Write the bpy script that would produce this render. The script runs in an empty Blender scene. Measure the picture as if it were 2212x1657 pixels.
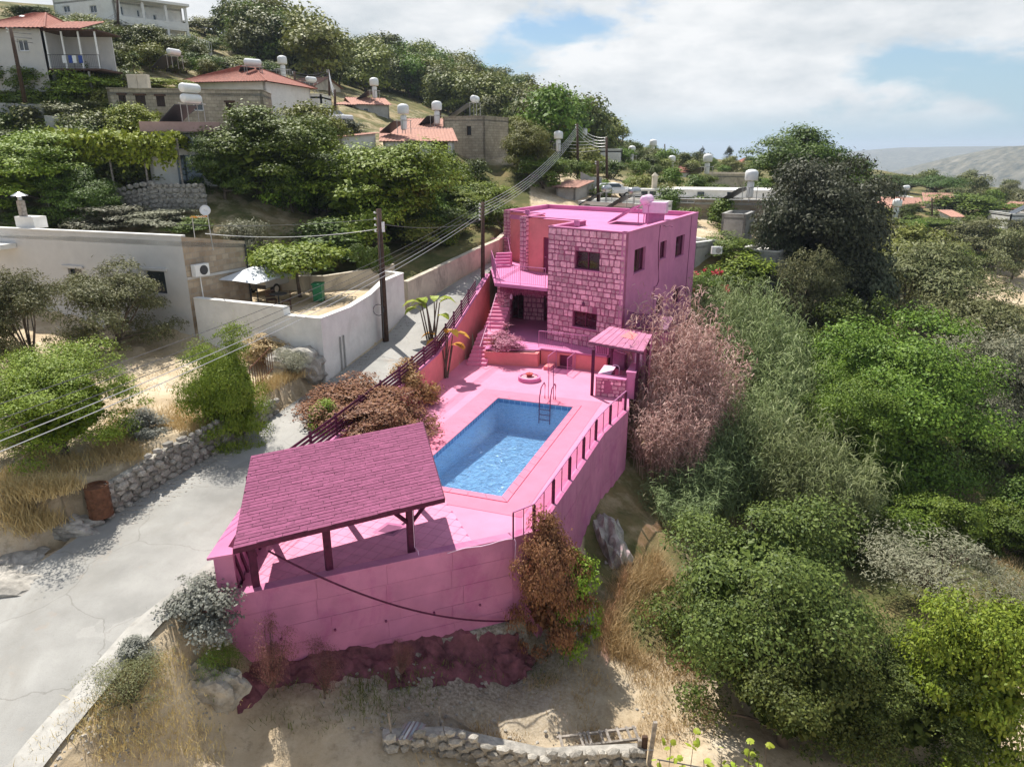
import bpy, bmesh, math, random
import numpy as np
from mathutils import Vector
random.seed(7)
SC = bpy.context.scene
COL = SC.collection
R = math.radians
# ---------------------------------------------------------------- camera
PITCH = R(18.5); FP = 1533.0; CZ = 12.2          # focal length in pixels of a 2212 x 1657 view of the photograph
cp, sp = math.cos(PITCH), math.sin(PITCH)
cam = bpy.data.objects.new('camera', bpy.data.cameras.new('camera')); COL.objects.link(cam)
cam.location = (0, 0, CZ); cam.rotation_euler = (R(90) - PITCH, 0, 0)
cam.data.sensor_width = 36; cam.data.lens = 36 * FP / 2212
cam.data.clip_start = 0.1; cam.data.clip_end = 200000
SC.camera = cam
# ---------------------------------------------------------------- sky and sun
SUN_EL, SUN_AZ = R(60), math.atan2(-0.5, 0.866)   # azimuth measured from +Y towards +X
W = bpy.data.worlds.new('World'); SC.world = W; W.use_nodes = True
nt = W.node_tree; nt.nodes.clear()
def N(tree, typ, **kw):
    n = tree.nodes.new(typ)
    for k, v in kw.items():
        if k == 'inp':
            for a, b in v.items(): n.inputs[a].default_value = b
        else: setattr(n, k, v)
    return n
L = nt.links.new
out = N(nt, 'ShaderNodeOutputWorld'); bg = N(nt, 'ShaderNodeBackground', inp={'Strength': 0.088})
sky = N(nt, 'ShaderNodeTexSky', sky_type='NISHITA', sun_disc=False, sun_elevation=SUN_EL, sun_rotation=SUN_AZ,
        altitude=400, air_density=1.0, dust_density=0.2, ozone_density=3.0)
tc = N(nt, 'ShaderNodeTexCoord'); sep = N(nt, 'ShaderNodeSeparateXYZ'); L(tc.outputs['Generated'], sep.inputs[0])
mp = N(nt, 'ShaderNodeMapping'); mp.inputs['Scale'].default_value = (1, 1, 2.6); mp.inputs['Location'].default_value = (9.9, 18.3, 4.1)
L(tc.outputs['Generated'], mp.inputs[0])
n1 = N(nt, 'ShaderNodeTexNoise', inp={'Scale': 2.3, 'Detail': 10.0, 'Roughness': 0.55, 'Distortion': 0.25}); L(mp.outputs[0], n1.inputs['Vector'])
m1 = N(nt, 'ShaderNodeMapRange', interpolation_type='SMOOTHSTEP', inp={'From Min': 0.45, 'From Max': 0.53}); L(n1.outputs[0], m1.inputs[0])
hz = N(nt, 'ShaderNodeMapRange', interpolation_type='SMOOTHSTEP', inp={'From Min': 0.0, 'From Max': 0.055}); L(sep.outputs['Z'], hz.inputs[0])
mm = N(nt, 'ShaderNodeMath', operation='MULTIPLY'); L(m1.outputs[0], mm.inputs[0]); L(hz.outputs[0], mm.inputs[1])
n2 = N(nt, 'ShaderNodeTexNoise', inp={'Scale': 4.5, 'Detail': 7.0, 'Roughness': 0.6}); L(mp.outputs[0], n2.inputs['Vector'])
cr = N(nt, 'ShaderNodeValToRGB'); L(n2.outputs[0], cr.inputs[0])
cr.color_ramp.elements[0].position = 0.36; cr.color_ramp.elements[0].color = (5.2, 5.7, 6.1, 1)
cr.color_ramp.elements[1].position = 0.62; cr.color_ramp.elements[1].color = (8.2, 8.3, 8.4, 1)
mix = N(nt, 'ShaderNodeMixRGB'); L(mm.outputs[0], mix.inputs[0]); L(cr.outputs[0], mix.inputs[2])
veil = N(nt, 'ShaderNodeMapRange', interpolation_type='SMOOTHSTEP', inp={'From Min': -0.02, 'From Max': 0.22, 'To Min': 0.9, 'To Max': 0.0}); L(sep.outputs['Z'], veil.inputs[0])
mv = N(nt, 'ShaderNodeMixRGB'); mv.inputs[2].default_value = (3.5, 5.1, 6.3, 1); L(veil.outputs[0], mv.inputs[0]); L(sky.outputs[0], mv.inputs[1]); L(mv.outputs[0], mix.inputs[1])
L(mix.outputs[0], bg.inputs[0]); L(bg.outputs[0], out.inputs[0])
sd = bpy.data.lights.new('sun', 'SUN'); sd.energy = 5.0; sd.angle = R(0.5); sd.color = (1.0, 0.955, 0.88)
sun = bpy.data.objects.new('sun', sd); COL.objects.link(sun)
SDIR = Vector((math.sin(SUN_AZ) * math.cos(SUN_EL), math.cos(SUN_AZ) * math.cos(SUN_EL), math.sin(SUN_EL)))
sun.rotation_euler = SDIR.to_track_quat('Z', 'Y').to_euler(); sun.location = (-60, 100, 200)
SC.view_settings.view_transform = 'Standard'; SC.view_settings.look = 'None'
SC.view_settings.exposure = 0.42; SC.view_settings.gamma = 1.0
SC.render.engine = 'CYCLES'; SC.cycles.use_denoising = True
SC.cycles.max_bounces = 6; SC.cycles.diffuse_bounces = 3; SC.cycles.transparent_max_bounces = 12
SC.cycles.volume_bounces = 0
# ---------------------------------------------------------------- pixels to places
def ray(px, py):
    dx = (px - 1106) / FP; dv = (828.5 - py) / FP
    return dx, cp + dv * sp, -sp + dv * cp
def atz(px, py, z):
    a = ray(px, py); t = (z - CZ) / a[2]; return Vector((a[0] * t, a[1] * t, z))
def aty(px, py, Y):
    a = ray(px, py); t = Y / a[1]; return Vector((a[0] * t, Y, CZ + a[2] * t))
def onw(px, py, P0, P1):
    """pixel -> (u, z) on the vertical plane through plan points P0, P1"""
    a = ray(px, py); ex, ey = P1[0] - P0[0], P1[1] - P0[1]; ln = math.hypot(ex, ey); ex /= ln; ey /= ln
    # P0 + u e = t a
    det = a[0] * (-ey) + ex * a[1]
    t = (P0[0] * (-ey) + ex * P0[1]) / det
    x, y = a[0] * t, a[1] * t
    return (x - P0[0]) * ex + (y - P0[1]) * ey, CZ + a[2] * t
# ---------------------------------------------------------------- object helpers
def tag(o, label=None, cat=None, group=None, kind=None):
    if label: o['label'] = label
    if cat: o['category'] = cat
    if group: o['group'] = group
    if kind: o['kind'] = kind
    return o
def thing(name, label, cat, loc=(0, 0, 0), rz=0.0, group=None):
    o = bpy.data.objects.new(name, None); COL.objects.link(o)
    o.location = loc; o.rotation_euler = (0, 0, rz); o.empty_display_size = 0.2
    o['org'] = [float(v) for v in loc]
    return tag(o, label, cat, group)
def origin(p):
    while p.parent is not None: p = p.parent
    return p.location
class MB:
    def __init__(s): s.v = []; s.f = []; s.m = []
    def add(s, vs, fs, mi=0):
        b = len(s.v); s.v += [tuple(x) for x in vs]; s.f += [tuple(i + b for i in q) for q in fs]; s.m += [mi] * len(fs); return s
    def ob(s, o, a, b, c, mi=0):
        o, a, b, c = Vector(o), Vector(a), Vector(b), Vector(c)
        if a.cross(b).dot(c) < 0: a, b = b, a
        p = [o, o + a, o + a + b, o + b]; p += [q + c for q in p]
        return s.add(p, [(3, 2, 1, 0), (4, 5, 6, 7), (0, 1, 5, 4), (1, 2, 6, 5), (2, 3, 7, 6), (3, 0, 4, 7)], mi)
    def box(s, c, d, rz=0.0, mi=0):
        ca, sa = math.cos(rz), math.sin(rz); a = Vector((ca, sa, 0)) * d[0]; b = Vector((-sa, ca, 0)) * d[1]; e = Vector((0, 0, d[2]))
        return s.ob(Vector(c) - a / 2 - b / 2 - e / 2, a, b, e, mi)
    def prism(s, poly, z0, z1, mi=0):
        n = len(poly)
        ar = sum(poly[i][0] * poly[(i + 1) % n][1] - poly[(i + 1) % n][0] * poly[i][1] for i in range(n))
        if ar < 0: poly = poly[::-1]
        za = z0 if isinstance(z0, (list, tuple)) else [z0] * n; zb = z1 if isinstance(z1, (list, tuple)) else [z1] * n
        if ar < 0: za = list(za)[::-1]; zb = list(zb)[::-1]
        vs = [(p[0], p[1], za[i]) for i, p in enumerate(poly)] + [(p[0], p[1], zb[i]) for i, p in enumerate(poly)]
        return s.add(vs, [tuple(range(n))[::-1], tuple(range(n, 2 * n))] + [(i, (i + 1) % n, (i + 1) % n + n, i + n) for i in range(n)], mi)
    def tube(s, pts, r, n=6, mi=0, cap=True):
        pts = [Vector(p) for p in pts]; b = len(s.v); k = len(pts); up = Vector((0, 0, 1))
        for i, p in enumerate(pts):
            d = (pts[min(i + 1, k - 1)] - pts[max(i - 1, 0)]).normalized()
            u = d.cross(up); u = u.normalized() if u.length > 1e-3 else Vector((1, 0, 0)); w = u.cross(d)
            rr = r[i] if isinstance(r, (list, tuple)) else r
            for j in range(n):
                a = 2 * math.pi * j / n; s.v.append(tuple(p + u * math.cos(a) * rr + w * math.sin(a) * rr))
        for i in range(k - 1):
            for j in range(n):
                s.f.append((b + i * n + j, b + (i + 1) * n + j, b + (i + 1) * n + (j + 1) % n, b + i * n + (j + 1) % n)); s.m.append(mi)
        if cap:
            s.f.append(tuple(b + j for j in range(n))); s.f.append(tuple(b + (k - 1) * n + n - 1 - j for j in range(n))); s.m += [mi, mi]
        return s
    def lathe(s, c, prof, n=16, mi=0, axis=None):
        """profile [(r, h)] about a vertical (or given) axis at c"""
        c = Vector(c); ax = Vector(axis or (0, 0, 1)).normalized(); u = ax.orthogonal().normalized(); w = ax.cross(u); b = len(s.v)
        for r, h in prof:
            for j in range(n):
                a = 2 * math.pi * j / n; s.v.append(tuple(c + ax * h + (u * math.cos(a) + w * math.sin(a)) * max(r, 1e-4)))
        for i in range(len(prof) - 1):
            for j in range(n):
                s.f.append((b + i * n + j, b + i * n + (j + 1) % n, b + (i + 1) * n + (j + 1) % n, b + (i + 1) * n + j)); s.m.append(mi)
        s.f.append(tuple(b + n - 1 - j for j in range(n))); k = b + (len(prof) - 1) * n; s.f.append(tuple(k + j for j in range(n))); s.m += [mi, mi]
        return s
    def mesh(s, name, mats, off=(0, 0, 0), smooth=False):
        me = bpy.data.meshes.new(name); ox, oy, oz = off
        me.from_pydata([(x - ox, y - oy, z - oz) for x, y, z in s.v], [], s.f)
        for m in (mats if isinstance(mats, (list, tuple)) else [mats]): me.materials.append(m)
        if isinstance(mats, (list, tuple)): me.polygons.foreach_set('material_index', s.m)
        if smooth: me.polygons.foreach_set('use_smooth', [True] * len(me.polygons))
        me.update(); return me
    def part(s, name, mat, parent, smooth=False, bevel=0, label=None, kind=None):
        o = bpy.data.objects.new(name, s.mesh(name, mat, origin(parent), smooth)); COL.objects.link(o); o.parent = parent
        if bevel: bev(o, bevel)
        return tag(o, label, None, None, kind)
    def top(s, name, mat, loc, label=None, cat=None, group=None, kind=None, smooth=False, bevel=0):
        o = bpy.data.objects.new(name, s.mesh(name, mat, loc, smooth)); COL.objects.link(o); o.location = loc
        if bevel: bev(o, bevel)
        return tag(o, label, cat, group, kind)
def bev(o, w):
    m = o.modifiers.new('bevel', 'BEVEL'); m.width = w; m.segments = 2; m.limit_method = 'ANGLE'
def mesh_obj(name, me, parent=None, loc=(0, 0, 0), rot=(0, 0, 0), sc=(1, 1, 1)):
    o = bpy.data.objects.new(name, me); COL.objects.link(o); o.parent = parent; o.location = loc; o.rotation_euler = rot; o.scale = sc; return o
def copy_tree(o, parent=None):
    c = o.copy(); COL.objects.link(c); c.parent = parent
    for ch in list(o.children): copy_tree(ch, c)
    return c
# ---------------------------------------------------------------- materials
def mat(name, col, rough=0.8, var=0.12, scale=3.0, bump=0.0, bscale=20.0, col2=None, metal=0.0, spec=0.3, objvar=0.0, detail=6.0, stain=None, coords='Object'):
    m = bpy.data.materials.new(name); m.use_nodes = True; t = m.node_tree; b = t.nodes['Principled BSDF']
    b.inputs['Roughness'].default_value = rough; b.inputs['Metallic'].default_value = metal; b.inputs['Specular IOR Level'].default_value = spec
    tcn = N(t, 'ShaderNodeTexCoord'); src = tcn.outputs[coords]
    no = N(t, 'ShaderNodeTexNoise', inp={'Scale': scale, 'Detail': detail, 'Roughness': 0.62}); t.links.new(src, no.inputs['Vector'])
    c2 = col2 or tuple(c * (1 - var * 2.2) for c in col); c1 = col if col2 else tuple(min(1, c * (1 + var)) for c in col)
    rp = N(t, 'ShaderNodeValToRGB'); rp.color_ramp.elements[0].position = 0.3; rp.color_ramp.elements[1].position = 0.7
    rp.color_ramp.elements[0].color = (*c2, 1); rp.color_ramp.elements[1].color = (*c1, 1); t.links.new(no.outputs[0], rp.inputs[0]); res = rp.outputs[0]
    if stain:     # (colour, amount, scale)
        n3 = N(t, 'ShaderNodeTexNoise', inp={'Scale': stain[2], 'Detail': 8.0, 'Roughness': 0.7, 'Distortion': 0.6}); mpn = N(t, 'ShaderNodeMapping')
        mpn.inputs['Scale'].default_value = stain[3] if len(stain) > 3 else (1, 1, 1); t.links.new(src, mpn.inputs[0]); t.links.new(mpn.outputs[0], n3.inputs['Vector'])
        r3 = N(t, 'ShaderNodeMapRange', inp={'From Min': 0.5, 'From Max': 0.72, 'To Max': stain[1]}); t.links.new(n3.outputs[0], r3.inputs[0])
        mx = N(t, 'ShaderNodeMixRGB'); mx.inputs[2].default_value = (*stain[0], 1); t.links.new(r3.outputs[0], mx.inputs[0]); t.links.new(res, mx.inputs[1]); res = mx.outputs[0]
    if objvar:
        oi = N(t, 'ShaderNodeObjectInfo'); mr = N(t, 'ShaderNodeMapRange', inp={'To Min': 1 - objvar, 'To Max': 1 + objvar}); t.links.new(oi.outputs['Random'], mr.inputs[0])
        hs = N(t, 'ShaderNodeHueSaturation'); t.links.new(mr.outputs[0], hs.inputs['Value']); t.links.new(res, hs.inputs['Color']); res = hs.outputs[0]
    t.links.new(res, b.inputs['Base Color'])
    if bump:
        n4 = N(t, 'ShaderNodeTexNoise', inp={'Scale': bscale, 'Detail': 5.0, 'Roughness': 0.6}); t.links.new(src, n4.inputs['Vector'])
        bp = N(t, 'ShaderNodeBump', inp={'Strength': bump, 'Distance': 0.05}); t.links.new(n4.outputs[0], bp.inputs['Height']); t.links.new(bp.outputs[0], b.inputs['Normal'])
    return m
def leafmat(name, col, col2, trans=0.16, rough=0.55, spec=0.25):
    """leaves: colour varies from leaf to leaf and from plant to plant"""
    m = bpy.data.materials.new(name); m.use_nodes = True; t = m.node_tree; t.nodes.clear()
    o = N(t, 'ShaderNodeOutputMaterial'); pr = N(t, 'ShaderNodeBsdfPrincipled', inp={'Roughness': rough, 'Specular IOR Level': spec})
    tr = N(t, 'ShaderNodeBsdfTranslucent'); ms = N(t, 'ShaderNodeMixShader', inp={0: trans})
    g = N(t, 'ShaderNodeNewGeometry'); oi = N(t, 'ShaderNodeObjectInfo'); rp = N(t, 'ShaderNodeMixRGB'); rp.inputs[1].default_value = (*col, 1); rp.inputs[2].default_value = (*col2, 1)
    t.links.new(g.outputs['Random Per Island'], rp.inputs[0])
    mr = N(t, 'ShaderNodeMapRange', inp={'To Min': 0.75, 'To Max': 1.2}); t.links.new(oi.outputs['Random'], mr.inputs[0])
    hr = N(t, 'ShaderNodeMapRange', inp={'To Min': 0.485, 'To Max': 0.515}); t.links.new(oi.outputs['Random'], hr.inputs[0])
    hs = N(t, 'ShaderNodeHueSaturation'); t.links.new(mr.outputs[0], hs.inputs['Value']); t.links.new(hr.outputs[0], hs.inputs['Hue']); t.links.new(rp.outputs[0], hs.inputs['Color'])
    t.links.new(hs.outputs[0], pr.inputs['Base Color']); t.links.new(hs.outputs[0], tr.inputs[0])
    t.links.new(pr.outputs[0], ms.inputs[1]); t.links.new(tr.outputs[0], ms.inputs[2]); t.links.new(ms.outputs[0], o.inputs[0])
    return m
def glassmat(name, col, alpha, rough=0.05):
    """thin pane: mirrors at grazing angles, lets tinted light through"""
    m = bpy.data.materials.new(name); m.use_nodes = True; t = m.node_tree; t.nodes.clear()
    o = N(t, 'ShaderNodeOutputMaterial'); tp = N(t, 'ShaderNodeBsdfTransparent', inp={0: (*col, 1)}); gl = N(t, 'ShaderNodeBsdfGlossy', inp={'Roughness': rough})
    lw = N(t, 'ShaderNodeLayerWeight', inp={'Blend': 0.5}); pw = N(t, 'ShaderNodeMath', operation='POWER', inp={1: 5.0}); t.links.new(lw.outputs['Facing'], pw.inputs[0]); mr = N(t, 'ShaderNodeMapRange', inp={'To Min': alpha, 'To Max': 0.9}); t.links.new(pw.outputs[0], mr.inputs[0])
    ms = N(t, 'ShaderNodeMixShader'); t.links.new(mr.outputs[0], ms.inputs[0]); t.links.new(tp.outputs[0], ms.inputs[1]); t.links.new(gl.outputs[0], ms.inputs[2]); t.links.new(ms.outputs[0], o.inputs[0])
    return m
M = {}
def roadmat():
    m = mat('weathered_asphalt', (0.37, 0.36, 0.335), 0.92, 0.13, 0.45, 0, 60, stain=((0.27, 0.255, 0.225), 0.75, 0.35, (1, .5, 1))); t = m.node_tree; b = t.nodes['Principled BSDF']; tcn = [n for n in t.nodes if n.type == 'TEX_COORD'][0]; src = b.inputs['Base Color'].links[0].from_socket
    def mixin(fac, col, src):
        x = N(t, 'ShaderNodeMixRGB'); x.inputs[2].default_value = (*col, 1); t.links.new(fac, x.inputs[0]); t.links.new(src, x.inputs[1]); return x.outputs[0]
    wn = N(t, 'ShaderNodeTexNoise', inp={'Scale': .9, 'Detail': 6.0}); t.links.new(tcn.outputs['Object'], wn.inputs['Vector']); va = N(t, 'ShaderNodeMixRGB', blend_type='ADD', inp={0: .9}); t.links.new(tcn.outputs['Object'], va.inputs[1]); t.links.new(wn.outputs['Color'], va.inputs[2])
    vo = N(t, 'ShaderNodeTexVoronoi', feature='DISTANCE_TO_EDGE', inp={'Scale': .3}); t.links.new(va.outputs[0], vo.inputs['Vector']); cr = N(t, 'ShaderNodeMapRange', inp={'From Min': .0015, 'From Max': .007, 'To Min': .35, 'To Max': 0.0}); t.links.new(vo.outputs['Distance'], cr.inputs[0]); src = mixin(cr.outputs[0], (.12, .105, .085), src)   # cracks
    pn = N(t, 'ShaderNodeTexVoronoi', inp={'Scale': .22, 'Randomness': 1.0}); t.links.new(va.outputs[0], pn.inputs['Vector']); ps = N(t, 'ShaderNodeSeparateColor'); t.links.new(pn.outputs['Color'], ps.inputs[0]); pr = N(t, 'ShaderNodeMapRange', inp={'From Min': .72, 'From Max': .74, 'To Max': .35}); t.links.new(ps.outputs[0], pr.inputs[0]); src = mixin(pr.outputs[0], (.45, .43, .40), src)  # concrete patches
    gn = N(t, 'ShaderNodeTexNoise', inp={'Scale': 38.0, 'Detail': 3.0, 'Roughness': .8}); t.links.new(tcn.outputs['Object'], gn.inputs['Vector']); gr = N(t, 'ShaderNodeMapRange', inp={'From Min': .52, 'From Max': .7, 'To Max': .6}); t.links.new(gn.outputs[0], gr.inputs[0]); src = mixin(gr.outputs[0], (.24, .23, .21), src)   # aggregate
    rn = N(t, 'ShaderNodeTexNoise', inp={'Scale': .5, 'Detail': 8.0, 'Roughness': .7}); t.links.new(tcn.outputs['Object'], rn.inputs['Vector']); rr = N(t, 'ShaderNodeMapRange', inp={'From Min': .6, 'From Max': .72, 'To Max': .45}); t.links.new(rn.outputs[0], rr.inputs[0]); src = mixin(rr.outputs[0], (.42, .29, .19), src)   # washed-on soil
    t.links.new(src, b.inputs['Base Color']); bp = N(t, 'ShaderNodeBump', inp={'Strength': .5, 'Distance': .02}); t.links.new(gn.outputs[0], bp.inputs['Height']); t.links.new(bp.outputs[0], b.inputs['Normal']); return m
M['asphalt'] = roadmat()
M['concrete'] = mat('pale_concrete', (0.46, 0.44, 0.40), 0.9, 0.14, 1.2, 0.3, 30, stain=((0.24, 0.22, 0.19), 0.6, 1.5))
M['soil'] = mat('dry_soil', (0.42, 0.30, 0.19), 0.95, 0.2, 1.5, 0.5, 25)
M['white'] = mat('white_render', (0.78, 0.76, 0.72), 0.85, 0.05, 1.5, 0.1, 40, stain=((0.5, 0.47, 0.42), 0.4, 0.7))
M['beige'] = mat('beige_render', (0.57, 0.55, 0.53), 0.9, 0.04, 1.5, 0.15, 60)
M['cream'] = mat('stained_cream_render', (0.60, 0.53, 0.42), 0.9, 0.08, 1.2, 0.2, 30, stain=((0.16, 0.14, 0.12), 0.75, 0.9, (1, 1, 0.5)))
M['grey'] = mat('grey_render', (0.42, 0.41, 0.39), 0.9, 0.12, 1.0, 0.2, 30, stain=((0.22, 0.21, 0.2), 0.6, 0.8))
M['stone'] = mat('yellow_limestone', (0.56, 0.47, 0.35), 0.9, 0.18, 3.0, 0.4, 14, objvar=0.22)
M['mortar'] = mat('pale_mortar', (0.42, 0.36, 0.28), 0.95, 0.12, 3.0, 0.3, 30)
M['rubble'] = mat('grey_field_stone', (0.42, 0.39, 0.34), 0.92, 0.22, 5.0, 0.6, 12, objvar=0.3, stain=((0.12, 0.11, 0.09), 0.6, 3.0))
M['tile'] = mat('terracotta_tile', (0.33, 0.12, 0.085), 0.8, 0.2, 4.0, 0.2, 20, objvar=0.15)
M['tile_faded'] = mat('faded_terracotta_tile', (0.47, 0.25, 0.19), 0.85, 0.15, 4.0, 0.2, 20, objvar=0.12)
M['whitemetal'] = mat('white_enamel', (0.8, 0.8, 0.79), 0.4, 0.03, 3, spec=0.5)
M['steel'] = mat('brushed_steel', (0.5, 0.5, 0.5), 0.35, 0.06, 8, metal=0.9)
M['darkmetal'] = mat('dark_metal', (0.05, 0.05, 0.055), 0.5, 0.1, 5)
M['rust'] = mat('rusty_iron', (0.17, 0.075, 0.04), 0.85, 0.25, 6, 0.3, 30)
M['polewood'] = mat('tarred_pole_timber', (0.085, 0.05, 0.035), 0.85, 0.25, 6, 0.4, 30)
M['wood'] = mat('brown_timber', (0.09, 0.045, 0.03), 0.75, 0.2, 6, 0.3, 30)
M['oldwood'] = mat('bleached_timber', (0.33, 0.29, 0.25), 0.9, 0.25, 8, 0.5, 30, objvar=0.2)
M['glass'] = mat('dark_window_glass', (0.035, 0.045, 0.055), 0.08, 0.2, 2, spec=0.8)
M['shutter'] = mat('dark_brown_shutter', (0.05, 0.028, 0.02), 0.6, 0.2, 6)
M['bark'] = mat('grey_brown_bark', (0.16, 0.12, 0.09), 0.95, 0.25, 8, 0.6, 20)
M['deadtwig'] = mat('bleached_twig', (0.42, 0.37, 0.32), 0.9, 0.2, 5)
M['wire'] = mat('grey_cable', (0.10, 0.10, 0.10), 0.6, 0.05, 3)
M['wirelight'] = mat('aluminium_conductor', (0.55, 0.55, 0.55), 0.45, 0.05, 3, metal=0.5)
M['solar'] = mat('solar_collector_glass', (0.03, 0.04, 0.06), 0.12, 0.1, 2, spec=0.8)
M['rock'] = mat('pale_limestone_rock', (0.46, 0.43, 0.38), 0.95, 0.25, 2.0, 0.8, 6, stain=((0.13, 0.12, 0.11), 0.8, 1.6))
M['plastic_green'] = mat('green_plastic', (0.01, 0.16, 0.06), 0.45, 0.08, 3, spec=0.4)
M['canvas'] = mat('white_canvas', (0.72, 0.74, 0.76), 0.9, 0.04, 3)
M['rubber'] = mat('black_rubber', (0.02, 0.02, 0.02), 0.8, 0.1, 3)
M['carwhite'] = mat('white_car_paint', (0.78, 0.78, 0.78), 0.25, 0.02, 2, spec=0.6)
M['carsilver'] = mat('silver_car_paint', (0.5, 0.51, 0.52), 0.3, 0.03, 2, metal=0.6)
M['blue'] = mat('blue_plastic', (0.03, 0.07, 0.3), 0.5, 0.05, 3)
M['orange'] = mat('orange_plastic', (0.75, 0.25, 0.02), 0.5, 0.05, 3)
M['fascia'] = mat('dusty_rose_paint', (0.44, 0.29, 0.27), 0.85, 0.1, 2)
# the rose-tinted property
M['p_deck'] = mat('pink_paving', (0.72, 0.265, 0.41), 0.75, 0.05, 0.8, 0.08, 40)
M['p_coping'] = mat('coral_paving', (0.73, 0.21, 0.32), 0.75, 0.05, 1.0, 0.08, 40)
M['p_tile'] = mat('pink_floor_tile', (0.78, 0.28, 0.44), 0.6, 0.06, 2.0, objvar=0.06)
M['p_grout'] = mat('dark_rose_grout', (0.42, 0.13, 0.25), 0.9, 0.1, 2)
M['p_wall'] = mat('rose_render', (0.63, 0.22, 0.40), 0.9, 0.07, 0.9, 0.15, 40, stain=((0.55, 0.16, 0.36), 0.6, 0.6, (1, 1, 0.35)))
M['p_orange'] = mat('coral_render', (0.80, 0.27, 0.27), 0.9, 0.07, 0.9, 0.12, 40, stain=((0.6, 0.17, 0.22), 0.45, 1.0))
M['p_stone'] = mat('pink_limestone', (0.90, 0.46, 0.56), 0.9, 0.2, 4.0, 0.5, 14, objvar=0.3)
M['p_mortar'] = mat('rose_mortar', (0.44, 0.13, 0.24), 0.95, 0.15, 3.0, 0.3, 30)
M['p_conc'] = mat('rose_concrete', (0.58, 0.215, 0.37), 0.9, 0.1, 0.7, 0.2, 30, stain=((0.40, 0.08, 0.24), 0.7, 0.9, (1, 1, 0.6)))
M['p_roof'] = mat('rose_roof_coating', (0.64, 0.215, 0.42), 0.85, 0.05, 0.7, 0.05, 30)
M['p_shingle'] = mat('mauve_shingle', (0.29, 0.085, 0.165), 0.9, 0.12, 6.0, 0.4, 60, objvar=0.10)
M['p_wood'] = mat('dark_plum_timber', (0.10, 0.012, 0.05), 0.7, 0.2, 6, 0.2, 30)
M['p_frame'] = mat('plum_window_frame', (0.16, 0.02, 0.07), 0.5, 0.1, 4)
M['p_glass'] = mat('plum_window_glass', (0.05, 0.006, 0.025), 0.06, 0.2, 2, spec=0.8)
M['p_metal'] = mat('rose_painted_metal', (0.60, 0.22, 0.42), 0.45, 0.08, 4)
M['p_dark'] = mat('dark_plum_metal', (0.20, 0.04, 0.12), 0.5, 0.1, 4)
M['p_white'] = mat('pale_pink_enamel', (0.85, 0.55, 0.75), 0.4, 0.05, 4)
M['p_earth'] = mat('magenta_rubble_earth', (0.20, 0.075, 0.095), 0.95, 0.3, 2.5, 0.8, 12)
M['p_sheet'] = mat('mauve_roof_sheet', (0.60, 0.22, 0.36), 0.8, 0.15, 1.2, 0.2, 20, stain=((0.80, 0.17, 0.14), 0.0, 0.6))
M['p_clay'] = mat('red_clay_pot', (0.5, 0.08, 0.08), 0.8, 0.15, 4)
M['p_glasspanel'] = glassmat('pink_tinted_glass', (0.97, 0.72, 0.84), 0.06)
M['p_fringe'] = mat('plum_reed_fringe', (0.25, 0.05, 0.12), 0.95, 0.3, 20)
# ================================================================ the ground
def interp(tab, y):
    t = np.array(tab, float); return np.interp(y, t[:, 0], t[:, 1])
RZ = [(5, -1.4), (9, -.9), (12.5, -.45), (16, 0), (20, .5), (23, .9), (26, 1.1), (30, 1.4), (32, 1.55), (38, 2.1), (42, 2.8), (46, 3.5), (50, 4.2), (56, 4.9), (65, 5.6), (80, 7)]
ROAD_L = [(-22, 4), (-19, 9), (-17, 13), (-14.9, 17.0), (-13.3, 20.8), (-10.9, 25.9), (-9.7, 29.9), (-8.85, 32), (-7.2, 37.4), (-6.3, 41.6), (-3.4, 47.5), (-.9, 52), (1.0, 60), (2.5, 68)]
ROAD_R = [(-11.6, 4), (-11.2, 9), (-10.8, 12.5), (-10.2, 16.0), (-9.0, 18.6), (-8.75, 20.3), (-7.15, 26), (-5.55, 32), (-3.95, 38), (-3.2, 41), (-2.2, 46), (-1.5, 49), (.6, 55), (3.5, 60), (5.5, 68)]
def edge_x(tab, y):
    t = np.array(tab, float); return np.interp(y, t[:, 1], t[:, 0])
CPX = [  # pixel, distance in front of the camera
 (100, 440, 50), (300, 430, 50), (330, 395, 53), (600, 520, 46), (750, 520, 49), (900, 515, 54), (1000, 500, 60), (1060, 480, 66),
 (60, 385, 58), (400, 372, 53), (700, 420, 60), (100, 268, 62), (250, 272, 62), (450, 268, 62), (700, 305, 78), (850, 272, 98), (960, 335, 76), (1100, 335, 82),
 (50, 160, 68), (200, 150, 72), (480, 215, 76), (640, 215, 95), (770, 232, 100), (0, 215, 63), (250, 82, 100), (420, 112, 108), (560, 142, 125), (600, 118, 140), (480, 92, 138), (640, 140, 145),
 (300, 15, 150), (100, 30, 130), (700, 168, 160), (850, 168, 200), (965, 168, 260), (1100, 198, 300), (1200, 252, 340), (1290, 312, 380), (1330, 327, 400),
 (900, 225, 150), (1050, 255, 170), (1150, 295, 200), (1000, 285, 110), (1200, 400, 76), (1310, 420, 76), (1450, 450, 76), (1600, 475, 76), (1700, 475, 82),
 (1300, 362, 120), (1500, 372, 160), (1640, 372, 200), (1500, 350, 250), (1640, 350, 300), (1800, 352, 350), (1560, 545, 60), (1700, 530, 70), (1850, 575, 75),
 (1900, 480, 110), (2000, 452, 140), (2150, 470, 140), (2212, 480, 130), (2100, 600, 100), (2200, 655, 92), (2000, 720, 75), (1950, 447, 172), (1890, 440, 160), (2040, 450, 160), (2150, 405, 330), (2200, 430, 220)]
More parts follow.
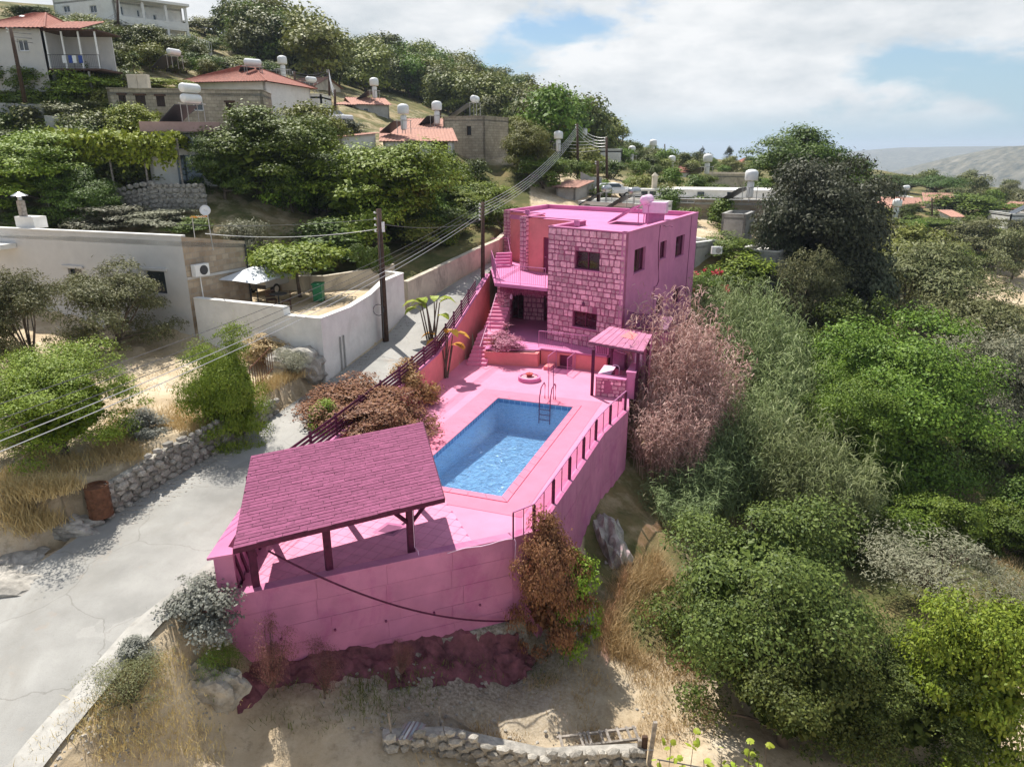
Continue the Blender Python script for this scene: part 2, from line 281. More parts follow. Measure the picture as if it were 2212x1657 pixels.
CPW = [(-7, 15, -3.3), (0, 18, -4.5), (0, 20, -4.5), (-6, 10, -3.6), (0, 12, -4.6), (5, 15, -5.0), (5, 20, -5.2), (8, 25, -6), (10, 15, -6), (15, 20, -7), (15, 30, -7.5), (22, 30, -7), (20, 40, -7.6),
 (10, 34, -5.5), (12.7, 35, -7), (8.5, 37, -2.5), (7.6, 41, -1.0), (13, 42, -4.5), (12, 48, -.3), (15, 53, .3), (20, 50, -3.5), (30, 60, -6.5), (-5, 4, -3.8), (10, 5, -6.5), (30, 10, -8), (40, 30, -8), (60, 60, -7), (0, 1, -4.5), (-25, 2, -1.5),
 (-30, 12, 0), (-40, 25, 4), (-30, 5, -1), (-60, 40, 12), (-60, 10, 6), (-16, 36, 3.2), (-25, 38, 3.5), (-9, 50, 5), (-5, 55, 6), (5, 70, 7), (-70, -20, 5), (0, -40, -6), (60, -20, -9),
 (-150, 200, 46), (-300, 400, 60), (-600, 600, 60), (-200, 900, 10), (0, 900, -20), (200, 1500, -90), (300, 900, -40), (600, 800, -60), (1200, 1500, -130), (150, 600, -12), (600, 500, -40), (1500, 800, -90), (-900, 1500, -20),
 (0, 3000, -200), (2500, 2500, -170), (-2000, 3000, -200), (3000, 0, -120), (-3000, 0, -50), (0, -3000, -100)]
def uv(x, y):
    d = np.hypot(x, y) + 4.0; return np.arctan2(x, y) * 3.2, np.log(d) * 1.15
_c = [tuple(aty(*p)) for p in CPX] + CPW
_cx = np.array(_c); _cu, _cv = uv(_cx[:, 0], _cx[:, 1])
_n = len(_c); _A = np.zeros((_n + 1, _n + 1)); _r = np.hypot(_cu[:, None] - _cu, _cv[:, None] - _cv)
_A[:_n, :_n] = -_r - 0.012 * np.eye(_n) * 0; _A[:_n, _n] = 1; _A[_n, :_n] = 1
_w = np.linalg.solve(_A, np.append(_cx[:, 2], 0))
def base_z(x, y):
    u, v = uv(x, y); z = np.full(x.shape, _w[_n])
    for i in range(_n): z -= _w[i] * np.hypot(u - _cu[i], v - _cv[i])
    return z
def inpoly(x, y, poly):
    r = np.zeros(x.shape, bool); n = len(poly); j = n - 1
    for i in range(n):
        xi, yi = poly[i]; xj, yj = poly[j]
        c = ((yi > y) != (yj > y)) & (x < (xj - xi) * (y - yi) / (yj - yi + 1e-12) + xi); r ^= c; j = i
    return r
def sm(a, b, t):
    t = np.clip((t - a) / (b - a), 0, 1); return t * t * (3 - 2 * t)
PROP = [(-9.1, 17.0), (-8.5, 20.3), (-6.95, 26), (-5.35, 32), (-3.75, 38), (-2.9, 41), (-2.0, 46), (-1.3, 49), (.3, 54.5), (2.8, 58.3), (13, 51.3), (6.4, 39.3), (5.9, 34), (5.4, 31.7), (3.0, 26.5), (0.4, 20.0)]
YARD = [(-9.45, 32.75), (-7.0, 41.0), (-10.5, 47), (-19, 45), (-16.5, 35.6)]
LOT = [(-13.75, 21.0), (-11.45, 25.9), (-10.3, 29.9), (-9.3, 31.7), (-16.2, 34.8), (-19.5, 36.4), (-48, 44), (-48, 14), (-16.5, 16.8)]
def zt(x, y):
    x = np.asarray(x, float); y = np.asarray(y, float); z = base_z(x, y)
    near = (y > 3) & (y < 66) & (x > -50) & (x < 20)
    if not near.any(): return z
    rz = interp(RZ, y); xl = edge_x(ROAD_L, y); xr = edge_x(ROAD_R, y)
    lot = 1.75 + .05 * (y - 20) + .03 * (-x - 12)
    z = np.where(near & inpoly(x, y, LOT), np.where(y < 20, rz + (lot - rz) * sm(0, 2.5, xl - x), lot), z)
    z = np.where(near & inpoly(x, y, YARD), 4.1, z)
    g = near & (y > 41.3) & (y < 60) & (x < xl - .75) & (x > xl - 12)                       # garden behind the cream wall
    z = np.where(g, np.maximum(z, rz + 1.2), z)
    lo = near & (y < 17.5) & (x < xl)                                  # verge left of the lower road
    z = np.where(lo, rz + (z - rz) * sm(0.2, 4.0, xl - x), z)
    rd = near & (x >= xl - np.where(y > 41, .75, np.where(y > 31.8, .45, .35))) & (x <= xr + .05)
    z = np.where(rd, rz - .06, z)
    wid = np.where(y < 18, 2.6, 2.6 - 2.3 * sm(18, 20, y))
    sl = near & (x > xr) & (x < xr + wid) & (y < 20)                   # bank between road and field
    z = np.where(sl, (rz - .06) + (z - rz + .06) * sm(0.25, 1, (x - xr) / wid), z)
    pr = near & inpoly(x, y, PROP)
    z = np.where(pr, np.where(y < 43, -3.0, -.2), z)
    return z
def ground(px, py, d0=8.0, d1=900.0):
    """where the ray through a pixel meets the ground"""
    a = ray(px, py); t = np.geomspace(d0, d1, 1500); zz = CZ + a[2] * t; h = zz - zt(a[0] * t, a[1] * t)
    k = np.argmax(h < 0) if (h < 0).any() else len(t) - 1
    return Vector((a[0] * t[k], a[1] * t[k], float(zt(np.array([a[0] * t[k]]), np.array([a[1] * t[k]]))[0])))
def gz(x, y): return float(zt(np.array([x]), np.array([y]))[0])
def axis(parts):
    r = []
    for a, b, s in parts: r += list(np.arange(a, b, s))
    return np.array(sorted(set(np.round(r, 3))))
def fine(n, s, seed):
    """smooth value noise on an n-by-n cell lattice sampled at integer points"""
    rs = np.random.RandomState(seed); return rs.rand(n, n)
_lat = np.random.RandomState(3).rand(257, 257)
def vnoise(x, y):
    x = x % 256; y = y % 256; i = x.astype(int); j = y.astype(int); f = x - i; g = y - j; f = f * f * (3 - 2 * f); g = g * g * (3 - 2 * g)
    return (_lat[i, j] * (1 - f) + _lat[i + 1, j] * f) * (1 - g) + (_lat[i, j + 1] * (1 - f) + _lat[i + 1, j + 1] * f) * g
xs = axis([(-3500, -900, 200), (-900, -300, 40), (-300, -90, 10), (-90, -32, 2.5), (-32, 26, .3), (26, 60, 1.5), (60, 200, 6), (200, 900, 35), (900, 3501, 200)])
ys = axis([(-500, -50, 90), (-50, 0, 10), (0, 7, 1.5), (7, 46, .3), (46, 70, .8), (70, 130, 2.5), (130, 420, 7), (420, 1200, 60), (1200, 4001, 250)])
gx, gy = np.meshgrid(xs, ys); gx, gy = gx.ravel(), gy.ravel(); gzv = zt(gx, gy)
# small unevenness away from paved or walled ground
_bump = (vnoise(gx * 1.7 + 40, gy * 1.7 + 11) - .5) * .22 + (vnoise(gx * .5 + 9, gy * .5 + 70) - .5) * .4
_free = ~inpoly(gx, gy, PROP) & ~((gx > edge_x(ROAD_L, gy) - .6) & (gx < edge_x(ROAD_R, gy) + .8) & (gy < 70)) & ~inpoly(gx, gy, YARD)
gzv = gzv + np.where(_free, _bump, 0)
nx, ny = len(xs), len(ys)
ii = (np.arange(ny - 1)[:, None] * nx + np.arange(nx - 1)).ravel()
me = bpy.data.meshes.new('terrain'); me.vertices.add(nx * ny); me.vertices.foreach_set('co', np.column_stack([gx, gy, gzv]).ravel())
fq = np.column_stack([ii, ii + 1, ii + nx + 1, ii + nx]); me.loops.add(fq.size); me.loops.foreach_set('vertex_index', fq.ravel()); me.polygons.add(len(fq))
me.polygons.foreach_set('loop_start', np.arange(0, fq.size, 4)); me.polygons.foreach_set('use_smooth', np.ones(len(fq), bool)); me.update(); me.validate()
# ground cover: 0 bare pale soil, 1 scrub
cov = np.clip((np.hypot(gx, gy) - 60) / 60, 0, 1) * .8
cov = np.where((gx > 9) & (gy > 24) & (gy < 60), .75, cov); cov = np.where((gx > 3) & (gx < 9) & (gy > 21) & (gy < 45), .6, cov)
cov = np.where((gx < -14) & (gy > 42) & (gy < 130), .55, cov)
cov = np.where(np.hypot((gx - 68) / 22, (gy - 99) / 9) < 1, 0.0, cov); cov = np.where((gx < edge_x(ROAD_L, gy) - .7) & (gx > -14) & (gy > 43) & (gy < 80), .7, cov)
att = me.attributes.new('cover', 'FLOAT', 'POINT'); att.data.foreach_set('value', cov.astype(np.float32))
rbl = sm(6.0, 1.0, np.hypot((gx + 3) / 1.4, gy - 20)) * (gy < 22)
att2 = me.attributes.new('pebbly', 'FLOAT', 'POINT'); att2.data.foreach_set('value', np.clip(rbl, 0, 1).astype(np.float32))
m = bpy.data.materials.new('dry_hillside_ground'); m.use_nodes = True; t = m.node_tree; b = t.nodes['Principled BSDF']; b.inputs['Roughness'].default_value = .95; b.inputs['Specular IOR Level'].default_value = .15
tcn = N(t, 'ShaderNodeTexCoord')
def tn(scale, detail=8, rough=.65, dist=0):
    n_ = N(t, 'ShaderNodeTexNoise', inp={'Scale': scale, 'Detail': detail, 'Roughness': rough, 'Distortion': dist}); t.links.new(tcn.outputs['Object'], n_.inputs['Vector']); return n_.outputs[0]
def ramp(src, stops):
    r_ = N(t, 'ShaderNodeValToRGB'); e = r_.color_ramp.elements
    while len(e) < len(stops): e.new(.5)
    for q, (p_, c_) in zip(e, stops): q.position = p_; q.color = (*c_, 1)
    t.links.new(src, r_.inputs[0]); return r_.outputs[0]
dry = ramp(tn(.35, 10, .7), [(.3, (.36, .27, .17)), (.45, (.52, .41, .27)), (.58, (.62, .51, .36)), (.72, (.68, .61, .50))])
scr = ramp(tn(.22, 10, .7), [(.32, (.055, .07, .022)), (.48, (.12, .12, .045)), (.6, (.23, .18, .085)), (.72, (.36, .27, .15))])
grv = ramp(tn(9, 6, .7), [(.35, (.10, .085, .07)), (.5, (.27, .24, .20)), (.65, (.46, .43, .38))])
def mixc(f, a, c):
    x = N(t, 'ShaderNodeMixRGB'); t.links.new(f, x.inputs[0]); t.links.new(a, x.inputs[1]); t.links.new(c, x.inputs[2]); return x.outputs[0]
def attr(nm):
    a_ = N(t, 'ShaderNodeAttribute', attribute_name=nm); return a_.outputs['Fac']
sub = N(t, 'ShaderNodeMath', operation='ADD'); t.links.new(attr('cover'), sub.inputs[0]); t.links.new(tn(.8, 6), sub.inputs[1])
mr_ = N(t, 'ShaderNodeMapRange', inp={'From Min': .75, 'From Max': 1.1}); t.links.new(sub.outputs[0], mr_.inputs[0])
c_ = mixc(mr_.outputs[0], dry, scr)
fl = N(t, 'ShaderNodeMapRange', inp={'From Min': .52, 'From Max': .66, 'To Max': .45}); t.links.new(tn(2.2, 8, .75), fl.inputs[0])
dk = N(t, 'ShaderNodeRGB'); dk.outputs[0].default_value = (.17, .115, .06, 1)
c_ = mixc(fl.outputs[0], c_, dk.outputs[0]); c_ = mixc(attr('pebbly'), c_, grv)
t.links.new(c_, b.inputs['Base Color'])
bp = N(t, 'ShaderNodeBump', inp={'Strength': .7, 'Distance': .08}); t.links.new(tn(7, 8, .75), bp.inputs['Height']); t.links.new(bp.outputs[0], b.inputs['Normal'])
me.materials.append(m); M['ground'] = m
terrain = mesh_obj('terrain', me); tag(terrain, 'dry sloping ground of the hillside and field', kind='structure')
# ---------------------------------------------------------------- road sheet with its concrete verges
def strip(name, mt, xa, xb, y0, y1, n, lift, ds=.35, label=None, cells=6):
    yy = np.arange(y0, y1, ds); mb = MB(); k = cells
    for y in yy:
        a = float(xa(np.array([y]))[0]); c = float(xb(np.array([y]))[0]); z = float(interp(RZ, y))
        for i in range(k + 1):
            u = i / k; mb.v.append((a + (c - a) * u, y, z + lift + .05 * math.sin(math.pi * u)))
    for j in range(len(yy) - 1):
        for i in range(k): q = j * (k + 1) + i; mb.f.append((q, q + 1, q + k + 2, q + k + 1)); mb.m.append(0)
    return mb.top(name, mt, (0, 0, 0), label, kind='structure', smooth=True)
strip('road', M['asphalt'], lambda y: edge_x(ROAD_L, y) + .02, lambda y: edge_x(ROAD_R, y), 4.2, 68, 0, 0.0, label='sun-bleached village lane running past the property wall')
strip('road_verge', M['concrete'], lambda y: edge_x(ROAD_R, y) - .05, lambda y: edge_x(ROAD_R, y) + .75 * sm(19.5, 17.5, y), 4.2, 19.6, 0, .035, label='cracked pale concrete edge of the lane above the field', cells=3)
# ---------------------------------------------------------------- sea and far hills
mb = MB(); mb.add([(-26000, 3000, -350), (26000, 3000, -350), (26000, 27000, -350), (-26000, 27000, -350)], [(0, 1, 2, 3)])
M['sea'] = mat('sea_water', (.02, .06, .11), .25, .1, .0005, spec=.5)
mb.top('sea', M['sea'], (0, 0, 0), 'hazy sea far beyond the village', kind='structure')
M['farhill'] = mat('scrub_covered_far_hill', (.20, .17, .105), .95, .1, .055, col2=(.016, .024, .012), detail=15, stain=((.48, .42, .33), .5, .018, (1, 2.2, 1)))
def far_hill(name, label, prof, depth, seed, mt):
    """prof: pixel skyline with distance; ground falls away to front and back with gullies"""
    P = [aty(px, py, Y) for px, py, Y in prof]; nn = 140; mm_ = 60; mb = MB(); k = np.linspace(0, 1, len(P)); s = np.linspace(0, 1, nn)
    X = np.interp(s, k, [p.x for p in P]); Yc = np.interp(s, k, [p.y for p in P]); Z = np.interp(s, k, [p.z for p in P])
    for j in range(mm_):
        v = j / (mm_ - 1); d = (v - .55) * 2
        for i in range(nn):
            h = math.exp(-(d * 1.25) ** 2)
            q = float(vnoise(np.array([s[i] * 22 + seed]), np.array([v * 7.0 + seed]))[0]) + .5 * float(vnoise(np.array([s[i] * 60 + seed]), np.array([v * 18.0 + seed]))[0])
            mb.v.append((X[i], Yc[i] + d * depth, -230 + (Z[i] + 230) * h - (q - .75) * 60 * (1 - h * .95) * h ** .3 + (q - .75) * 4))
    for j in range(mm_ - 1):
        for i in range(nn - 1): a = j * nn + i; mb.f.append((a, a + 1, a + nn + 1, a + nn)); mb.m.append(0)
    mb.top(name, mt, (0, 0, 0), label, kind='structure', smooth=True)
far_hill('far_hill', 'hazy blue-grey ridge on the horizon', [(1700, 338, 5200), (1860, 327, 5000), (1960, 319, 4800), (2080, 317, 4700), (2200, 316, 4600), (2400, 318, 4500), (2800, 330, 4500)], 1500, 3, M['farhill'])
far_hill('near_hill', 'scrubby slope with pale tracks in front of the hazy ridge', [(1790, 412, 2600), (1890, 388, 2500), (1990, 362, 2400), (2100, 334, 2300), (2180, 318, 2250), (2260, 312, 2200), (2500, 320, 2200), (2900, 350, 2200)], 650, 17, M['farhill'])
# ================================================================ building helpers
def frame(P0, P1):
    e = Vector((P1[0] - P0[0], P1[1] - P0[1], 0)); ln = e.length; e /= ln
    return e, Vector((e.y, -e.x, 0)), ln          # along, outward (to the right of travel), length
def wall(mb, P0, P1, z0, z1, th=.22, holes=(), mi=0):
    """wall slab with real openings; outer face on the line P0-P1, holes (u0,u1,v0,v1) with v as height"""
    e, n, ln = frame(P0, P1); o = Vector((P0[0], P0[1], 0))
    us = sorted({0., ln, *[min(max(h[i], 0), ln) for h in holes for i in (0, 1)]}); vs = sorted({z0, z1, *[min(max(h[i], z0), z1) for h in holes for i in (2, 3)]})
    P = lambda u, v, d: o + e * u + Vector((0, 0, v)) - n * d
    def hole(u, v): return any(h[0] < u < h[1] and h[2] < v < h[3] for h in holes)
    def q(a, b, c, d): mb.add([a, b, c, d], [(0, 1, 2, 3)], mi)
    for i in range(len(us) - 1):
        for j in range(len(vs) - 1):
            a, b, c, d = us[i], us[i + 1], vs[j], vs[j + 1]
            if hole((a + b) / 2, (c + d) / 2): continue
            q(P(a, c, 0), P(b, c, 0), P(b, d, 0), P(a, d, 0)); q(P(a, c, th), P(a, d, th), P(b, d, th), P(b, c, th))
    for h in holes:
        a, b, c, d = h
        q(P(a, c, 0), P(a, d, 0), P(a, d, th), P(a, c, th)); q(P(b, c, 0), P(b, c, th), P(b, d, th), P(b, d, 0))
        q(P(a, d, 0), P(b, d, 0), P(b, d, th), P(a, d, th)); q(P(a, c, 0), P(a, c, th), P(b, c, th), P(b, c, 0))
    q(P(0, z1, 0), P(ln, z1, 0), P(ln, z1, th), P(0, z1, th)); q(P(0, z0, 0), P(0, z1, 0), P(0, z1, th), P(0, z0, th)); q(P(ln, z0, 0), P(ln, z0, th), P(ln, z1, th), P(ln, z1, 0))
    return mb
def window(parent, P0, P1, h, fm, gm, sm_=None, depth=.12, bar=.06, mull=1, name='window', sill=True, rows=0):
    """frame ring + pane + sill filling an opening"""
    e, n, ln = frame(P0, P1); o = Vector((P0[0], P0[1], 0)); a, b, c, d = h; P = lambda u, v, k: o + e * u + Vector((0, 0, v)) - n * k
    f = MB(); t = .05; zv = Vector((0, 0, 1)); g = .003
    f.ob(P(a + g, c + g, depth), e * (b - a - 2 * g), zv * bar, -n * t); f.ob(P(a + g, d - bar - g, depth), e * (b - a - 2 * g), zv * bar, -n * t)
    f.ob(P(a + g, c + bar, depth), e * bar, zv * (d - c - 2 * bar), -n * t); f.ob(P(b - bar - g, c + bar, depth), e * bar, zv * (d - c - 2 * bar), -n * t)
    for k in range(mull):
        u = a + (b - a) * (k + 1) / (mull + 1); f.ob(P(u - bar * .4, c + bar, depth - .01), e * bar * .8, zv * (d - c - 2 * bar), -n * (t - .01))
    for k in range(rows):
        v = c + (d - c) * (k + 1) / (rows + 1); f.ob(P(a + bar, v - bar * .3, depth + .005), e * (b - a - 2 * bar), zv * bar * .6, -n * (t - .02))
    w = f.part(name, fm, parent)
    MB().ob(P(a + g, c + g, depth + t + .004), e * (b - a - 2 * g), zv * (d - c - 2 * g), -n * .012).part('pane', gm, w)
    if sm_ and sill: MB().ob(P(a - .06, c - .07, -.05), e * (b - a + .12), zv * .068, -n * (depth + .04)).part('sill', sm_, w)
    return w
def stones(parent, P0, P1, z0, z1, mt, holes=(), rh=(.24, .36), sw=(.24, .52), proud=.03, seed=1, gap=.022, maxn=300, joined=False, name='stone', u0=0., u1=None, wob=.035):
    """irregular coursed stones, each a slab of its own set proud of the mortar"""
    e, n, ln = frame(P0, P1); o = Vector((P0[0], P0[1], 0)); rs = random.Random(seed); z = z0 + .01; cnt = 0; u1 = ln if u1 is None else u1; J = MB()
    while z < z1 - .08:
        h = min(rs.uniform(*rh), z1 - z - .005)
        if z1 - z - h < .1: h = z1 - z - .005
        u = u0 + .005
        while u < u1 - .05:
            w = min(rs.uniform(*sw), u1 - u - .003)
            if u1 - u - w < .12: w = u1 - u - .003
            a, b, c, d = u + gap / 2, u + w - gap / 2, z + gap / 2, z + h - gap / 2; skip = False
            for H in holes:
                if a < H[1] and b > H[0] and c < H[3] and d > H[2]:
                    # trim against the opening
                    if a < H[0] - .08: b = H[0] - .004
                    elif b > H[1] + .08: a = H[1] + .004
                    elif c < H[2] - .06: d = H[2] - .004
                    elif d > H[3] + .06: c = H[3] + .004
                    else: skip = True
            if not skip and b - a > .04 and d - c > .03:
                j = lambda: rs.uniform(0, wob); q = min(.4, .06 / max(.06, min(b - a, d - c)))
                k = rs.uniform(.03, .075)
                pts = [(a + k, c + j()), (b - k, c + j()), (b - j(), c + k), (b - j(), d - k), (b - k, d - j()), (a + k, d - j()), (a + j(), d - k), (a + j(), c + k)]
                cx, cy = (a + b) / 2, (c + d) / 2; pr = proud * rs.uniform(.6, 1.3)
                bk = [o + e * x + Vector((0, 0, y)) - n * .02 for x, y in pts]; fr = [o + e * (cx + (x - cx) * .94) + Vector((0, 0, cy + (y - cy) * .94)) + n * pr for x, y in pts]
                N8 = len(pts); fs = [tuple(range(N8, 2 * N8))] + [(i, (i + 1) % N8, (i + 1) % N8 + N8, i + N8) for i in range(N8)]
                if joined or cnt >= maxn: J.add(bk + fr, fs)
                else: MB().add(bk + fr, fs).part(name, mt, parent)
                cnt += 1
            u += w
        z += h
    if J.v: J.part('stone_facing', mt, parent, kind='stuff')
    return cnt
def railing(parent, pts, h, mt, post=.02, bars=.12, br=.008, name='railing', rail2=True):
    """metal guard rail: posts, top rail, bars"""
    mb = MB(); V = [Vector(p) for p in pts]; up = Vector((0, 0, h))
    mb.tube([p + up for p in V], .022, 6)
    if rail2: mb.tube([p + Vector((0, 0, .1)) for p in V], .012, 5)
    r = mb.part(name, mt, parent); b = MB()
    for i in range(len(V) - 1):
        d = V[i + 1] - V[i]; k = max(1, int(d.length / 1.4))
        for j in range(k + 1):
            if j == k and i < len(V) - 2: continue
            p = V[i] + d * j / k; MB().tube([p, p + up], post, 6).part('post', mt, r)
        if bars:
            k = max(1, int(d.length / bars))
            for j in range(1, k): p = V[i] + d * j / k; b.tube([p + Vector((0, 0, .1)), p + up], br, 4, cap=False)
    if b.v: b.part('bar', mt, r, kind='stuff')
    return r
def vec(p, z): return Vector((p[0], p[1], z))
# ================================================================ retaining walls and the pool deck
CFL, CFR = (-7.75, 17.15), (0.02, 20.25)                     # front corners of the deck
LB, LW0 = (-8.45, 20.35), (-3.0, 41.0)                       # left boundary wall at the lane
RB = [(0.02, 20.25), (0.9, 20.75), (2.5, 24.9), (4.05, 29.0), (5.6, 31.95), (6.0, 34.6)]
POOL = [(-0.73, 34.12), (3.05, 32.76), (-0.36, 23.3), (-4.14, 24.66)]
deck_poly = [CFL, CFR] + RB[1:] + [(6.35, 39.4), (2.2, 42.4), (-2.9, 41.0), (-3.75, 38), (-5.35, 32), (-6.95, 26), LB]
t = thing('pool_deck', None, None, (0, 30, 0)); del t['org']; tag(t, 'pink paved pool deck behind the retaining wall', kind='structure')
import mathutils.geometry as mg
bm = bmesh.new(); ov = [bm.verts.new((x, y, 0)) for x, y in deck_poly]; iv = [bm.verts.new((x, y, 0)) for x, y in POOL]
for lp in (ov, iv):
    for i in range(len(lp)): bm.edges.new((lp[i], lp[(i + 1) % len(lp)]))
bmesh.ops.triangle_fill(bm, use_beauty=True, edges=bm.edges[:])
for f_ in list(bm.faces):
    c = f_.calc_center_median()
    if inpoly(np.array([c.x]), np.array([c.y]), POOL)[0]: bm.faces.remove(f_)
bmesh.ops.recalc_face_normals(bm, faces=bm.faces[:])
for f_ in bm.faces:
    if f_.normal.z < 0: f_.normal_flip()
bmesh.ops.translate(bm, verts=bm.verts[:], vec=(0, -30, 0)); me_ = bpy.data.meshes.new('paving'); bm.to_mesh(me_); bm.free(); me_.materials.append(M['p_deck'])
mesh_obj('paving', me_, t)
# coping ring and a broad coral band round the pool
def inset(poly, d):
    n = len(poly); r = []
    for i in range(n):
        a, b, c = Vector(poly[i - 1]), Vector(poly[i]), Vector(poly[(i + 1) % n]); u = (b - a).normalized(); v = (c - b).normalized()
        nu, nv = Vector((u.y, -u.x)), Vector((v.y, -v.x)); k = (nu + nv); k = k / (1 + nu.dot(nv)); p = b + k * d; r.append((p.x, p.y))
    return r
def ring(poly, a, b, z0, z1, name, mt, parent, seg=0, gap=.008):
    A, B = inset(poly, a), inset(poly, b); n = len(poly)
    for i in range(n):
        j = (i + 1) % n; p, q, r_, s_ = Vector(A[i]), Vector(A[j]), Vector(B[j]), Vector(B[i]); k = max(1, int((q - p).length / seg)) if seg else 1
        for h in range(k):
            t0, t1 = h / k + gap / (q - p).length, (h + 1) / k - gap / (q - p).length
            MB().prism([p.lerp(q, t0), p.lerp(q, t1), s_.lerp(r_, t1), s_.lerp(r_, t0)], z0, z1).part(name, mt, parent)
sgn = -1 if sum(POOL[i][0] * POOL[(i + 1) % 4][1] - POOL[(i + 1) % 4][0] * POOL[i][1] for i in range(4)) < 0 else 1
ring(POOL, .32 * sgn, 1.15 * sgn, .004, .012, 'pool_surround', M['p_coping'], t, 0, 0)
ring(POOL, -.03 * sgn, .30 * sgn, .006, .035, 'coping_stone', M['p_coping'], t, .6)
# diagonal floor tiles below the canopy, with a border row
e_, n_, ln_ = frame(CFL, CFR); A0 = Vector((*CFL, 0)) + e_ * .55 - n_ * .35
MB().ob(A0 + Vector((0, 0, .003)), e_ * 6.6, -n_ * 3.6, Vector((0, 0, .004))).part('tile_bed', M['p_grout'], t)
ts = .40; rot = R(45); c_r, s_r = math.cos(rot), math.sin(rot)
from itertools import product
def clip_rect(poly, w, h):
    for ax, lim, sg in ((0, 0, 1), (0, w, -1), (1, 0, 1), (1, h, -1)):
        outp = []
        for i in range(len(poly)):
            a, b = poly[i - 1], poly[i]; da, db = (a[ax] - lim) * sg, (b[ax] - lim) * sg
            if (da >= 0) != (db >= 0): s_ = da / (da - db); outp.append((a[0] + (b[0] - a[0]) * s_, a[1] + (b[1] - a[1]) * s_))
            if db >= 0: outp.append(b)
        poly = outp
        if len(poly) < 3: return []
    return poly
for i, j in product(range(-14, 20), range(-14, 20)):
    c = (i * ts * c_r - j * ts * s_r, i * ts * s_r + j * ts * c_r); hh = ts / 2 - .006
    q = [(c[0] + a * c_r - b * s_r, c[1] + a * s_r + b * c_r) for a, b in ((-hh, -hh), (hh, -hh), (hh, hh), (-hh, hh))]
    q = clip_rect(q, 6.6, 2.95)
    if q and abs(sum(q[k - 1][0] * q[k][1] - q[k][0] * q[k - 1][1] for k in range(len(q)))) > .02:
        MB().prism([tuple((A0 + e_ * x - n_ * y)[:2]) for x, y in q], .007, .013).part('floor_tile', M['p_tile'], t)
for i in range(15):
    MB().ob(A0 + e_ * (i * .44 + .005) - n_ * 2.97 + Vector((0, 0, .007)), e_ * .43, -n_ * .6, Vector((0, 0, .007))).part('border_tile', M['p_tile'], t)
mc = A0 + e_ * 4.3 - n_ * 1.9                                     # mosaic diamond set in the floor
for r0, r1, mt, z in ((.62, .44, 'p_conc', .0165), (.42, 0.0, 'p_dark', .0175)):
    MB().add([mc + e_ * math.cos(k * math.pi / 2) * r0 - n_ * math.sin(k * math.pi / 2) * r0 * .8 + Vector((0, 0, z)) for k in range(4)], [(0, 1, 2, 3)]).part('mosaic', M[mt], t)
# ---------------------------------------------------------------- pool
M['bandtile'] = mat('deep_blue_tile', (.16, .32, .60), .3, .1, 3, objvar=.12)
t = thing('swimming_pool', 'rectangular blue swimming pool sunk in the pink deck', 'pool', (POOL[2][0], POOL[2][1], 0))
DP = -1.35; PL = inset(POOL, -.001 * sgn)
m = bpy.data.materials.new('blue_mosaic_tile'); m.use_nodes = True; tr_ = m.node_tree; b = tr_.nodes['Principled BSDF']; b.inputs['Roughness'].default_value = .4
tcn = N(tr_, 'ShaderNodeTexCoord'); bk = N(tr_, 'ShaderNodeTexVoronoi', inp={'Scale': 9.0, 'Randomness': .6}); tr_.links.new(tcn.outputs['Object'], bk.inputs['Vector'])
rp = N(tr_, 'ShaderNodeValToRGB'); rp.color_ramp.elements[0].color = (.50, .66, .86, 1); rp.color_ramp.elements[1].color = (.64, .77, .92, 1); tr_.links.new(bk.outputs['Color'], rp.inputs[0]); tr_.links.new(rp.outputs[0], b.inputs['Base Color']); M['pooltile'] = m
DZ = [-1.75, -1.75, -1.05, -1.05]
bs = MB(); bs.add([(x, y, DZ[i]) for i, (x, y) in enumerate(PL)], [(0, 1, 2, 3) if sgn > 0 else (3, 2, 1, 0)])
for i in range(4):
    p, q = PL[i], PL[(i + 1) % 4]; bs.add([(*p, DZ[i]), (*q, DZ[(i + 1) % 4]), (*q, .004), (*p, .004)], [(0, 1, 2, 3)])
bs.part('basin', M['pooltile'], t)
PI_ = inset(POOL, -.012 * sgn)
for i in range(4):                                   # waterline band of darker tiles
    p, q = Vector(PI_[i]), Vector(PI_[(i + 1) % 4]); k_ = int((q - p).length / .3)
    for h in range(k_): a, c = p.lerp(q, h / k_ + .003), p.lerp(q, (h + 1) / k_ - .003); MB().add([(*a, -.22), (*c, -.22), (*c, -.03), (*a, -.03)], [(0, 1, 2, 3)]).part('band_tile', M['bandtile'], t)
m = bpy.data.materials.new('pool_water'); m.use_nodes = True; tr_ = m.node_tree; tr_.nodes.clear(); o = N(tr_, 'ShaderNodeOutputMaterial')
tp = N(tr_, 'ShaderNodeBsdfTransparent', inp={0: (.66, .85, .97, 1)}); gl = N(tr_, 'ShaderNodeBsdfGlossy', inp={'Roughness': .04}); fr = N(tr_, 'ShaderNodeFresnel', inp={'IOR': 1.33}); ms = N(tr_, 'ShaderNodeMixShader')
tcn = N(tr_, 'ShaderNodeTexCoord'); wv = N(tr_, 'ShaderNodeTexNoise', inp={'Scale': 3.2, 'Detail': 4.0, 'Roughness': .6, 'Distortion': 1.2}); tr_.links.new(tcn.outputs['Object'], wv.inputs['Vector'])
bp = N(tr_, 'ShaderNodeBump', inp={'Strength': 1.0, 'Distance': .22}); tr_.links.new(wv.outputs[0], bp.inputs['Height']); tr_.links.new(bp.outputs[0], gl.inputs['Normal']); tr_.links.new(bp.outputs[0], fr.inputs['Normal'])
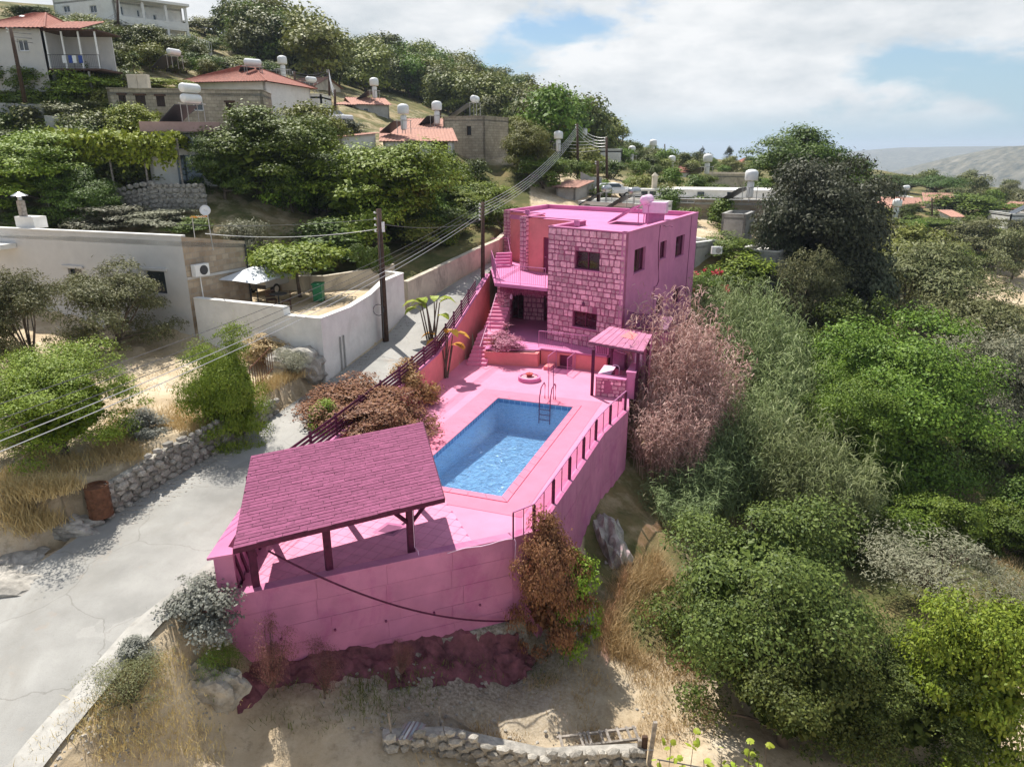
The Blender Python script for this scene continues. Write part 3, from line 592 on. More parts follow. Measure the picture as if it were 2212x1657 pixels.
fm_ = N(tr_, 'ShaderNodeMath', operation='MULTIPLY_ADD', use_clamp=True, inp={1: 1.5, 2: .05}); tr_.links.new(fr.outputs[0], fm_.inputs[0]); tr_.links.new(fm_.outputs[0], ms.inputs[0]); tr_.links.new(tp.outputs[0], ms.inputs[1]); tr_.links.new(gl.outputs[0], ms.inputs[2]); tr_.links.new(ms.outputs[0], o.inputs[0]); M['water'] = m
MB().add([(x, y, -.12) for x, y in PL], [(0, 1, 2, 3) if sgn > 0 else (3, 2, 1, 0)]).part('water', M['water'], t)
lt = thing('pool_ladder', 'tall bent metal pool handrail at the far edge of the pool', 'ladder', (1.6, 33.2, 0))
c0 = Vector((1.75, 33.45, 0)); dx = Vector((.34, .94, 0)); px_ = Vector((.94, -.34, 0))
for s_ in (-.28, .28):
    MB().tube([c0 + px_ * s_ + dx * .55, c0 + px_ * s_ + dx * .55 + Vector((0, 0, .75)), c0 + px_ * s_ + dx * .4 + Vector((0, 0, .9)), c0 + px_ * s_ - dx * .1 + Vector((0, 0, .8)), c0 + px_ * s_ - dx * .35 + Vector((0, 0, .35)), c0 + px_ * s_ - dx * .4 + Vector((0, 0, -1.0))], .028, 8).part('handrail', M['p_dark'], lt)
for k in range(3): MB().tube([c0 + px_ * -.28 - dx * .4 + Vector((0, 0, -.25 - .27 * k)), c0 + px_ * .28 - dx * .4 + Vector((0, 0, -.25 - .27 * k))], .025, 6).part('rung', M['p_dark'], lt)
MB().tube([c0 + px_ * -.1 + dx * .55, c0 + px_ * -.1 + dx * .6 + Vector((0, 0, 1.75)), c0 + px_ * .12 + dx * .6 + Vector((0, 0, 1.8)), c0 + px_ * .2 + dx * .5], .02, 6).part('shower_pipe', M['p_dark'], lt)
# ---------------------------------------------------------------- front and right retaining walls, panel by panel
def panel_wall(name, label, P0, P1, ztop, zbot, rows, cols, mt, th=.28, cap=None, seed=1):
    e, n, ln = frame(P0, P1); o = Vector((*P0, 0)); rs = random.Random(seed); mid = Vector((P0[0], P0[1], zbot))
    w = thing(name, label, 'wall', mid); w2 = MB().ob(o + Vector((0, 0, zbot)) - n * (th + .001), e * ln, n * (th - .02), Vector((0, 0, ztop - zbot))); w2.part('core', mt, w)
    for r_ in range(rows):
        a = zbot + (ztop - zbot) * r_ / rows; b = zbot + (ztop - zbot) * (r_ + 1) / rows; k0 = rs.uniform(.0, .25) if r_ % 2 else 0
        cuts = [0] + [min(ln, max(0, ln * (k + k0) / cols)) for k in range(1, cols)] + [ln]
        for k in range(cols):
            if cuts[k + 1] - cuts[k] < .1: continue
            pr = rs.uniform(-.006, .008)
            MB().ob(o + e * (cuts[k] + .004) + Vector((0, 0, a + .005)) - n * .021, e * (cuts[k + 1] - cuts[k] - .008), n * (.021 + pr), Vector((0, 0, b - a - .010))).part('concrete_panel', mt, w)
    if cap: MB().ob(o + Vector((0, 0, ztop + .002)) - n * (th + .03), e * ln, n * (th + .06), Vector((0, 0, .07))).part('coping', cap, w)
    return w
panel_wall('retaining_wall', 'tall rose concrete retaining wall facing the field, below the canopy', CFL, CFR, .10, -5.2, 8, 4, M['p_conc'], cap=M['p_conc'], seed=4)
wp = MB(); e, n, ln = frame(CFL, CFR)
for k in range(5): q = Vector((*CFL, -1.6 - .12 * k)) + e * (1.0 + k * 1.55) + n * .0; MB().tube([q - n * .05, q + n * .07], .035, 8).part('weep_pipe', M['p_dark'], [o for o in bpy.data.objects if o.name == 'retaining_wall'][0])
# corner pier + side wall at the lane, with slatted opening
t = thing('lane_wall', 'high rose wall between canopy and lane', 'wall', (-8.4, 17.0, 0))
FLo = (-8.21, 16.96)
MB().prism([FLo, CFL, (CFL[0] - .12, CFL[1] + .3), (-8.3, 17.3)], -3.8, 1.42).part('pier', M['p_conc'], t)
MB().prism([(-8.32, 17.28), (-8.02, 17.3), (-8.15, 20.3), (-8.45, 20.45)], -1.6, 1.42).part('wall_panel', M['p_wall'], t)
MB().prism([(-8.36, 16.9), (-7.73, 17.12), (-7.85, 17.45), (-8.0, 17.5), (-8.12, 20.3), (-8.5, 20.48)], 1.424, 1.50).part('coping', M['p_wall'], t)
for k in range(7):
    y = 17.35 + k * .42; MB().ob((-7.9 - (y - 17.35) * .05, y + .15, .1), (.06, 0, 0), (0, .10, 0), (-.28, 0, 1.25)).part('trellis_slat', M['p_wood'], t)
# right wall under the glass balustrade
zb = [-4.6, -4.4, -4.0, -3.4, -2.2, -1.6]
for i in range(len(RB) - 1):
    e, n, ln = frame(RB[i], RB[i + 1])
    panel_wall('retaining_wall', ['short rose wall turning the corner under the first glass panel', 'rose wall under the glass balustrade nearest the field', 'rose wall under the middle of the glass balustrade', 'stained rose wall under the far glass panels', 'rose wall beside the poolside bar'][i], RB[i], RB[i + 1], .10, zb[i] - .8, 5, max(1, int(ln / 1.6)), M['p_conc'], cap=M['p_conc'], seed=10 + i)
# ---------------------------------------------------------------- glass balustrade
t = thing('glass_balustrade', 'glass balustrade with dark posts along the right edge of the deck', 'balustrade', (2.5, 24.9, .17))
def along(pl, s):
    for i in range(len(pl) - 1):
        d = math.dist(pl[i], pl[i + 1])
        if s <= d or i == len(pl) - 2: return Vector(pl[i]).lerp(Vector(pl[i + 1]), s / d)
        s -= d
BL = [(.0, 20.1), (.75, 20.7), (2.35, 24.9), (3.9, 29.05), (5.45, 31.95)]; tot = sum(math.dist(BL[i], BL[i + 1]) for i in range(4)); NP = 9
ss = [.05, .92] + [.92 + (tot - .97) * (k + 1) / 6 for k in range(6)]
pp = [along(BL, s) for s in ss]
for i, p in enumerate(pp):
    MB().box((p.x, p.y, .17 + .475), (.10, .10, .95) if i else (.05, .05, .95), .35).part('post', M['p_wood'], t, bevel=.01)
    if i < len(pp) - 1:
        q = pp[i + 1]; d = (q - p).normalized(); ln = (q - p).length
        for k in (0, 1):
            a = p + d * (.09 + k * (ln / 2 - .02)); b_ = p + d * (ln / 2 - .05 + k * (ln / 2 - .04)); nn_ = Vector((d.y, -d.x)) * .006
            MB().add([(a.x, a.y, .24), (b_.x, b_.y, .24), (b_.x, b_.y, 1.08), (a.x, a.y, 1.08)], [(0, 1, 2, 3)]).part('glass_pane', M['p_glasspanel'], t)
        mid = (p + q) / 2; MB().tube([(mid.x, mid.y, .17), (mid.x, mid.y, 1.14)], .018, 6).part('slim_post', M['p_dark'], t)
        MB().tube([(p.x, p.y, 1.14), (q.x, q.y, 1.14)], .028, 8).part('handrail', M['p_metal'], t)
# ---------------------------------------------------------------- left boundary wall and slatted fence
t = thing('boundary_wall', 'coral boundary wall between the deck and the lane', 'wall', (-5.5, 31, 0))
BW = [(-8.3, 20.5, 1.25), (-6.8, 26, 1.3), (-5.2, 32, 1.35), (-4.0, 36.6, 1.55), (-3.55, 38.3, 1.9), (-2.85, 41.0, 2.65), (-2.2, 44.2, 3.3), (-1.5, 47.5, 4.0)]
for i in range(len(BW) - 1):
    a, b_ = BW[i], BW[i + 1]; e, n, ln = frame(a, b_); q = [(a[0], a[1]), (b_[0], b_[1]), (b_[0] - n.x * -.0 - .26, b_[1] + .07), (a[0] - .26, a[1] + .07)]
    MB().prism(q, -.5, [a[2], b_[2], b_[2], a[2]]).part('wall_panel', M['p_orange'], t)
    MB().prism([(a[0] + .04, a[1]), (b_[0] + .04, b_[1]), (b_[0] - .30, b_[1] + .08), (a[0] - .30, a[1] + .08)], [z + .003 for z in (a[2], b_[2], b_[2], a[2])], [z + .06 for z in (a[2], b_[2], b_[2], a[2])]).part('coping', M['p_wall'], t)
t = thing('slat_fence', 'dark plum fence of horizontal slats on the wall by the lane', 'fence', (-5.6, 31, 1.3))
for i in range(len(BW) - 2):
    a, b_ = Vector(BW[i]), Vector(BW[i + 1]); a.x -= .13; b_.x -= .13; k = max(1, round((b_ - a).length / 1.9)); a.z += .06; b_.z += .06
    for j in range(k):
        p, q = a.lerp(b_, j / k), a.lerp(b_, (j + 1) / k); d = (q - p); e = Vector((d.x, d.y, 0)).normalized(); nn_ = Vector((e.y, -e.x, 0)) * .025
        MB().ob(p - e * .04 - nn_ * 1.6, e * .08, nn_ * 3.2, Vector((0, 0, .92))).part('post', M['p_wood'], t)
        for s_ in range(5):
            MB().ob(p + Vector((0, 0, .07 + s_ * .175)) + nn_ * 1.7, d, nn_ * .9, Vector((0, 0, .11))).part('slat', M['p_wood'], t)
# ---------------------------------------------------------------- canopy over the near terrace
RR, RL, NR, NL = atz(912.8, 911.4, 3.0), atz(542, 985, 3.0), atz(959.6, 1075.8, 2.3), atz(503, 1186, 2.3)
t = thing('timber_canopy', 'open timber canopy with mauve shingle roof on the near terrace', 'canopy', (-5, 19.8, 0))
rf = MB(); dn = Vector((0, 0, -.05)); rf.add([NL, NR, RR, RL] + [p + dn for p in (NL, NR, RR, RL)], [(0, 1, 2, 3), (7, 6, 5, 4), (0, 4, 5, 1), (1, 5, 6, 2), (2, 6, 7, 3), (3, 7, 4, 0)])
roof = rf.part('roof_deck', M['p_wood'], t)
NRW, NCO = 30, 10; nrm = (NR - NL).cross(RR - NR).normalized(); rs = random.Random(3)
def rp_(u, v): return NL.lerp(NR, u).lerp(RL.lerp(RR, u), v)
for r_ in range(NRW):
    v0, v1 = r_ / NRW, min(1, (r_ + 1.25) / NRW); off = (r_ % 2) * .5 + rs.uniform(-.18, .18); ed = [0] + [min(1, max(0, (k + off) / (NCO - 1))) for k in range(NCO - 1)] + [1]; ed = sorted(set(ed))
    for k in range(len(ed) - 1):
        if ed[k + 1] - ed[k] < .01: continue
        u0, u1 = ed[k] + .0012, ed[k + 1] - .0012; lift = rs.uniform(.012, .022); tipv = v0 - rs.uniform(0, .004) + (.0045 if rs.random() < .3 else 0)
        b0, b1, b2, b3 = rp_(u0, tipv), rp_(u1, tipv), rp_(u1, v1), rp_(u0, v1); hi = nrm * lift; lo_ = nrm * .002
        MB().add([b0 + hi, b1 + hi, b2 + lo_, b3 + lo_, b0 + nrm * .003, b1 + nrm * .003], [(0, 1, 2, 3), (4, 5, 1, 0)]).part('shingle', M['p_shingle'], roof)
# fascias
for a, b_ in ((NL, NR), (RL, RR), (NL, RL), (NR, RR)):
    d = (b_ - a).normalized(); sd_ = d.cross(nrm).normalized(); MB().ob(a - nrm * .17, b_ - a, nrm * .165, sd_ * (-.03 if a in (NL,) and b_ is NR or a is RR else .03)).part('fascia', M['p_wood'], t)
def post(p, h, s_=.21): return MB().box((p[0], p[1], h / 2 + .013), (s_, s_, h - .02), .46).part('post', M['p_wood'], t, bevel=.012)
PA, PB = atz(889, 1190, .1), atz(712, 1232, .1); PC = PB + (PB - PA) * .78
eA = (PA - PB).normalized(); bk_ = Vector((-eA.y, eA.x, 0))
QA, QC = rp_(.93, .93), rp_(.07, .93); QA.z = QC.z = 0; PC = Vector((*CFL, .1)) + e_ * .5 - n_ * .28
for P_ in (PA, PB, PC): post(P_, 2.1)
for P_ in (QA, (QA + QC) / 2, QC): post(P_, 2.58)
zt_ = Vector((0, 0, 1))
for p, h in ((PC, 2.12), (QC, 2.62)):
    s0 = p - eA * .15; MB().ob(s0 + zt_ * (h - .09) - bk_ * .06, eA * ((PA - PC).length + .8), bk_ * .12, zt_ * .18).part('beam', M['p_wood'], t)
for k in range(9):
    a = rp_(.03 + .94 * k / 8, .02) - nrm * .056; MB().ob(a, (NR - NL).normalized() * .07, rp_(.03 + .94 * k / 8, .98) - nrm * .056 - a, -nrm * .1).part('rafter', M['p_wood'], t)
for P_, sg in ((PA, 1), (PA, -1), (QA, -1)):
    MB().tube([P_ + zt_ * 1.0 + eA * .05 * sg, P_ + zt_ * 1.98 + eA * .95 * sg], .07, 4).part('brace', M['p_wood'], t)
cb = MB().tube([PA + Vector((.1, -.05, 2.25)), PA + Vector((.12, -.1, .2)), PA + Vector((.25, -.3, .19)), PA + Vector((.3, -.42, -.1))], .012, 5); cb.part('cable', M['p_white'], t)
# hose slung across the retaining wall
pts = []
h0 = atz(580, 1190, 1.9); h1 = atz(1095, 1320, 0); h1 = Vector((CFR[0] - .1, CFR[1] - .2, -2.9))
for k in range(25):
    s_ = k / 24; p = h0.lerp(h1, s_); p.z -= 1.15 * 4 * s_ * (1 - s_) * (.55 + .0 * s_) ; pts.append(p)
MB().tube(pts, .028, 6).top('slung_hose', M['p_wood'], h0, 'dark hose sagging across the front of the retaining wall', 'hose', smooth=True)
# white hose lying on the wall top
pts = [Vector((CFR[0], CFR[1], 0)) - e_ * (k * .28) + Vector((.05, -.12 + .05 * math.sin(k * 1.3), .19)) for k in range(9)]
MB().tube([Vector((.1, 20.0, -.6)), Vector((.12, 20.05, .1))] + pts, .018, 5).top('garden_hose', M['p_white'], (0, 20, .1), 'thin pale hose lying along the wall top', 'hose', smooth=True)
# ================================================================ the villa
TZ, FZ, BZ, RZV = .9, 3.9, 4.1, 7.45         # terrace, balcony underside, balcony floor, roof slab
FL, FR, BR, BK, WL, P2, P1, IN = (2.15, 42.35), (6.22, 39.12), (13.2, 51.5), (2.8, 58.5), (-.4, 53.4), (2.1, 50.6), (.85, 48.75), (4.45, 45.75)
villa = thing('villa', 'two-storey pink stone-fronted villa behind the pool', 'house', (5, 47, TZ))
def Zv(x, y): return ((1700 + x * .4527) * .5908, (700 + y * .4527) * .5908)
def rect(P0, P1, a, b, zf=Zv):
    (u0, z1), (u1, z0) = onw(*zf(*a), P0, P1), onw(*zf(*b), P0, P1); return (min(u0, u1), max(u0, u1), min(z0, z1), max(z0, z1))
fw_up = rect(FL, FR, (890, 478), (1085, 648)); fw_lo = rect(FL, FR, (873, 962), (1060, 1122))
rw = [rect(FR, BR, a, b) for a, b in (((1372, 475), (1450, 632)), ((1580, 412), (1622, 535)), ((1708, 370), (1765, 512)), ((1548, 872), (1592, 985)), ((1685, 800), (1732, 892)))]
rw = [(h[0], h[1], sum(sorted((h[2], h[3]))[:1]), max(h[2:])) for h in rw]
# outer walls
mw = MB(); wall(mw, FL, FR, TZ, 7.7, .25, [fw_up, fw_lo]); mw.part('front_wall', M['p_mortar'], villa)
mw = MB(); wall(mw, FR, BR, -1.2, 7.7, .25, rw); mw.part('side_wall', M['p_wall'], villa)
mw = MB(); wall(mw, BR, BK, -1.2, 7.7, .25); wall(mw, BK, WL, -1.2, 7.7, .25); mw.part('rear_wall', M['p_wall'], villa)
# upper wing (coral), its door, and the return wall of the stone block
ln = math.dist(P1, IN); dr = onw(*Zv(632, 365), P1, IN)[0]; dr = min(max(dr, 1.0), ln - 1.0)
mw = MB(); wall(mw, P1, IN, BZ, 7.62, .25, [(dr, dr + .85, BZ + .01, BZ + 2.35)]); wall(mw, P2, P1, BZ, 7.62, .25); wall(mw, WL, P2, BZ, 7.62, .25); mw.part('wing_wall', M['p_orange'], villa)
e, n, _ = frame(P1, IN); o = Vector((*P1, BZ)) + e * dr - n * .1
d_ = MB().ob(o + e * .003, e * .844, -n * .05, Vector((0, 0, 2.33))).part('door', M['p_frame'], villa); MB().tube([o + e * .1 + n * .03 + Vector((0, 0, 1.05)), o + e * .22 + n * .03 + Vector((0, 0, 1.05))], .02, 6).part('handle', M['p_metal'], d_)
mw = MB(); wall(mw, IN, FL, TZ, 7.7, .25); mw.part('return_wall', M['p_mortar'], villa)
# ground-floor porch recess under the balcony
B0, B1 = (-.35, 47.9), (3.45, 46.75); lnb = math.dist(B0, B1); dh = [(.35, 1.2, TZ + .01, 3.0), (lnb - 1.35, lnb - .35, TZ + .01, 3.05)]
mw = MB(); wall(mw, B0, B1, TZ, FZ, .25, dh); mw.part('porch_wall', M['p_mortar'], villa)
for h in dh: window(villa, B0, B1, h, M['p_frame'], M['p_glass'], None, .1, .07, 1, 'door', False)
mw = MB(); wall(mw, (-.62, 45.6), (-.35, 47.9), TZ, FZ, .25); mw.part('porch_side_wall', M['p_orange'], villa)
# roof slab, parapets
rp2 = [FL, FR, BR, BK, WL, P2, P1, IN]; c0 = [(x * .985 + 5 * .015, y * .985 + 47 * .015) for x, y in rp2]
MB().prism(c0, 7.15, RZV).part('roof_slab', M['p_roof'], villa)
for a, b_ in zip(rp2, rp2[1:] + rp2[:1]):
    e, n, ln = frame(a, b_); MB().ob(Vector((*a, 7.702)) + n * .04, e * ln, -n * .32, Vector((0, 0, .06))).part('parapet_cap', M['p_wall'], villa)
# balcony
bal = [(-1.08, 43.95), (2.08, 42.2), (4.4, 45.7), (.85, 48.7), (2.05, 50.5), (-.4, 53.35), (-1.55, 50.5)]
MB().prism(bal, FZ, BZ).part('balcony_slab', M['p_roof'], villa)
railing(villa, [(-1.45, 50.2, BZ), (-1.0, 44.05, BZ), (2.0, 42.4, BZ)], 1.15, M['p_metal'], bars=.13, name='balcony_railing')
fr_ = MB()
for k in range(70):
    p = Vector((-.75, 44.2, FZ)).lerp(Vector((2.1, 42.75, FZ)), k / 69); rs_ = random.Random(k); h = rs_.uniform(.35, .6); fr_.ob(p + Vector((0, 0, -h)), (.03, -.015, 0), (0.004, .008, 0), (0, 0, h))
fr_.part('reed_fringe', M['p_fringe'], villa)
# stair up from balcony to the lane
for k in range(5):
    MB().ob((-1.25 + .04 * k, 49.6 + .3 * k, BZ + .001), (1.1, .35, 0), (-.08, .3, 0), (0, 0, .17 * (k + 1))).part('step', M['p_roof'], villa)
MB().tube([(-.1, 49.9, BZ), (-.1, 49.9, BZ + 1), (-.3, 51.4, BZ + 1.85), (-1.5, 51.2, BZ + 1.85)], .022, 6).part('handrail', M['p_metal'], villa)
# stone pillars
def pillar(c, z0, z1, s_, rz, seed):
    pl = MB().box((c[0], c[1], (z0 + z1) / 2), (s_ - .05, s_ - .05, z1 - z0), rz).part('pillar', M['p_mortar'], villa)
    ca, sa = math.cos(rz), math.sin(rz); cs = [(c[0] + (a * ca - b * sa) * s_ / 2, c[1] + (a * sa + b * ca) * s_ / 2) for a, b in ((-1, -1), (1, -1), (1, 1), (-1, 1))]
    for i in range(4): stones(pl, cs[i], cs[(i + 1) % 4], z0, z1, M['p_stone'], (), (.2, .34), (.2, .4), .01, seed + i, joined=True)
    return pl
RH = math.atan2(FR[1] - FL[1], FR[0] - FL[0])
pillar((-.55, 45.2), TZ, FZ, .6, RH, 20); pillar((P1[0] + .05, P1[1] - .05), BZ, 7.75, .55, RH, 30); pillar((WL[0] + .2, WL[1] + .05), BZ, 7.75, .6, RH, 40)
# front stones one by one; the rest of the stonework joined
stones(villa, FL, FR, TZ, 7.69, M['p_stone'], [fw_up, fw_lo], (.22, .42), (.24, .58), .035, 5, .022)
stones(villa, IN, FL, TZ, 7.69, M['p_stone'], (), (.22, .42), (.24, .58), .035, 6, .022, joined=True)
stones(villa, B0, B1, TZ, FZ, M['p_stone'], dh, (.25, .36), (.26, .46), .03, 7, .03, joined=True)
for h in (fw_up, fw_lo): window(villa, FL, FR, h, M['p_frame'], M['p_glass'], M['p_wall'], .14, .06, 1)
for h in rw: window(villa, FR, BR, h, M['p_frame'], M['p_glass'], M['p_wall'], .14, .05, 1 if h[1] - h[0] > .9 else 0)
# lamps, drainpipe, conduit, floodlights
e, n, _ = frame(FL, FR); pu, pz = onw(*Zv(960, 915), FL, FR); p = Vector((*FL, pz)) + e * pu + n * .06
MB().lathe(p, [(.05, -.08), (.09, -.02), (.09, .1), (.04, .14)], 10).part('wall_lamp', M['p_dark'], villa)
e, n, _ = frame(FR, BR); cb = [Vector((*FR, onw(*Zv(x, y), FR, BR)[1])) + e * onw(*Zv(x, y), FR, BR)[0] + n * .03 for x, y in ((1575, 275), (1560, 420), (1560, 600), (1562, 720), (1545, 765), (1525, 770), (1518, 1030))]
MB().tube(cb, .022, 6).part('drainpipe', M['p_dark'], villa)
u, z = onw(*Zv(1830, 200), FR, BR); MB().tube([Vector((*FR, 7.6)) + e * u + n * .02, Vector((*FR, 1)) + e * (u - .1) + n * .02], .015, 5).part('conduit', M['p_dark'], villa)
for c in ((3.75, 41.9), (1.05, 49.15)):
    f_ = MB().box((c[0], c[1], 7.95), (.34, .1, .3), RH).part('floodlight', M['p_metal'], villa); MB().box((c[0], c[1], 7.79), (.06, .06, .1), RH).part('bracket', M['p_dark'], f_)
# small lantern under the balcony
MB().lathe((-.05, 44.6, 3.0), [(.03, .3), (.08, .25), (.1, .02), (.05, -.05)], 8).part('lantern', M['p_white'], villa)
# hoop lying on the roof, loose cable
pts = [(4.9 + .55 * math.cos(a), 41.75 + .55 * math.sin(a), RZV + .02) for a in np.linspace(0, 2 * math.pi, 25)]
MB().tube(pts, .02, 5).top('roof_hoop', M['p_dark'], (4.9, 41.75, RZV), 'dark ring of hose lying on the villa roof corner', 'hose')
rs_ = random.Random(4); pts = [(8.2 + k * .13 + rs_.uniform(-.12, .12), 44.6 + .25 * math.sin(k) + rs_.uniform(-.1, .1), RZV + .03 + .05 * (k % 2)) for k in range(14)]
MB().tube(pts, .018, 5).top('roof_cable', M['p_dark'], (8.2, 44.6, RZV), 'tangled cable on the villa roof behind the solar heater', 'cable', smooth=True)
# ---------------------------------------------------------------- solar water heater on the roof
def solar_heater(loc, rz, s_, label, tanks=1, group=None, mt=None, upright=False, panel=True, fm=None, tm=None):
    """tilted collector, stand and storage tank(s)"""
    t = thing('solar_water_heater', label, 'water heater', loc, 0, group); ca, sa = math.cos(rz), math.sin(rz); tm = tm or M['whitemetal']; fm = fm or M['grey']
    def Q(x, y, z): return Vector((loc[0] + (x * ca - y * sa) * s_, loc[1] + (x * sa + y * ca) * s_, loc[2] + z * s_))
    if panel:
        a, b, c, d = Q(-.95, -1.2, .1), Q(.95, -1.2, .1), Q(.95, .5, 1.15), Q(-.95, .5, 1.15); nn_ = (b - a).cross(d - a).normalized() * .05 * s_
        pm = MB().add([a, b, c, d, a - nn_, b - nn_, c - nn_, d - nn_], [(0, 1, 2, 3), (7, 6, 5, 4), (0, 4, 5, 1), (1, 5, 6, 2), (2, 6, 7, 3), (3, 7, 4, 0)]).part('collector', M['darkmetal'] if fm is M['grey'] else fm, t)
        sh = nn_ * .35
        for k in (0, 1):
            f0, f1 = .03 + .49 * k, .48 + .49 * k
            MB().add([a.lerp(b, f0).lerp(d.lerp(c, f0), .04) + sh, a.lerp(b, f1).lerp(d.lerp(c, f1), .04) + sh, a.lerp(b, f1).lerp(d.lerp(c, f1), .96) + sh, a.lerp(b, f0).lerp(d.lerp(c, f0), .96) + sh], [(0, 1, 2, 3)]).part('glazing', M['solar'], pm)
    legs = ((-.7, .75), (.7, .75), (-.7, 1.35), (.7, 1.35))
    for x, y in legs: MB().tube([Q(x, y, 0), Q(x, y, 1.2)], .03 * s_, 4).part('leg', fm, t)
    MB().tube([Q(-.9, .75, 1.2), Q(.9, .75, 1.2)], .03 * s_, 4).part('cross_bar', fm, t); MB().tube([Q(-.9, 1.35, 1.2), Q(.9, 1.35, 1.2)], .03 * s_, 4).part('cross_bar', fm, t)
    ax = (Q(1, 0, 0) - Q(0, 0, 0)).normalized()
    prof = [(0, -.78), (.16, -.77), (.27, -.7), (.3, -.6), (.3, .6), (.27, .7), (.16, .77), (0, .78)]; prof = [(r * s_, h * s_) for r, h in prof]
    if upright:
        MB().lathe(Q(0, 1.05, 1.0), [(r, h * .9) for r, h in prof], 14).part('tank', tm, t, smooth=True); MB().lathe(Q(0, 1.05, 1.75), [(r * s_, h * s_) for r, h in ((0, -.02), (.5, 0), (.54, .06), (.55, .62), (.48, .78), (.3, .88), (.06, .92), (0, .92))], 16).part('cold_tank', tm, t, smooth=True)
    else:
        for k in range(tanks): MB().lathe(Q(0, 1.05, 1.52 + .66 * k), prof, 14, axis=ax).part('tank', tm, t, smooth=True)
    MB().tube([Q(-.85, -1.1, .2), Q(-1.05, .2, .9), Q(-.95, .9, 1.5)], .02 * s_, 5).part('pipe', M['darkmetal'], t)
    return t
c = (7.6, 46.8, RZV)
h_ = solar_heater(c, -2.0, 1.0, 'solar water heater with pale pink tanks on the villa roof', 1, None, fm=M['p_metal'], tm=M['p_white'])
MB().box((9.1, 46.2, RZV + 1.05), (1.5, .8, .7), RH + .3).part('cold_tank', M['p_white'], h_, bevel=.06)
MB().box((9.1, 46.2, RZV + .36), (1.2, .06, .68), RH + .3).part('stand', M['p_metal'], h_)
# ================================================================ terrace in front of the villa
t = thing('terrace', 'raised pink terrace between the villa and the pool deck', 'terrace', (2, 40, 0))
TW = [(-1.62, 40.2), (1.5, 39.95), (1.7, 40.05), (5.35, 38.45), (6.3, 39.2), (6.2, 39.4), (2.15, 42.6), (3.5, 46.9), (-.4, 48), (-1.2, 45.3), (-1.2, 42.5)]
DW0, DW1 = (1.7, 40.05), (5.35, 38.45); dl = math.dist(DW0, DW1)
d0 = onw(*zz_(1010, 680), DW0, DW1)[0] if False else 1.15; dhole = (1.15, 1.95, -.6, .72)
mw = MB(); wall(mw, DW0, DW1, -.7, TZ, .3, [dhole]); mw.part('terrace_wall', M['p_orange'], t)
MB().prism(TW, TZ - .06, TZ).part('terrace_floor', M['p_roof'], t)
e, n, _ = frame(DW0, DW1)
MB().ob(Vector((*DW0, TZ + .003)) + n * .06, e * dl, -n * .36, Vector((0, 0, .07))).part('coping', M['p_wall'], t)
dd = MB().ob(Vector((*DW0, -.6)) + e * 1.155 - n * .15, e * .79, -n * .05, Vector((0, 0, 1.3))).part('door', M['p_frame'], t); MB().box(tuple(Vector((*DW0, .1)) + e * 1.85 - n * .13), (.04, .04, .1)).part('handle', M['p_metal'], dd)
railing(t, [Vector((*DW0, TZ + .07)) + e * k - n * .15 for k in (-.2, 1.8, dl - .1)], 1.0, M['p_metal'], bars=.13, name='terrace_railing')
# sunken well in front of the little door and its side rails
MB().ob(Vector((*DW0, .004)) + e * 1.1 + n * .02, e * .95, n * 1.3, Vector((0, 0, .004))).part('well_floor', M['p_dark'], t)
for u in (1.0, 2.15):
    a = Vector((*DW0, 0)) + e * u + n * .1; b_ = a + n * 1.35; railing(t, [a, b_], 1.0, M['p_metal'], bars=.16, name='door_railing')
MB().ob(Vector((*DW0, .003)) + e * .55 + n * .1, e * .4, n * .9, Vector((0, 0, .2))).part('step_block', M['p_orange'], t)
# planter wall
PW = [(-1.62, 40.1), (1.48, 39.45), (1.6, 39.9), (1.75, 40.4), (-1.3, 42.2)]
MB().prism(PW, -.2, [.75, .8, .8, .8, .78]).part('planter', M['p_orange'], t)
MB().prism([(-1.45, 40.25), (1.3, 39.65), (1.45, 40.2), (-1.2, 41.9)], [.76, .81, .81, .79], [.80, .85, .85, .83]).part('planter_soil', M['p_earth'], t)
# ---------------------------------------------------------------- stair from the deck up to the lane
t = thing('garden_stair', 'pink stone stair climbing beside the boundary wall', 'stair', (-2.4, 39.8, 0))
k = 0; y = 39.75
for k in range(19):
    z0 = .17 * k
    land = k in (7,)
    dy = .30 if not land else 1.4
    xl_ = -13.75 + .265 * y + .55; xl_ = max(xl_, -2.95 + (y - 39.75) * .2); w = 1.15 if y < 45 else .95
    MB().ob((xl_, y, max(z0 - .6, 0) if k else .003), (w, -.12, 0), (dy * .24, dy, 0), (0, 0, z0 + .17 - (max(z0 - .6, 0) if k else .003))).part('step', M['p_tile'], t)
    y += dy
MB().tube([(-1.85, 39.6, .1), (-1.85, 39.6, 1.2), (-1.55, 41.0, 1.95), (-1.35, 42.0, 2.05), (-.6, 42.3, 2.05)], .024, 6).part('handrail', M['p_metal'], t)
MB().tube([(-1.35, 42.6, 1.3), (-1.35, 42.6, 2.3), (-1.0, 44.6, 3.3)], .024, 6).part('handrail', M['p_metal'], t)
MB().tube([(-1.5, 41.2, .9), (-1.5, 41.2, 1.95)], .02, 6).part('rail_post', M['p_metal'], t)
# ---------------------------------------------------------------- round stone bowl on the deck
t = thing('round_planter', 'low round stone planter with a red clay pot on the deck', 'planter', (.95, 37.05, 0))
MB().lathe((.95, 37.05, .004), [(.62, 0), (.62, .22), (.5, .22), (.5, .16), (0, .16)], 28).part('stone_ring', M['p_wall'], t)
MB().lathe((.95, 37.05, .17), [(.46, 0), (.44, .03), (0, .04)], 20).part('gravel', M['p_stone'], t)
MB().lathe((.95, 37.05, .20), [(.12, 0), (.2, .16), (.22, .18), (.17, .18), (.08, .1), (0, .3)], 14).part('clay_pot', M['p_clay'], t, smooth=True)
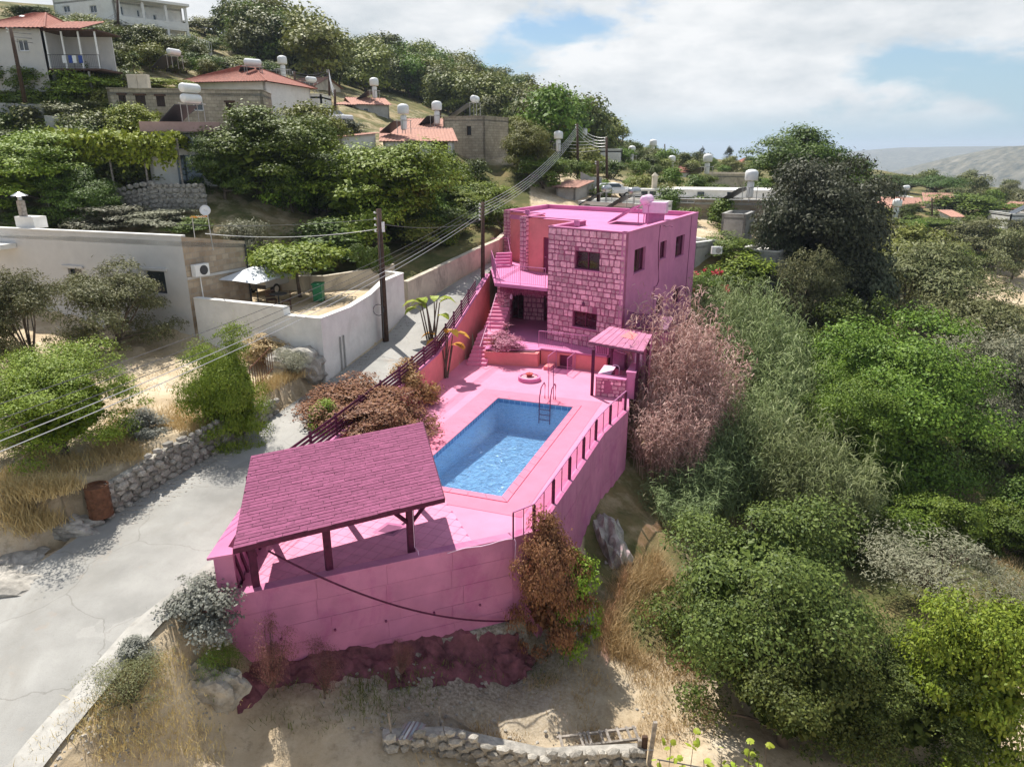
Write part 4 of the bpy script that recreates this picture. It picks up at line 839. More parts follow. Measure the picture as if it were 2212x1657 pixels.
# ---------------------------------------------------------------- poolside bar
t = thing('poolside_bar', 'open bar kiosk with mauve roof beside the pool', 'kiosk', (5, 35.5, 0))
def Zk(x, y): return ((2050 + x * .394) * .5908, (1150 + y * .394) * .5908)
KA = atz(*Zk(258, 250), 2.55); KB = atz(*Zk(770, 345), 2.45); KC = atz(*Zk(850, 190), 3.05); KD = atz(*Zk(455, 112), 3.05)
th_ = Vector((0, 0, .07)); q = [KA, KB, KC, KD]
rfm = MB(); NS = 16
for i in range(NS):                                     # profiled roof sheets, one rib each
    a, b_, c, d = KA.lerp(KB, i / NS), KA.lerp(KB, (i + 1) / NS - .004), KD.lerp(KC, (i + 1) / NS - .004), KD.lerp(KC, i / NS); lift = Vector((0, 0, .02 * (i % 2)))
    MB().add([a + lift, b_ + lift, c + lift, d + lift, a + lift - th_, b_ + lift - th_, c + lift - th_, d + lift - th_], [(0, 1, 2, 3), (7, 6, 5, 4), (0, 4, 5, 1), (1, 5, 6, 2), (2, 6, 7, 3), (3, 7, 4, 0)]).part('roof_sheet', M['p_sheet'], t)
MB().add([KA.lerp(KB, .42).lerp(KD.lerp(KC, .42), .55) + Vector((0, 0, .028)), KA.lerp(KB, .70).lerp(KD.lerp(KC, .70), .5) + Vector((0, 0, .028)), KA.lerp(KB, .72).lerp(KD.lerp(KC, .72), .86) + Vector((0, 0, .028)), KA.lerp(KB, .5).lerp(KD.lerp(KC, .5), .92) + Vector((0, 0, .028))], [(0, 1, 2, 3)]).part('rust_patch', M['p_orange'], t, label='orange weathered patch of the roof')
MB().tube([KA + Vector((0, 0, -.1)), KB + Vector((0, 0, -.1))], .05, 4).part('eave_beam', M['p_wood'], t)
g = [(-.35, 0), (0, 0)]; K0, K1 = atz(*Zk(290, 745), 0), atz(*Zk(612, 775), 0)   # front posts
K0 = Vector((4.12, 34.55, 0)); 
for p, h in ((K0, 2.45), (Vector((KB.x - .25, KB.y + .1, 0)), 2.38), (Vector((KD.x + .15, KD.y - .25, 0)), 2.9), (Vector((KC.x - .2, KC.y - .2, 0)), 2.9)):
    MB().box((p.x, p.y, h / 2 + .004), (.13, .13, h), RH + .1).part('post', M['p_wood'], t, bevel=.01)
CB0, CB1 = Vector((4.28, 34.45, 0)), Vector((5.75, 33.95, 0)); e, n, ln = frame(CB0, CB1)
ct = MB().ob(CB0, e * ln, -n * .5, Vector((0, 0, .98))).part('counter', M['p_mortar'], t)
stones(ct, tuple(CB0[:2]), tuple(CB1[:2]), .0, .98, M['p_stone'], [(ln * .3, ln * .3 + .28, .35, .75)], (.16, .26), (.2, .42), .02, 9, .02)
MB().ob(CB0 + Vector((0, 0, .985)) + n * .06, e * ln, -n * .62, Vector((0, 0, .06))).part('counter_top', M['p_wall'], t)
s0 = CB0 + Vector((0, 0, .004)) - n * .5
MB().ob(s0 + e * .02, e * .55, -n * 1.7, Vector((0, 0, .95))).part('side_counter', M['p_wall'], t); MB().ob(s0 + Vector((0, 0, .955)) - e * .03, e * .65, -n * 1.75, Vector((0, 0, .05))).part('side_counter_top', M['p_white'], t)
MB().ob(CB1 - e * .0 - n * .1 + Vector((0, 0, .004)), e * .42, -n * 1.6, Vector((0, 0, 1.35))).part('end_wall', M['p_wall'], t)
MB().ob(CB1 - e * .04 - n * .06 + Vector((0, 0, 1.357)), e * .5, -n * 1.7, Vector((0, 0, .08))).part('end_wall_cap', M['p_wall'], t)
for k in range(16):                                      # slatted outer screen
    MB().ob(CB1 + e * .44 - n * .0 + Vector((0, 0, .03 + k * .085 - .25)), -n * 2.6, e * .04, Vector((0, 0, .055))).part('slat', M['p_wood'], t)
tp_ = s0 + e * 1.05 - n * .25 + Vector((0, 0, .95)); MB().tube([tp_, tp_ + Vector((0, 0, .45)), tp_ + Vector((-.06, .0, .55)) , tp_ - e * .3 + Vector((0, 0, .58)), tp_ - e * .36 + Vector((0, 0, .48))], .022, 6).part('tap', M['p_white'], t, smooth=True)
bw = Vector((KD.x + .2, KD.y - .05, 0)); cw = Vector((KC.x - .1, KC.y - .1, 0)); mw = MB(); wall(mw, tuple(bw[:2]), tuple(cw[:2]), .004, 2.85, .15); mw.part('back_wall', M['p_wall'], t)
e2, n2, l2 = frame(bw, cw); MB().ob(bw + e2 * .3 + n2 * .01 + Vector((0, 0, .9)), e2 * .8, n2 * .3, Vector((0, 0, .9))).part('fridge', M['p_dark'], t)
MB().ob(bw + e2 * 1.6 + n2 * .01 + Vector((0, 0, 1.3)), e2 * .45, n2 * .08, Vector((0, 0, .7))).part('shelf', M['p_white'], t)
# meter box by the terrace
t = thing('air_conditioner', 'boxed outdoor air unit on the terrace beside the bar', 'air conditioner', (4.9, 38.3, TZ + .1))
p = Vector((4.75, 38.75, TZ + .08)); e, n, _ = frame(DW0, DW1); MB().ob(p, e * .75, -n * .35, Vector((0, 0, .6))).part('casing', M['p_metal'], t, bevel=.02)
for k in range(6): MB().ob(p + e * (.06 + k * .11) + n * .006 + Vector((0, 0, .08)), e * .06, n * .015, Vector((0, 0, .42))).part('grille_bar', M['p_dark'], t)
# little gabled store behind the bar
G0, G1, G2, G3 = Vector((6.15, 37.9, 0)), Vector((8.3, 36.9, 0)), Vector((9.1, 38.5, 0)), Vector((6.95, 39.5, 0)); t = thing('bar_store', 'small dark tiled lean-to between the bar and the villa', 'shed', (7.5, 38, 0))
MB().prism([tuple(p[:2]) for p in (G0, G1, G2, G3)], -1, 2.7).part('wall', M['p_wall'], t)
rg0, rg1 = (G0 + G3) / 2 + Vector((-.1, 0, 3.45)), (G1 + G2) / 2 + Vector((.1, 0, 3.35)); up = Vector((0, 0, 2.85))
for a, b_, c, d in ((G0 + up, G1 + up, rg1, rg0), (G2 + up, G3 + up, rg0, rg1)):
    for i in range(8):
        f0, f1 = i / 8, (i + 1) / 8 - .008; l_ = Vector((0, 0, .015 * (i % 2))); q = [a.lerp(b_, f0), a.lerp(b_, f1), d.lerp(c, f1), d.lerp(c, f0)]; MB().add([p + l_ for p in q] + [p + l_ - Vector((0, 0, .05)) for p in q], [(0, 1, 2, 3), (7, 6, 5, 4), (0, 4, 5, 1), (1, 5, 6, 2), (2, 6, 7, 3), (3, 7, 4, 0)]).part('roof_sheet', M['p_dark'], t)
# ================================================================ plants
def quads_mesh(name, V, mats, mi=None):
    """V: (n,4,3) loose quads"""
    n = len(V); me = bpy.data.meshes.new(name); me.vertices.add(n * 4); me.vertices.foreach_set('co', V.astype(np.float32).ravel())
    me.loops.add(n * 4); me.loops.foreach_set('vertex_index', np.arange(n * 4)); me.polygons.add(n); me.polygons.foreach_set('loop_start', np.arange(0, n * 4, 4))
    for m_ in mats: me.materials.append(m_)
    if mi is not None: me.polygons.foreach_set('material_index', mi)
    me.update(); return me
def unit(a): return a / (np.linalg.norm(a, axis=-1, keepdims=True) + 1e-9)
def leaves(rs, P, Nn, ln, wd, jit=.5):
    """diamond leaves at P, facing about Nn"""
    n = len(P); nn = unit(Nn + rs.normal(0, jit, (n, 3))); tg = unit(np.cross(nn, rs.normal(0, 1, (n, 3)))); bt = np.cross(nn, tg)
    s = rs.uniform(.5, 1.5, (n, 1)); a = tg * ln * s; b = bt * wd * s; dr = np.array([0, 0, -1.0]) * ln * .25 * s
    return np.stack([P - a * .5, P + b * .5, P + a * .5 + dr, P - b * .5], 1)
def crown(rs, n, ncl, low=.15, clr=.17, ln=.03, wd=.018, tops=0.0, shape='round', hollow=.35, lumps=.28, lobes=9, core=True):
    """unit crown: radius .5, height from low to 1, built of boughs (lobes) that carry leafy clumps"""
    ld = unit(rs.normal(0, 1, (lobes, 3))); ld[:, 2] = ld[:, 2] * .85 + .1; lr = rs.uniform(.34, .62, lobes); lc = ld * (1 - lr)[:, None] * rs.uniform(.75, 1.12, (lobes, 1)); lc[0] = (0, 0, .1); lr[0] = .62
    li = rs.choice(lobes, ncl, p=lr ** 2 / (lr ** 2).sum()); d = unit(rs.normal(0, 1, (ncl, 3))); away = unit(lc[li] + 1e-6); d = unit(d + away * .55)
    c = lc[li] + d * (lr[li] * rs.uniform(.35, 1.22, ncl))[:, None]
    if shape == 'bush':
        lowp = c[:, 2] < -.1; rr = np.hypot(c[:, 0], c[:, 1]) + 1e-6; want = rs.uniform(.45, .95, ncl); f = np.where(lowp, np.maximum(1, want / rr), 1); c[:, :2] *= f[:, None]; c[:, 2] = np.where(lowp, -rs.uniform(.1, 1.0, ncl), c[:, 2])
    if shape == 'dome': c[:, 2] = np.abs(c[:, 2]) * 1.9 - .95
    if shape == 'flat': c[:, 2] = c[:, 2] * .55 + .35 * (1 - np.hypot(c[:, 0], c[:, 1]))
    if shape == 'cone': c[:, :2] *= (1 - .75 * (c[:, 2:] + 1) / 2)
    h = (1 - low) / 2; k = 1 - clr * .8
    c = np.column_stack([c[:, 0] * .5 * k, c[:, 1] * .5 * k, low + h + c[:, 2] * h * k]); mx_ = c[:, 2].max(); c[:, 2] = low + (c[:, 2] - low) * (1 - clr * .3 - low) / max(mx_ - low, .1)
    r96 = np.percentile(np.hypot(c[:, 0], c[:, 1]), 94); c[:, :2] *= (.5 - clr * .35) / r96
    sz = rs.uniform(.4, 1.6, ncl); w = sz ** 2 / (sz ** 2).sum(); ci = rs.choice(ncl, n, p=w)
    q = unit(rs.normal(0, 1, (n, 3))); q[:, 2] = np.where(q[:, 2] < -.3, -q[:, 2] * .6, q[:, 2]); rad = rs.uniform(.2, 1, (n, 1)) ** .55 * (clr * .5 * sz[ci])[:, None] * 1.6; rad *= np.where(rs.rand(n, 1) < .08, rs.uniform(1.1, 1.5, (n, 1)), 1)
    P = c[ci] + q * rad * np.array([1, 1, .8]); ctr = np.array([0, 0, low + h]); outw = unit(P - ctr)
    P[:, 2] = np.maximum(P[:, 2], .02)
    m_ = max(300, int(n * .07)); I = unit(rs.normal(0, 1, (m_, 3))) * rs.uniform(0, 1, (m_, 1)) ** .4; I = np.column_stack([I[:, 0] * .5 * .58, I[:, 1] * .5 * .58, low + h + (I[:, 2] if shape != 'dome' else np.abs(I[:, 2]) * 2 - 1) * h * .6]); I[:, 2] = np.maximum(I[:, 2], .03)   # oversized inner leaves added to block light and darken the crown
    inner = leaves(rs, I, np.tile([0, 0, 1.0], (m_, 1)), .055, .042, .6) if core and shape in ('bush', 'dome', 'round') else np.zeros((0, 4, 3))
    return np.concatenate([leaves(rs, P, q * .7 + outw * .6 + np.array([0, 0, .55]), ln, wd), inner]), c
def limb_mb(rs, c, low, r0, k=9, lean=.03):
    mb = MB(); f = Vector((rs.uniform(-lean, lean), rs.uniform(-lean, lean), low + .12)); mb.tube([(0, 0, -.04), (f.x * .5, f.y * .5, f.z * .5), tuple(f)], [r0 * 1.25, r0, r0 * .8], 7)
    idx = rs.choice(len(c), min(k, len(c)), replace=False)
    for i in idx:
        e = Vector(c[i]); m_ = f.lerp(e, .5) + Vector((rs.normal(0, .02), rs.normal(0, .02), .02)); mb.tube([tuple(f), tuple(m_), tuple(e)], [r0 * .6, r0 * .35, r0 * .12], 5, cap=False)
    return mb
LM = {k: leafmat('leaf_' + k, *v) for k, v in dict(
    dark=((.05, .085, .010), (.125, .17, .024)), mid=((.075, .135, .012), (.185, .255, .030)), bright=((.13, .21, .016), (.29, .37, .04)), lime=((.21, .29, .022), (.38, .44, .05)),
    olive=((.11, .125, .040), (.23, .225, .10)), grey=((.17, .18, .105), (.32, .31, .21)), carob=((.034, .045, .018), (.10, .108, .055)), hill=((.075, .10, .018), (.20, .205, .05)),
    hill2=((.14, .165, .026), (.27, .275, .06)), rust=((.20, .13, .04), (.32, .21, .07)), dry=((.36, .25, .11), (.55, .40, .19)), silver=((.20, .21, .17), (.36, .36, .31)),
    copper=((.20, .085, .045), (.40, .22, .09)), mauve=((.40, .12, .20), (.66, .30, .40)), plum=((.16, .06, .06), (.34, .16, .13)), gold=((.55, .28, .03), (.78, .42, .07)),
    reed=((.15, .21, .06), (.36, .41, .19)), reedshade=((.09, .135, .045), (.22, .27, .11)), bay=((.045, .072, .012), (.17, .21, .045)), reedpink=((.30, .13, .13), (.58, .38, .34)), cypress=((.02, .035, .012), (.04, .06, .02)), pine=((.05, .09, .018), (.10, .15, .03)),
    flower=((.55, .01, .06), (.75, .03, .12)), straw=((.46, .33, .15), (.68, .52, .27))).items()}
PRO = {}
def proto(key, seed, n, ncl, mats=('mid',), trunk=.028, k=9, **kw):
    rs = np.random.RandomState(seed); Q, c = crown(rs, n, ncl, **kw); me = quads_mesh('crown_' + key, Q, [LM[mats[0]]])
    tk = limb_mb(rs, c, kw.get('low', .15), trunk, k).mesh('trunk_' + key, M['bark'], smooth=True); PRO[key] = (me, tk)
for i in range(4): proto(f'far{i}', 100 + i, 3200, 40, low=.0, clr=.26, ln=.058, wd=.042, lumps=.25, shape='bush', k=4)
for i in range(4): proto(f'mid{i}', 200 + i, 10000, 80, low=[.06, .0, .10, .0][i], clr=.18, ln=.036, wd=.024, shape='bush')
for i in range(3): proto(f'near{i}', 300 + i, 60000, [170, 190, 150][i], low=0, clr=[.13, .125, .15][i], ln=.0155, wd=.0085, lobes=[11, 13, 9][i], shape='bush')
for i in range(2): proto(f'big{i}', 320 + i, 36000, 120, low=.02, clr=.15, ln=.024, wd=.0135, lobes=10, shape='bush')
for i in range(3): proto(f'olive{i}', 400 + i, [26000, 22000, 6500][i], [110, 90, 60][i], low=.03, clr=.18, ln=[.032, .032, .05][i], wd=[.0095, .0095, .017][i], trunk=.022, k=16, lumps=.3, shape='bush', core=i == 2)
for i in range(2): proto(f'twiggy{i}', 430 + i, 7000, 80, low=.05, clr=.2, ln=.03, wd=.007, trunk=.02, k=40, lumps=.3, core=False)
for i in range(2): proto(f'dome{i}', 500 + i, 6500, 60, low=.0, clr=.2, ln=.042, wd=.024, shape='dome', k=6, trunk=.015)
proto('citrus', 510, 9000, 60, core=False, low=.36, clr=.22, ln=.045, wd=.026, trunk=.02)
proto('umbrella', 520, 9000, 80, low=.42, clr=.2, ln=.03, wd=.012, shape='flat', trunk=.03, k=14)
proto('cypress', 530, 5000, 60, low=.02, clr=.14, ln=.03, wd=.014, shape='cone', trunk=.02, hollow=.2)
proto('conifer', 540, 4000, 50, low=.1, clr=.2, ln=.045, wd=.018, shape='cone', trunk=.03)
def plant(key, loc, w, h, leaf, label, cat='tree', group=None, rz=None, name='tree', bark=None, tilt=(0, 0)):
    me, tk = PRO[key]; o = thing(name, label, cat, loc, rnd.uniform(0, 6.28) if rz is None else rz, group); o.scale = (w, w, h)
    c = mesh_obj('crown', me, o); c.material_slots[0].link = 'OBJECT'; c.material_slots[0].material = LM[leaf]
    tr = mesh_obj('trunk', tk, o)
    if bark: tr.material_slots[0].link = 'OBJECT'; tr.material_slots[0].material = M[bark]
    return o
rnd = random.Random(11)
def depth(p): return p[1] * cp - (p[2] - CZ) * sp
TLOG = []
def tree_at(key, px, top, wpx, Y, leaf, label, cat='tree', group=None, name='tree', base=None, rz=None, wf=1.0):
    """a plant at distance Y whose top and width match the picture and whose foot stands on the ground"""
    tp = aty(px, top, Y); g = gz(tp.x, tp.y) if base is None else base; w = wpx * depth((tp.x, tp.y, (tp.z + g) / 2)) / FP
    TLOG.append((label, round(w, 1), round(tp.z - g, 1), round(g, 1)))
    return plant(key, (tp.x, tp.y, g - .05), w * wf, max(tp.z - g, .3) * 1.0, leaf, label, cat, group, rz, name)
# ---------------------------------------------------------------- reeds
def blade_quads(rs, base, dirv, ln, wd, droop, seg=3):
    """arching tapered blades: base (n,3), dirv (n,3)"""
    n = len(base); out_ = []; side = unit(np.cross(dirv, np.array([0, 0, 1.0]) + rs.normal(0, .25, (n, 3)))); prev = base; pw = wd * np.ones((n, 1)); L_ = np.asarray(ln).reshape(-1, 1) * np.ones((n, 1))
    for k in range(seg):
        s = (k + 1) / seg; nxt = base + dirv * L_ * s + np.array([0, 0, -1.0]) * droop * L_ * s ** 2.2; nw = wd * (1 - s * .93) * np.ones((n, 1))
        out_.append(np.stack([prev - side * pw / 2, prev + side * pw / 2, nxt + side * nw / 2, nxt - side * nw / 2], 1)); prev, pw = nxt, nw
    return np.concatenate(out_)
def reed_mesh(name, seed, n, rad, h, per=11, ln=.75, wd=.05, lean=.28):
    rs = np.random.RandomState(seed); a = rs.uniform(0, 6.28, n); r = rad * np.sqrt(rs.uniform(0, 1, n)); b = np.column_stack([r * np.cos(a), r * np.sin(a), np.zeros(n)]); hh = h * rs.uniform(.65, 1.1, n)
    out_dir = np.column_stack([np.cos(a), np.sin(a), np.zeros(n)]) * (r / rad)[:, None] * lean + rs.normal(0, .10, (n, 3)); out_dir[:, 2] = 1; out_dir = unit(out_dir); Q = [blade_quads(rs, b, out_dir, hh, .03, .06)]
    for k in range(per):
        f = rs.uniform(.3, 1.0, n); p = b + out_dir * (hh * f)[:, None]; az = rs.uniform(0, 6.28, n); dv = unit(np.column_stack([np.cos(az), np.sin(az), rs.uniform(.3, 1.1, n)])); Q.append(blade_quads(rs, p, dv, ln * rs.uniform(.6, 1.2, n), wd, rs.uniform(.4, .9)))
    return quads_mesh(name, np.concatenate(Q), [LM['reed']])
REED = [reed_mesh('reeds_a', 1, 210, 1.5, 3.6), reed_mesh('reeds_b', 2, 170, 1.3, 3.0, 12, .85), reed_mesh('reeds_c', 3, 120, 1.0, 2.4, 12, .7)]
BEDS = {}
def reeds(k, loc, s, leaf, label, sz=1.0, group=None):
    """collect clumps of one reed bed; made into one mass by finish_reeds"""
    me = REED[k]; co = np.empty(len(me.vertices) * 3, np.float32); me.vertices.foreach_get('co', co); co = co.reshape(-1, 3); a = rnd.uniform(0, 6.28); ca, sa = math.cos(a), math.sin(a)
    X = np.column_stack([(co[:, 0] * ca - co[:, 1] * sa) * s + loc[0], (co[:, 0] * sa + co[:, 1] * ca) * s + loc[1], co[:, 2] * s * sz + loc[2]]); BEDS.setdefault((label, leaf), []).append(X.reshape(-1, 4, 3))
def finish_reeds():
    for (label, leaf), q in BEDS.items(): tag(mesh_obj('reed_bed', quads_mesh('reed_bed', np.concatenate(q), [LM[leaf]])), label, 'reeds', kind='stuff')
# ---------------------------------------------------------------- grass
def grass(name, label, pts, leaf, h=.45, n=14, wd=.02, spread=.22, seed=5):
    """one mass of grass tufts standing at pts"""
    rs = np.random.RandomState(seed); P = np.asarray(pts, float); cl_ = vnoise(P[:, 0] * 1.1 + 60, P[:, 1] * 1.1 + 60); P = P[cl_ > .38 + .2 * rs.rand(len(P))] if len(P) > 50 else P; P = np.repeat(P, n, 0); hv = .45 + 1.1 * vnoise(P[:, 0] * .9 + 20, P[:, 1] * .9 + 120); P[:, :2] += rs.normal(0, spread, (len(P), 2)); a = rs.uniform(0, 6.28, len(P))
    dv = unit(np.column_stack([np.cos(a) * rs.uniform(.1, .7, len(P)), np.sin(a) * rs.uniform(.1, .7, len(P)), np.ones(len(P))])); Q = blade_quads(rs, P, dv, h * rs.uniform(.35, 1.25, len(P)) * hv, wd * rs.uniform(.6, 1.5, (len(P), 1)), .35, 2)
    return tag(mesh_obj(name, quads_mesh(name, Q, [LM[leaf]])), label, 'grass', kind='stuff')
def scatter(poly_px, n, seed, z=None):
    """ground points seen inside a pixel polygon"""
    rs = np.random.RandomState(seed); P = np.array(poly_px, float); lo, hi = P.min(0), P.max(0); r = []
    while len(r) < n:
        q = rs.uniform(lo, hi, (n * 2, 2)); q = q[inpoly(q[:, 0], q[:, 1], [tuple(p) for p in poly_px])]
        r += [tuple(v) for v in q]
    r = np.array(r[:n]); a = np.array([ray(px, py) for px, py in r])            # vectorised march
    t_ = np.geomspace(8, 900, 500)[None, :]; X = a[:, 0:1] * t_; Y = a[:, 1:2] * t_; Z = CZ + a[:, 2:3] * t_; h = Z - zt(X.ravel(), Y.ravel()).reshape(X.shape); k = np.where((h < 0).any(1), np.argmax(h < 0, 1), 499); i = np.arange(n)
    x, y = X[i, k], Y[i, k]; return np.column_stack([x, y, zt(x, y)])
# ================================================================ planting
T = tree_at
# --- right-hand gully, front to back
T('near0', 1665, 1080, 480, 21, 'bay', 'huge rounded green bush-tree in the lower right foreground')
T('near2', 1740, 1290, 430, 18.2, 'bay', 'dense green shrub at the bottom edge directly below the huge foreground bush', 'shrub', name='shrub')
T('near1', 1960, 1395, 360, 18.5, 'bay', 'green bush at the bottom edge, right of the huge foreground bush')
T('big1', 2150, 1310, 300, 17.5, 'bright', 'bright fig tree at the bottom right corner')
T('twiggy0', 2050, 1145, 300, 27, 'grey', 'grey wispy shrub right of the huge foreground bush', 'shrub', name='shrub')
T('twiggy1', 2200, 1240, 200, 25, 'grey', 'pale wispy shrub cut by the right edge', 'shrub', name='shrub')
T('near2', 1945, 672, 420, 41, 'mid', 'broad bright-topped green tree in the middle of the gully')
T('near1', 1880, 800, 260, 38, 'mid', 'lower left bough-like green tree beside the broad gully tree')
T('olive0', 2170, 705, 270, 47, 'grey', 'grey-green olive behind the broad gully tree')
T('olive1', 2130, 820, 180, 44, 'grey', 'small silvery olive just right of the broad gully tree')
T('big1', 1790, 352, 300, 62, 'carob', 'tall dark carob tree right of the villa')
T('mid1', 1690, 430, 120, 60, 'carob', 'dark lower limb-like carob on the left of the tall carob')
T('big0', 1752, 276, 250, 88, 'dark', 'tall green tree rising behind the dark carob')
T('mid2', 1860, 520, 190, 60, 'carob', 'dark bushy carob on the right flank of the tall carob')
T('olive0', 1755, 535, 150, 55, 'olive', 'dusty olive bush below the tall carob, next to the white shed')
T('olive1', 2000, 520, 280, 66, 'olive', 'wide pale olive tree right of the tall carob')
T('mid0', 1960, 490, 170, 76, 'hill2', 'yellow-green bush behind the wide pale olive')
T('olive0', 2090, 610, 300, 58, 'olive', 'straggly olive near the sandy clearing')
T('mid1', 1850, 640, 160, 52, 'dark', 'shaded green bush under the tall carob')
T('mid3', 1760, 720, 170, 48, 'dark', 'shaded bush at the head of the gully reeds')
T('olive2', 2120, 468, 150, 108, 'olive', 'round olive left of the sandy clearing')
T('olive2', 2210, 490, 110, 100, 'olive', 'olive at the right edge by the sandy clearing')
T('mid0', 2105, 420, 170, 132, 'mid', 'round bright green tree among the right-hand roofs')
T('mid1', 2000, 470, 130, 112, 'mid', 'green tree below the faded roofs on the right')
T('mid2', 1960, 440, 70, 118, 'dark', 'small dark tree beside the white water drum')
T('umbrella', 1905, 377, 170, 178, 'pine', 'left umbrella pine behind the white roofs')
T('umbrella', 2028, 380, 130, 165, 'pine', 'right umbrella pine with a bare leaning trunk')
T('umbrella', 1960, 385, 110, 182, 'pine', 'middle umbrella pine behind the white roofs')
# --- garden behind the villa, right
T('dome0', 1610, 545, 170, 57, 'bright', 'bright green vine shrub in front of the white shed', 'shrub', name='shrub')
T('dome1', 1575, 500, 130, 60, 'mid', 'leafy climber over the sheds behind the villa', 'shrub', name='shrub')
T('dome0', 1600, 470, 110, 68, 'hill2', 'yellow-green creeper above the sheds behind the villa', 'shrub', name='shrub')
fb = T('dome1', 1535, 575, 90, 54, 'mid', 'red-flowered bougainvillea at the back corner of the villa', 'shrub', name='shrub')
rs = np.random.RandomState(9); Pf = unit(rs.normal(0, 1, (160, 3))) * .47; Pf[:, 2] = np.abs(Pf[:, 2]) * 1.7 + .12; cl = rs.choice(9, 160); cc = Pf[:9][cl] + rs.normal(0, .045, (160, 3))
mesh_obj('blossom', quads_mesh('blossom', leaves(rs, cc, cc, .06, .06, .8), [LM['flower']]), fb)
# --- trees between lane and hillside
T('big0', 545, 232, 300, 52, 'mid', 'tall walnut tree left of the lane, highest in its row')
T('big1', 470, 300, 130, 50, 'dark', 'narrow dark tree on the left side of the tall walnut')
T('big1', 800, 312, 330, 51, 'bright', 'broad shiny walnut tree beside the lane')
T('mid0', 660, 225, 170, 62, 'hill2', 'loose-leaved tree in front of the grey tiled house')
T('big0', 690, 330, 190, 55, 'dark', 'dark tree between the two walnuts')
T('mid1', 905, 372, 170, 60, 'mid', 'bushy green tree right of the broad walnut')
T('mid2', 985, 405, 150, 62, 'bright', 'bright citrus-like tree by the upper lane', 'tree')
T('mid3', 1040, 395, 130, 66, 'bright', 'green bush-tree above the cream wall')
T('big0', 1135, 262, 130, 76, 'hill2', 'tall light-green tree left of the villa roof')
T('mid1', 1175, 340, 110, 74, 'mid', 'leafy tree behind the villa roof edge')
T('olive2', 820, 312, 130, 66, 'olive', 'grey-green olive below the red-tiled house')
T('olive2', 945, 352, 100, 68, 'olive', 'round grey olive below the stone block house')
T('mid0', 755, 262, 80, 72, 'carob', 'dark dense tree beside the parked vehicle')
T('mid2', 1105, 250, 70, 86, 'hill2', 'pale tree right of the stone block house')
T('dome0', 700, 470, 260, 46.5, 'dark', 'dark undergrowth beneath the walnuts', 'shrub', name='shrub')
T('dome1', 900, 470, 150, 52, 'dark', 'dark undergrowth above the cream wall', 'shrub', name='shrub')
T('citrus', 638, 528, 190, 39.5, 'bright', 'bright green citrus tree in the walled yard')
# --- left hillside gardens
T('big1', 75, 292, 300, 49, 'bright', 'big green tree at the left edge below the vine')
T('big0', 165, 360, 160, 47, 'dark', 'dark leafy tree beside the left-edge tree')
T('mid0', 345, 318, 130, 52, 'hill2', 'olive-green bush under the vine canopy')
T('mid3', 280, 228, 130, 58, 'lime', 'lime-green tree left of the rose-fascia house', 'tree')
T('mid1', 180, 158, 170, 63, 'bright', 'bright round tree under the veranda house', 'tree')
T('mid2', 70, 150, 130, 63, 'mid', 'green tree below the red-roofed beige house')
T('olive2', 170, 215, 150, 60, 'olive', 'dusty bush above the concrete terrace wall', 'shrub', name='shrub')
T('mid1', 60, 15, 110, 100, 'dark', 'dark tree at the top left corner')
T('mid0', 320, 58, 140, 84, 'hill', 'dark spreading tree below the white balcony house')
T('mid2', 230, 90, 120, 82, 'mid', 'green bushes on the slope under the white house', 'shrub', name='shrub')
T('mid3', 215, 42, 130, 96, 'hill', 'slope shrub left of the white house', 'shrub', name='shrub')
T('dome1', 300, 165, 160, 71, 'lime', 'lime vine spilling over the wooden screen', 'vine', name='vine')
T('dome0', 400, 172, 80, 72, 'bright', 'green creeper left of the hipped roof', 'shrub', name='shrub')
T('dome1', 455, 80, 70, 116, 'mid', 'bush below the railed terrace wall', 'shrub', name='shrub')
T('dome0', 520, 120, 100, 112, 'hill2', 'scrub above the hipped red roof', 'shrub', name='shrub')
for i, (px, tp_, w, Y, lf) in enumerate(((230, 440, 170, 46, 'grey'), (350, 450, 150, 46, 'grey'), (520, 470, 120, 44.5, 'grey'), (60, 445, 130, 46, 'dark'), (420, 465, 110, 45.5, 'mid'))):
    T('olive2' if lf == 'grey' else 'dome0', px, tp_, w, Y, lf, ['silver-leaved bush above the flat beige roof, left', 'silver-leaved bush above the flat beige roof, middle', 'silver-leaved bush behind the roof aerial', 'dark bush behind the chimney stack', 'green bush beside the roof aerial'][i], 'shrub', name='shrub')
# vine trained over a timber frame
t = thing('vine_arbour', 'flat lime-green vine canopy on timber posts left of the rose-fascia house', 'vine', tuple(aty(260, 330, 51))); rs = np.random.RandomState(41); v0, v1 = aty(120, 292, 51), aty(398, 296, 50); zg = gz(v1.x, v1.y)
nL = 9000; Pv = np.column_stack([np.interp(rs.rand(nL), [0, 1], [v0.x, v1.x]), np.interp(rs.rand(nL), [0, 1], [48.6, 52.4]), rs.normal(v1.z - .15, .22, nL)]); Pv[:, 2] += (vnoise(Pv[:, 0] * 1.1 + 90, Pv[:, 1] * 1.1 + 90) - .5) * .9; fr_ = rs.rand(nL) < .3; Pv[fr_, 1] = 48.5 + rs.normal(0, .15, fr_.sum()); Pv[fr_, 2] -= rs.rand(fr_.sum()) * 1.3
mesh_obj('foliage', quads_mesh('foliage', leaves(rs, Pv - np.array(t.location), np.tile([0, -.3, 1.0], (nL, 1)), .26, .2, .6), [LM['lime']]), t)
for k in range(5):
    q = Vector((v0.x + (v1.x - v0.x) * k / 4, 48.8, 0)); MB().tube([(q.x, q.y, gz(q.x, q.y) - .2), (q.x, q.y, v1.z - .1)], .07, 6).part('post', M['oldwood'], t)
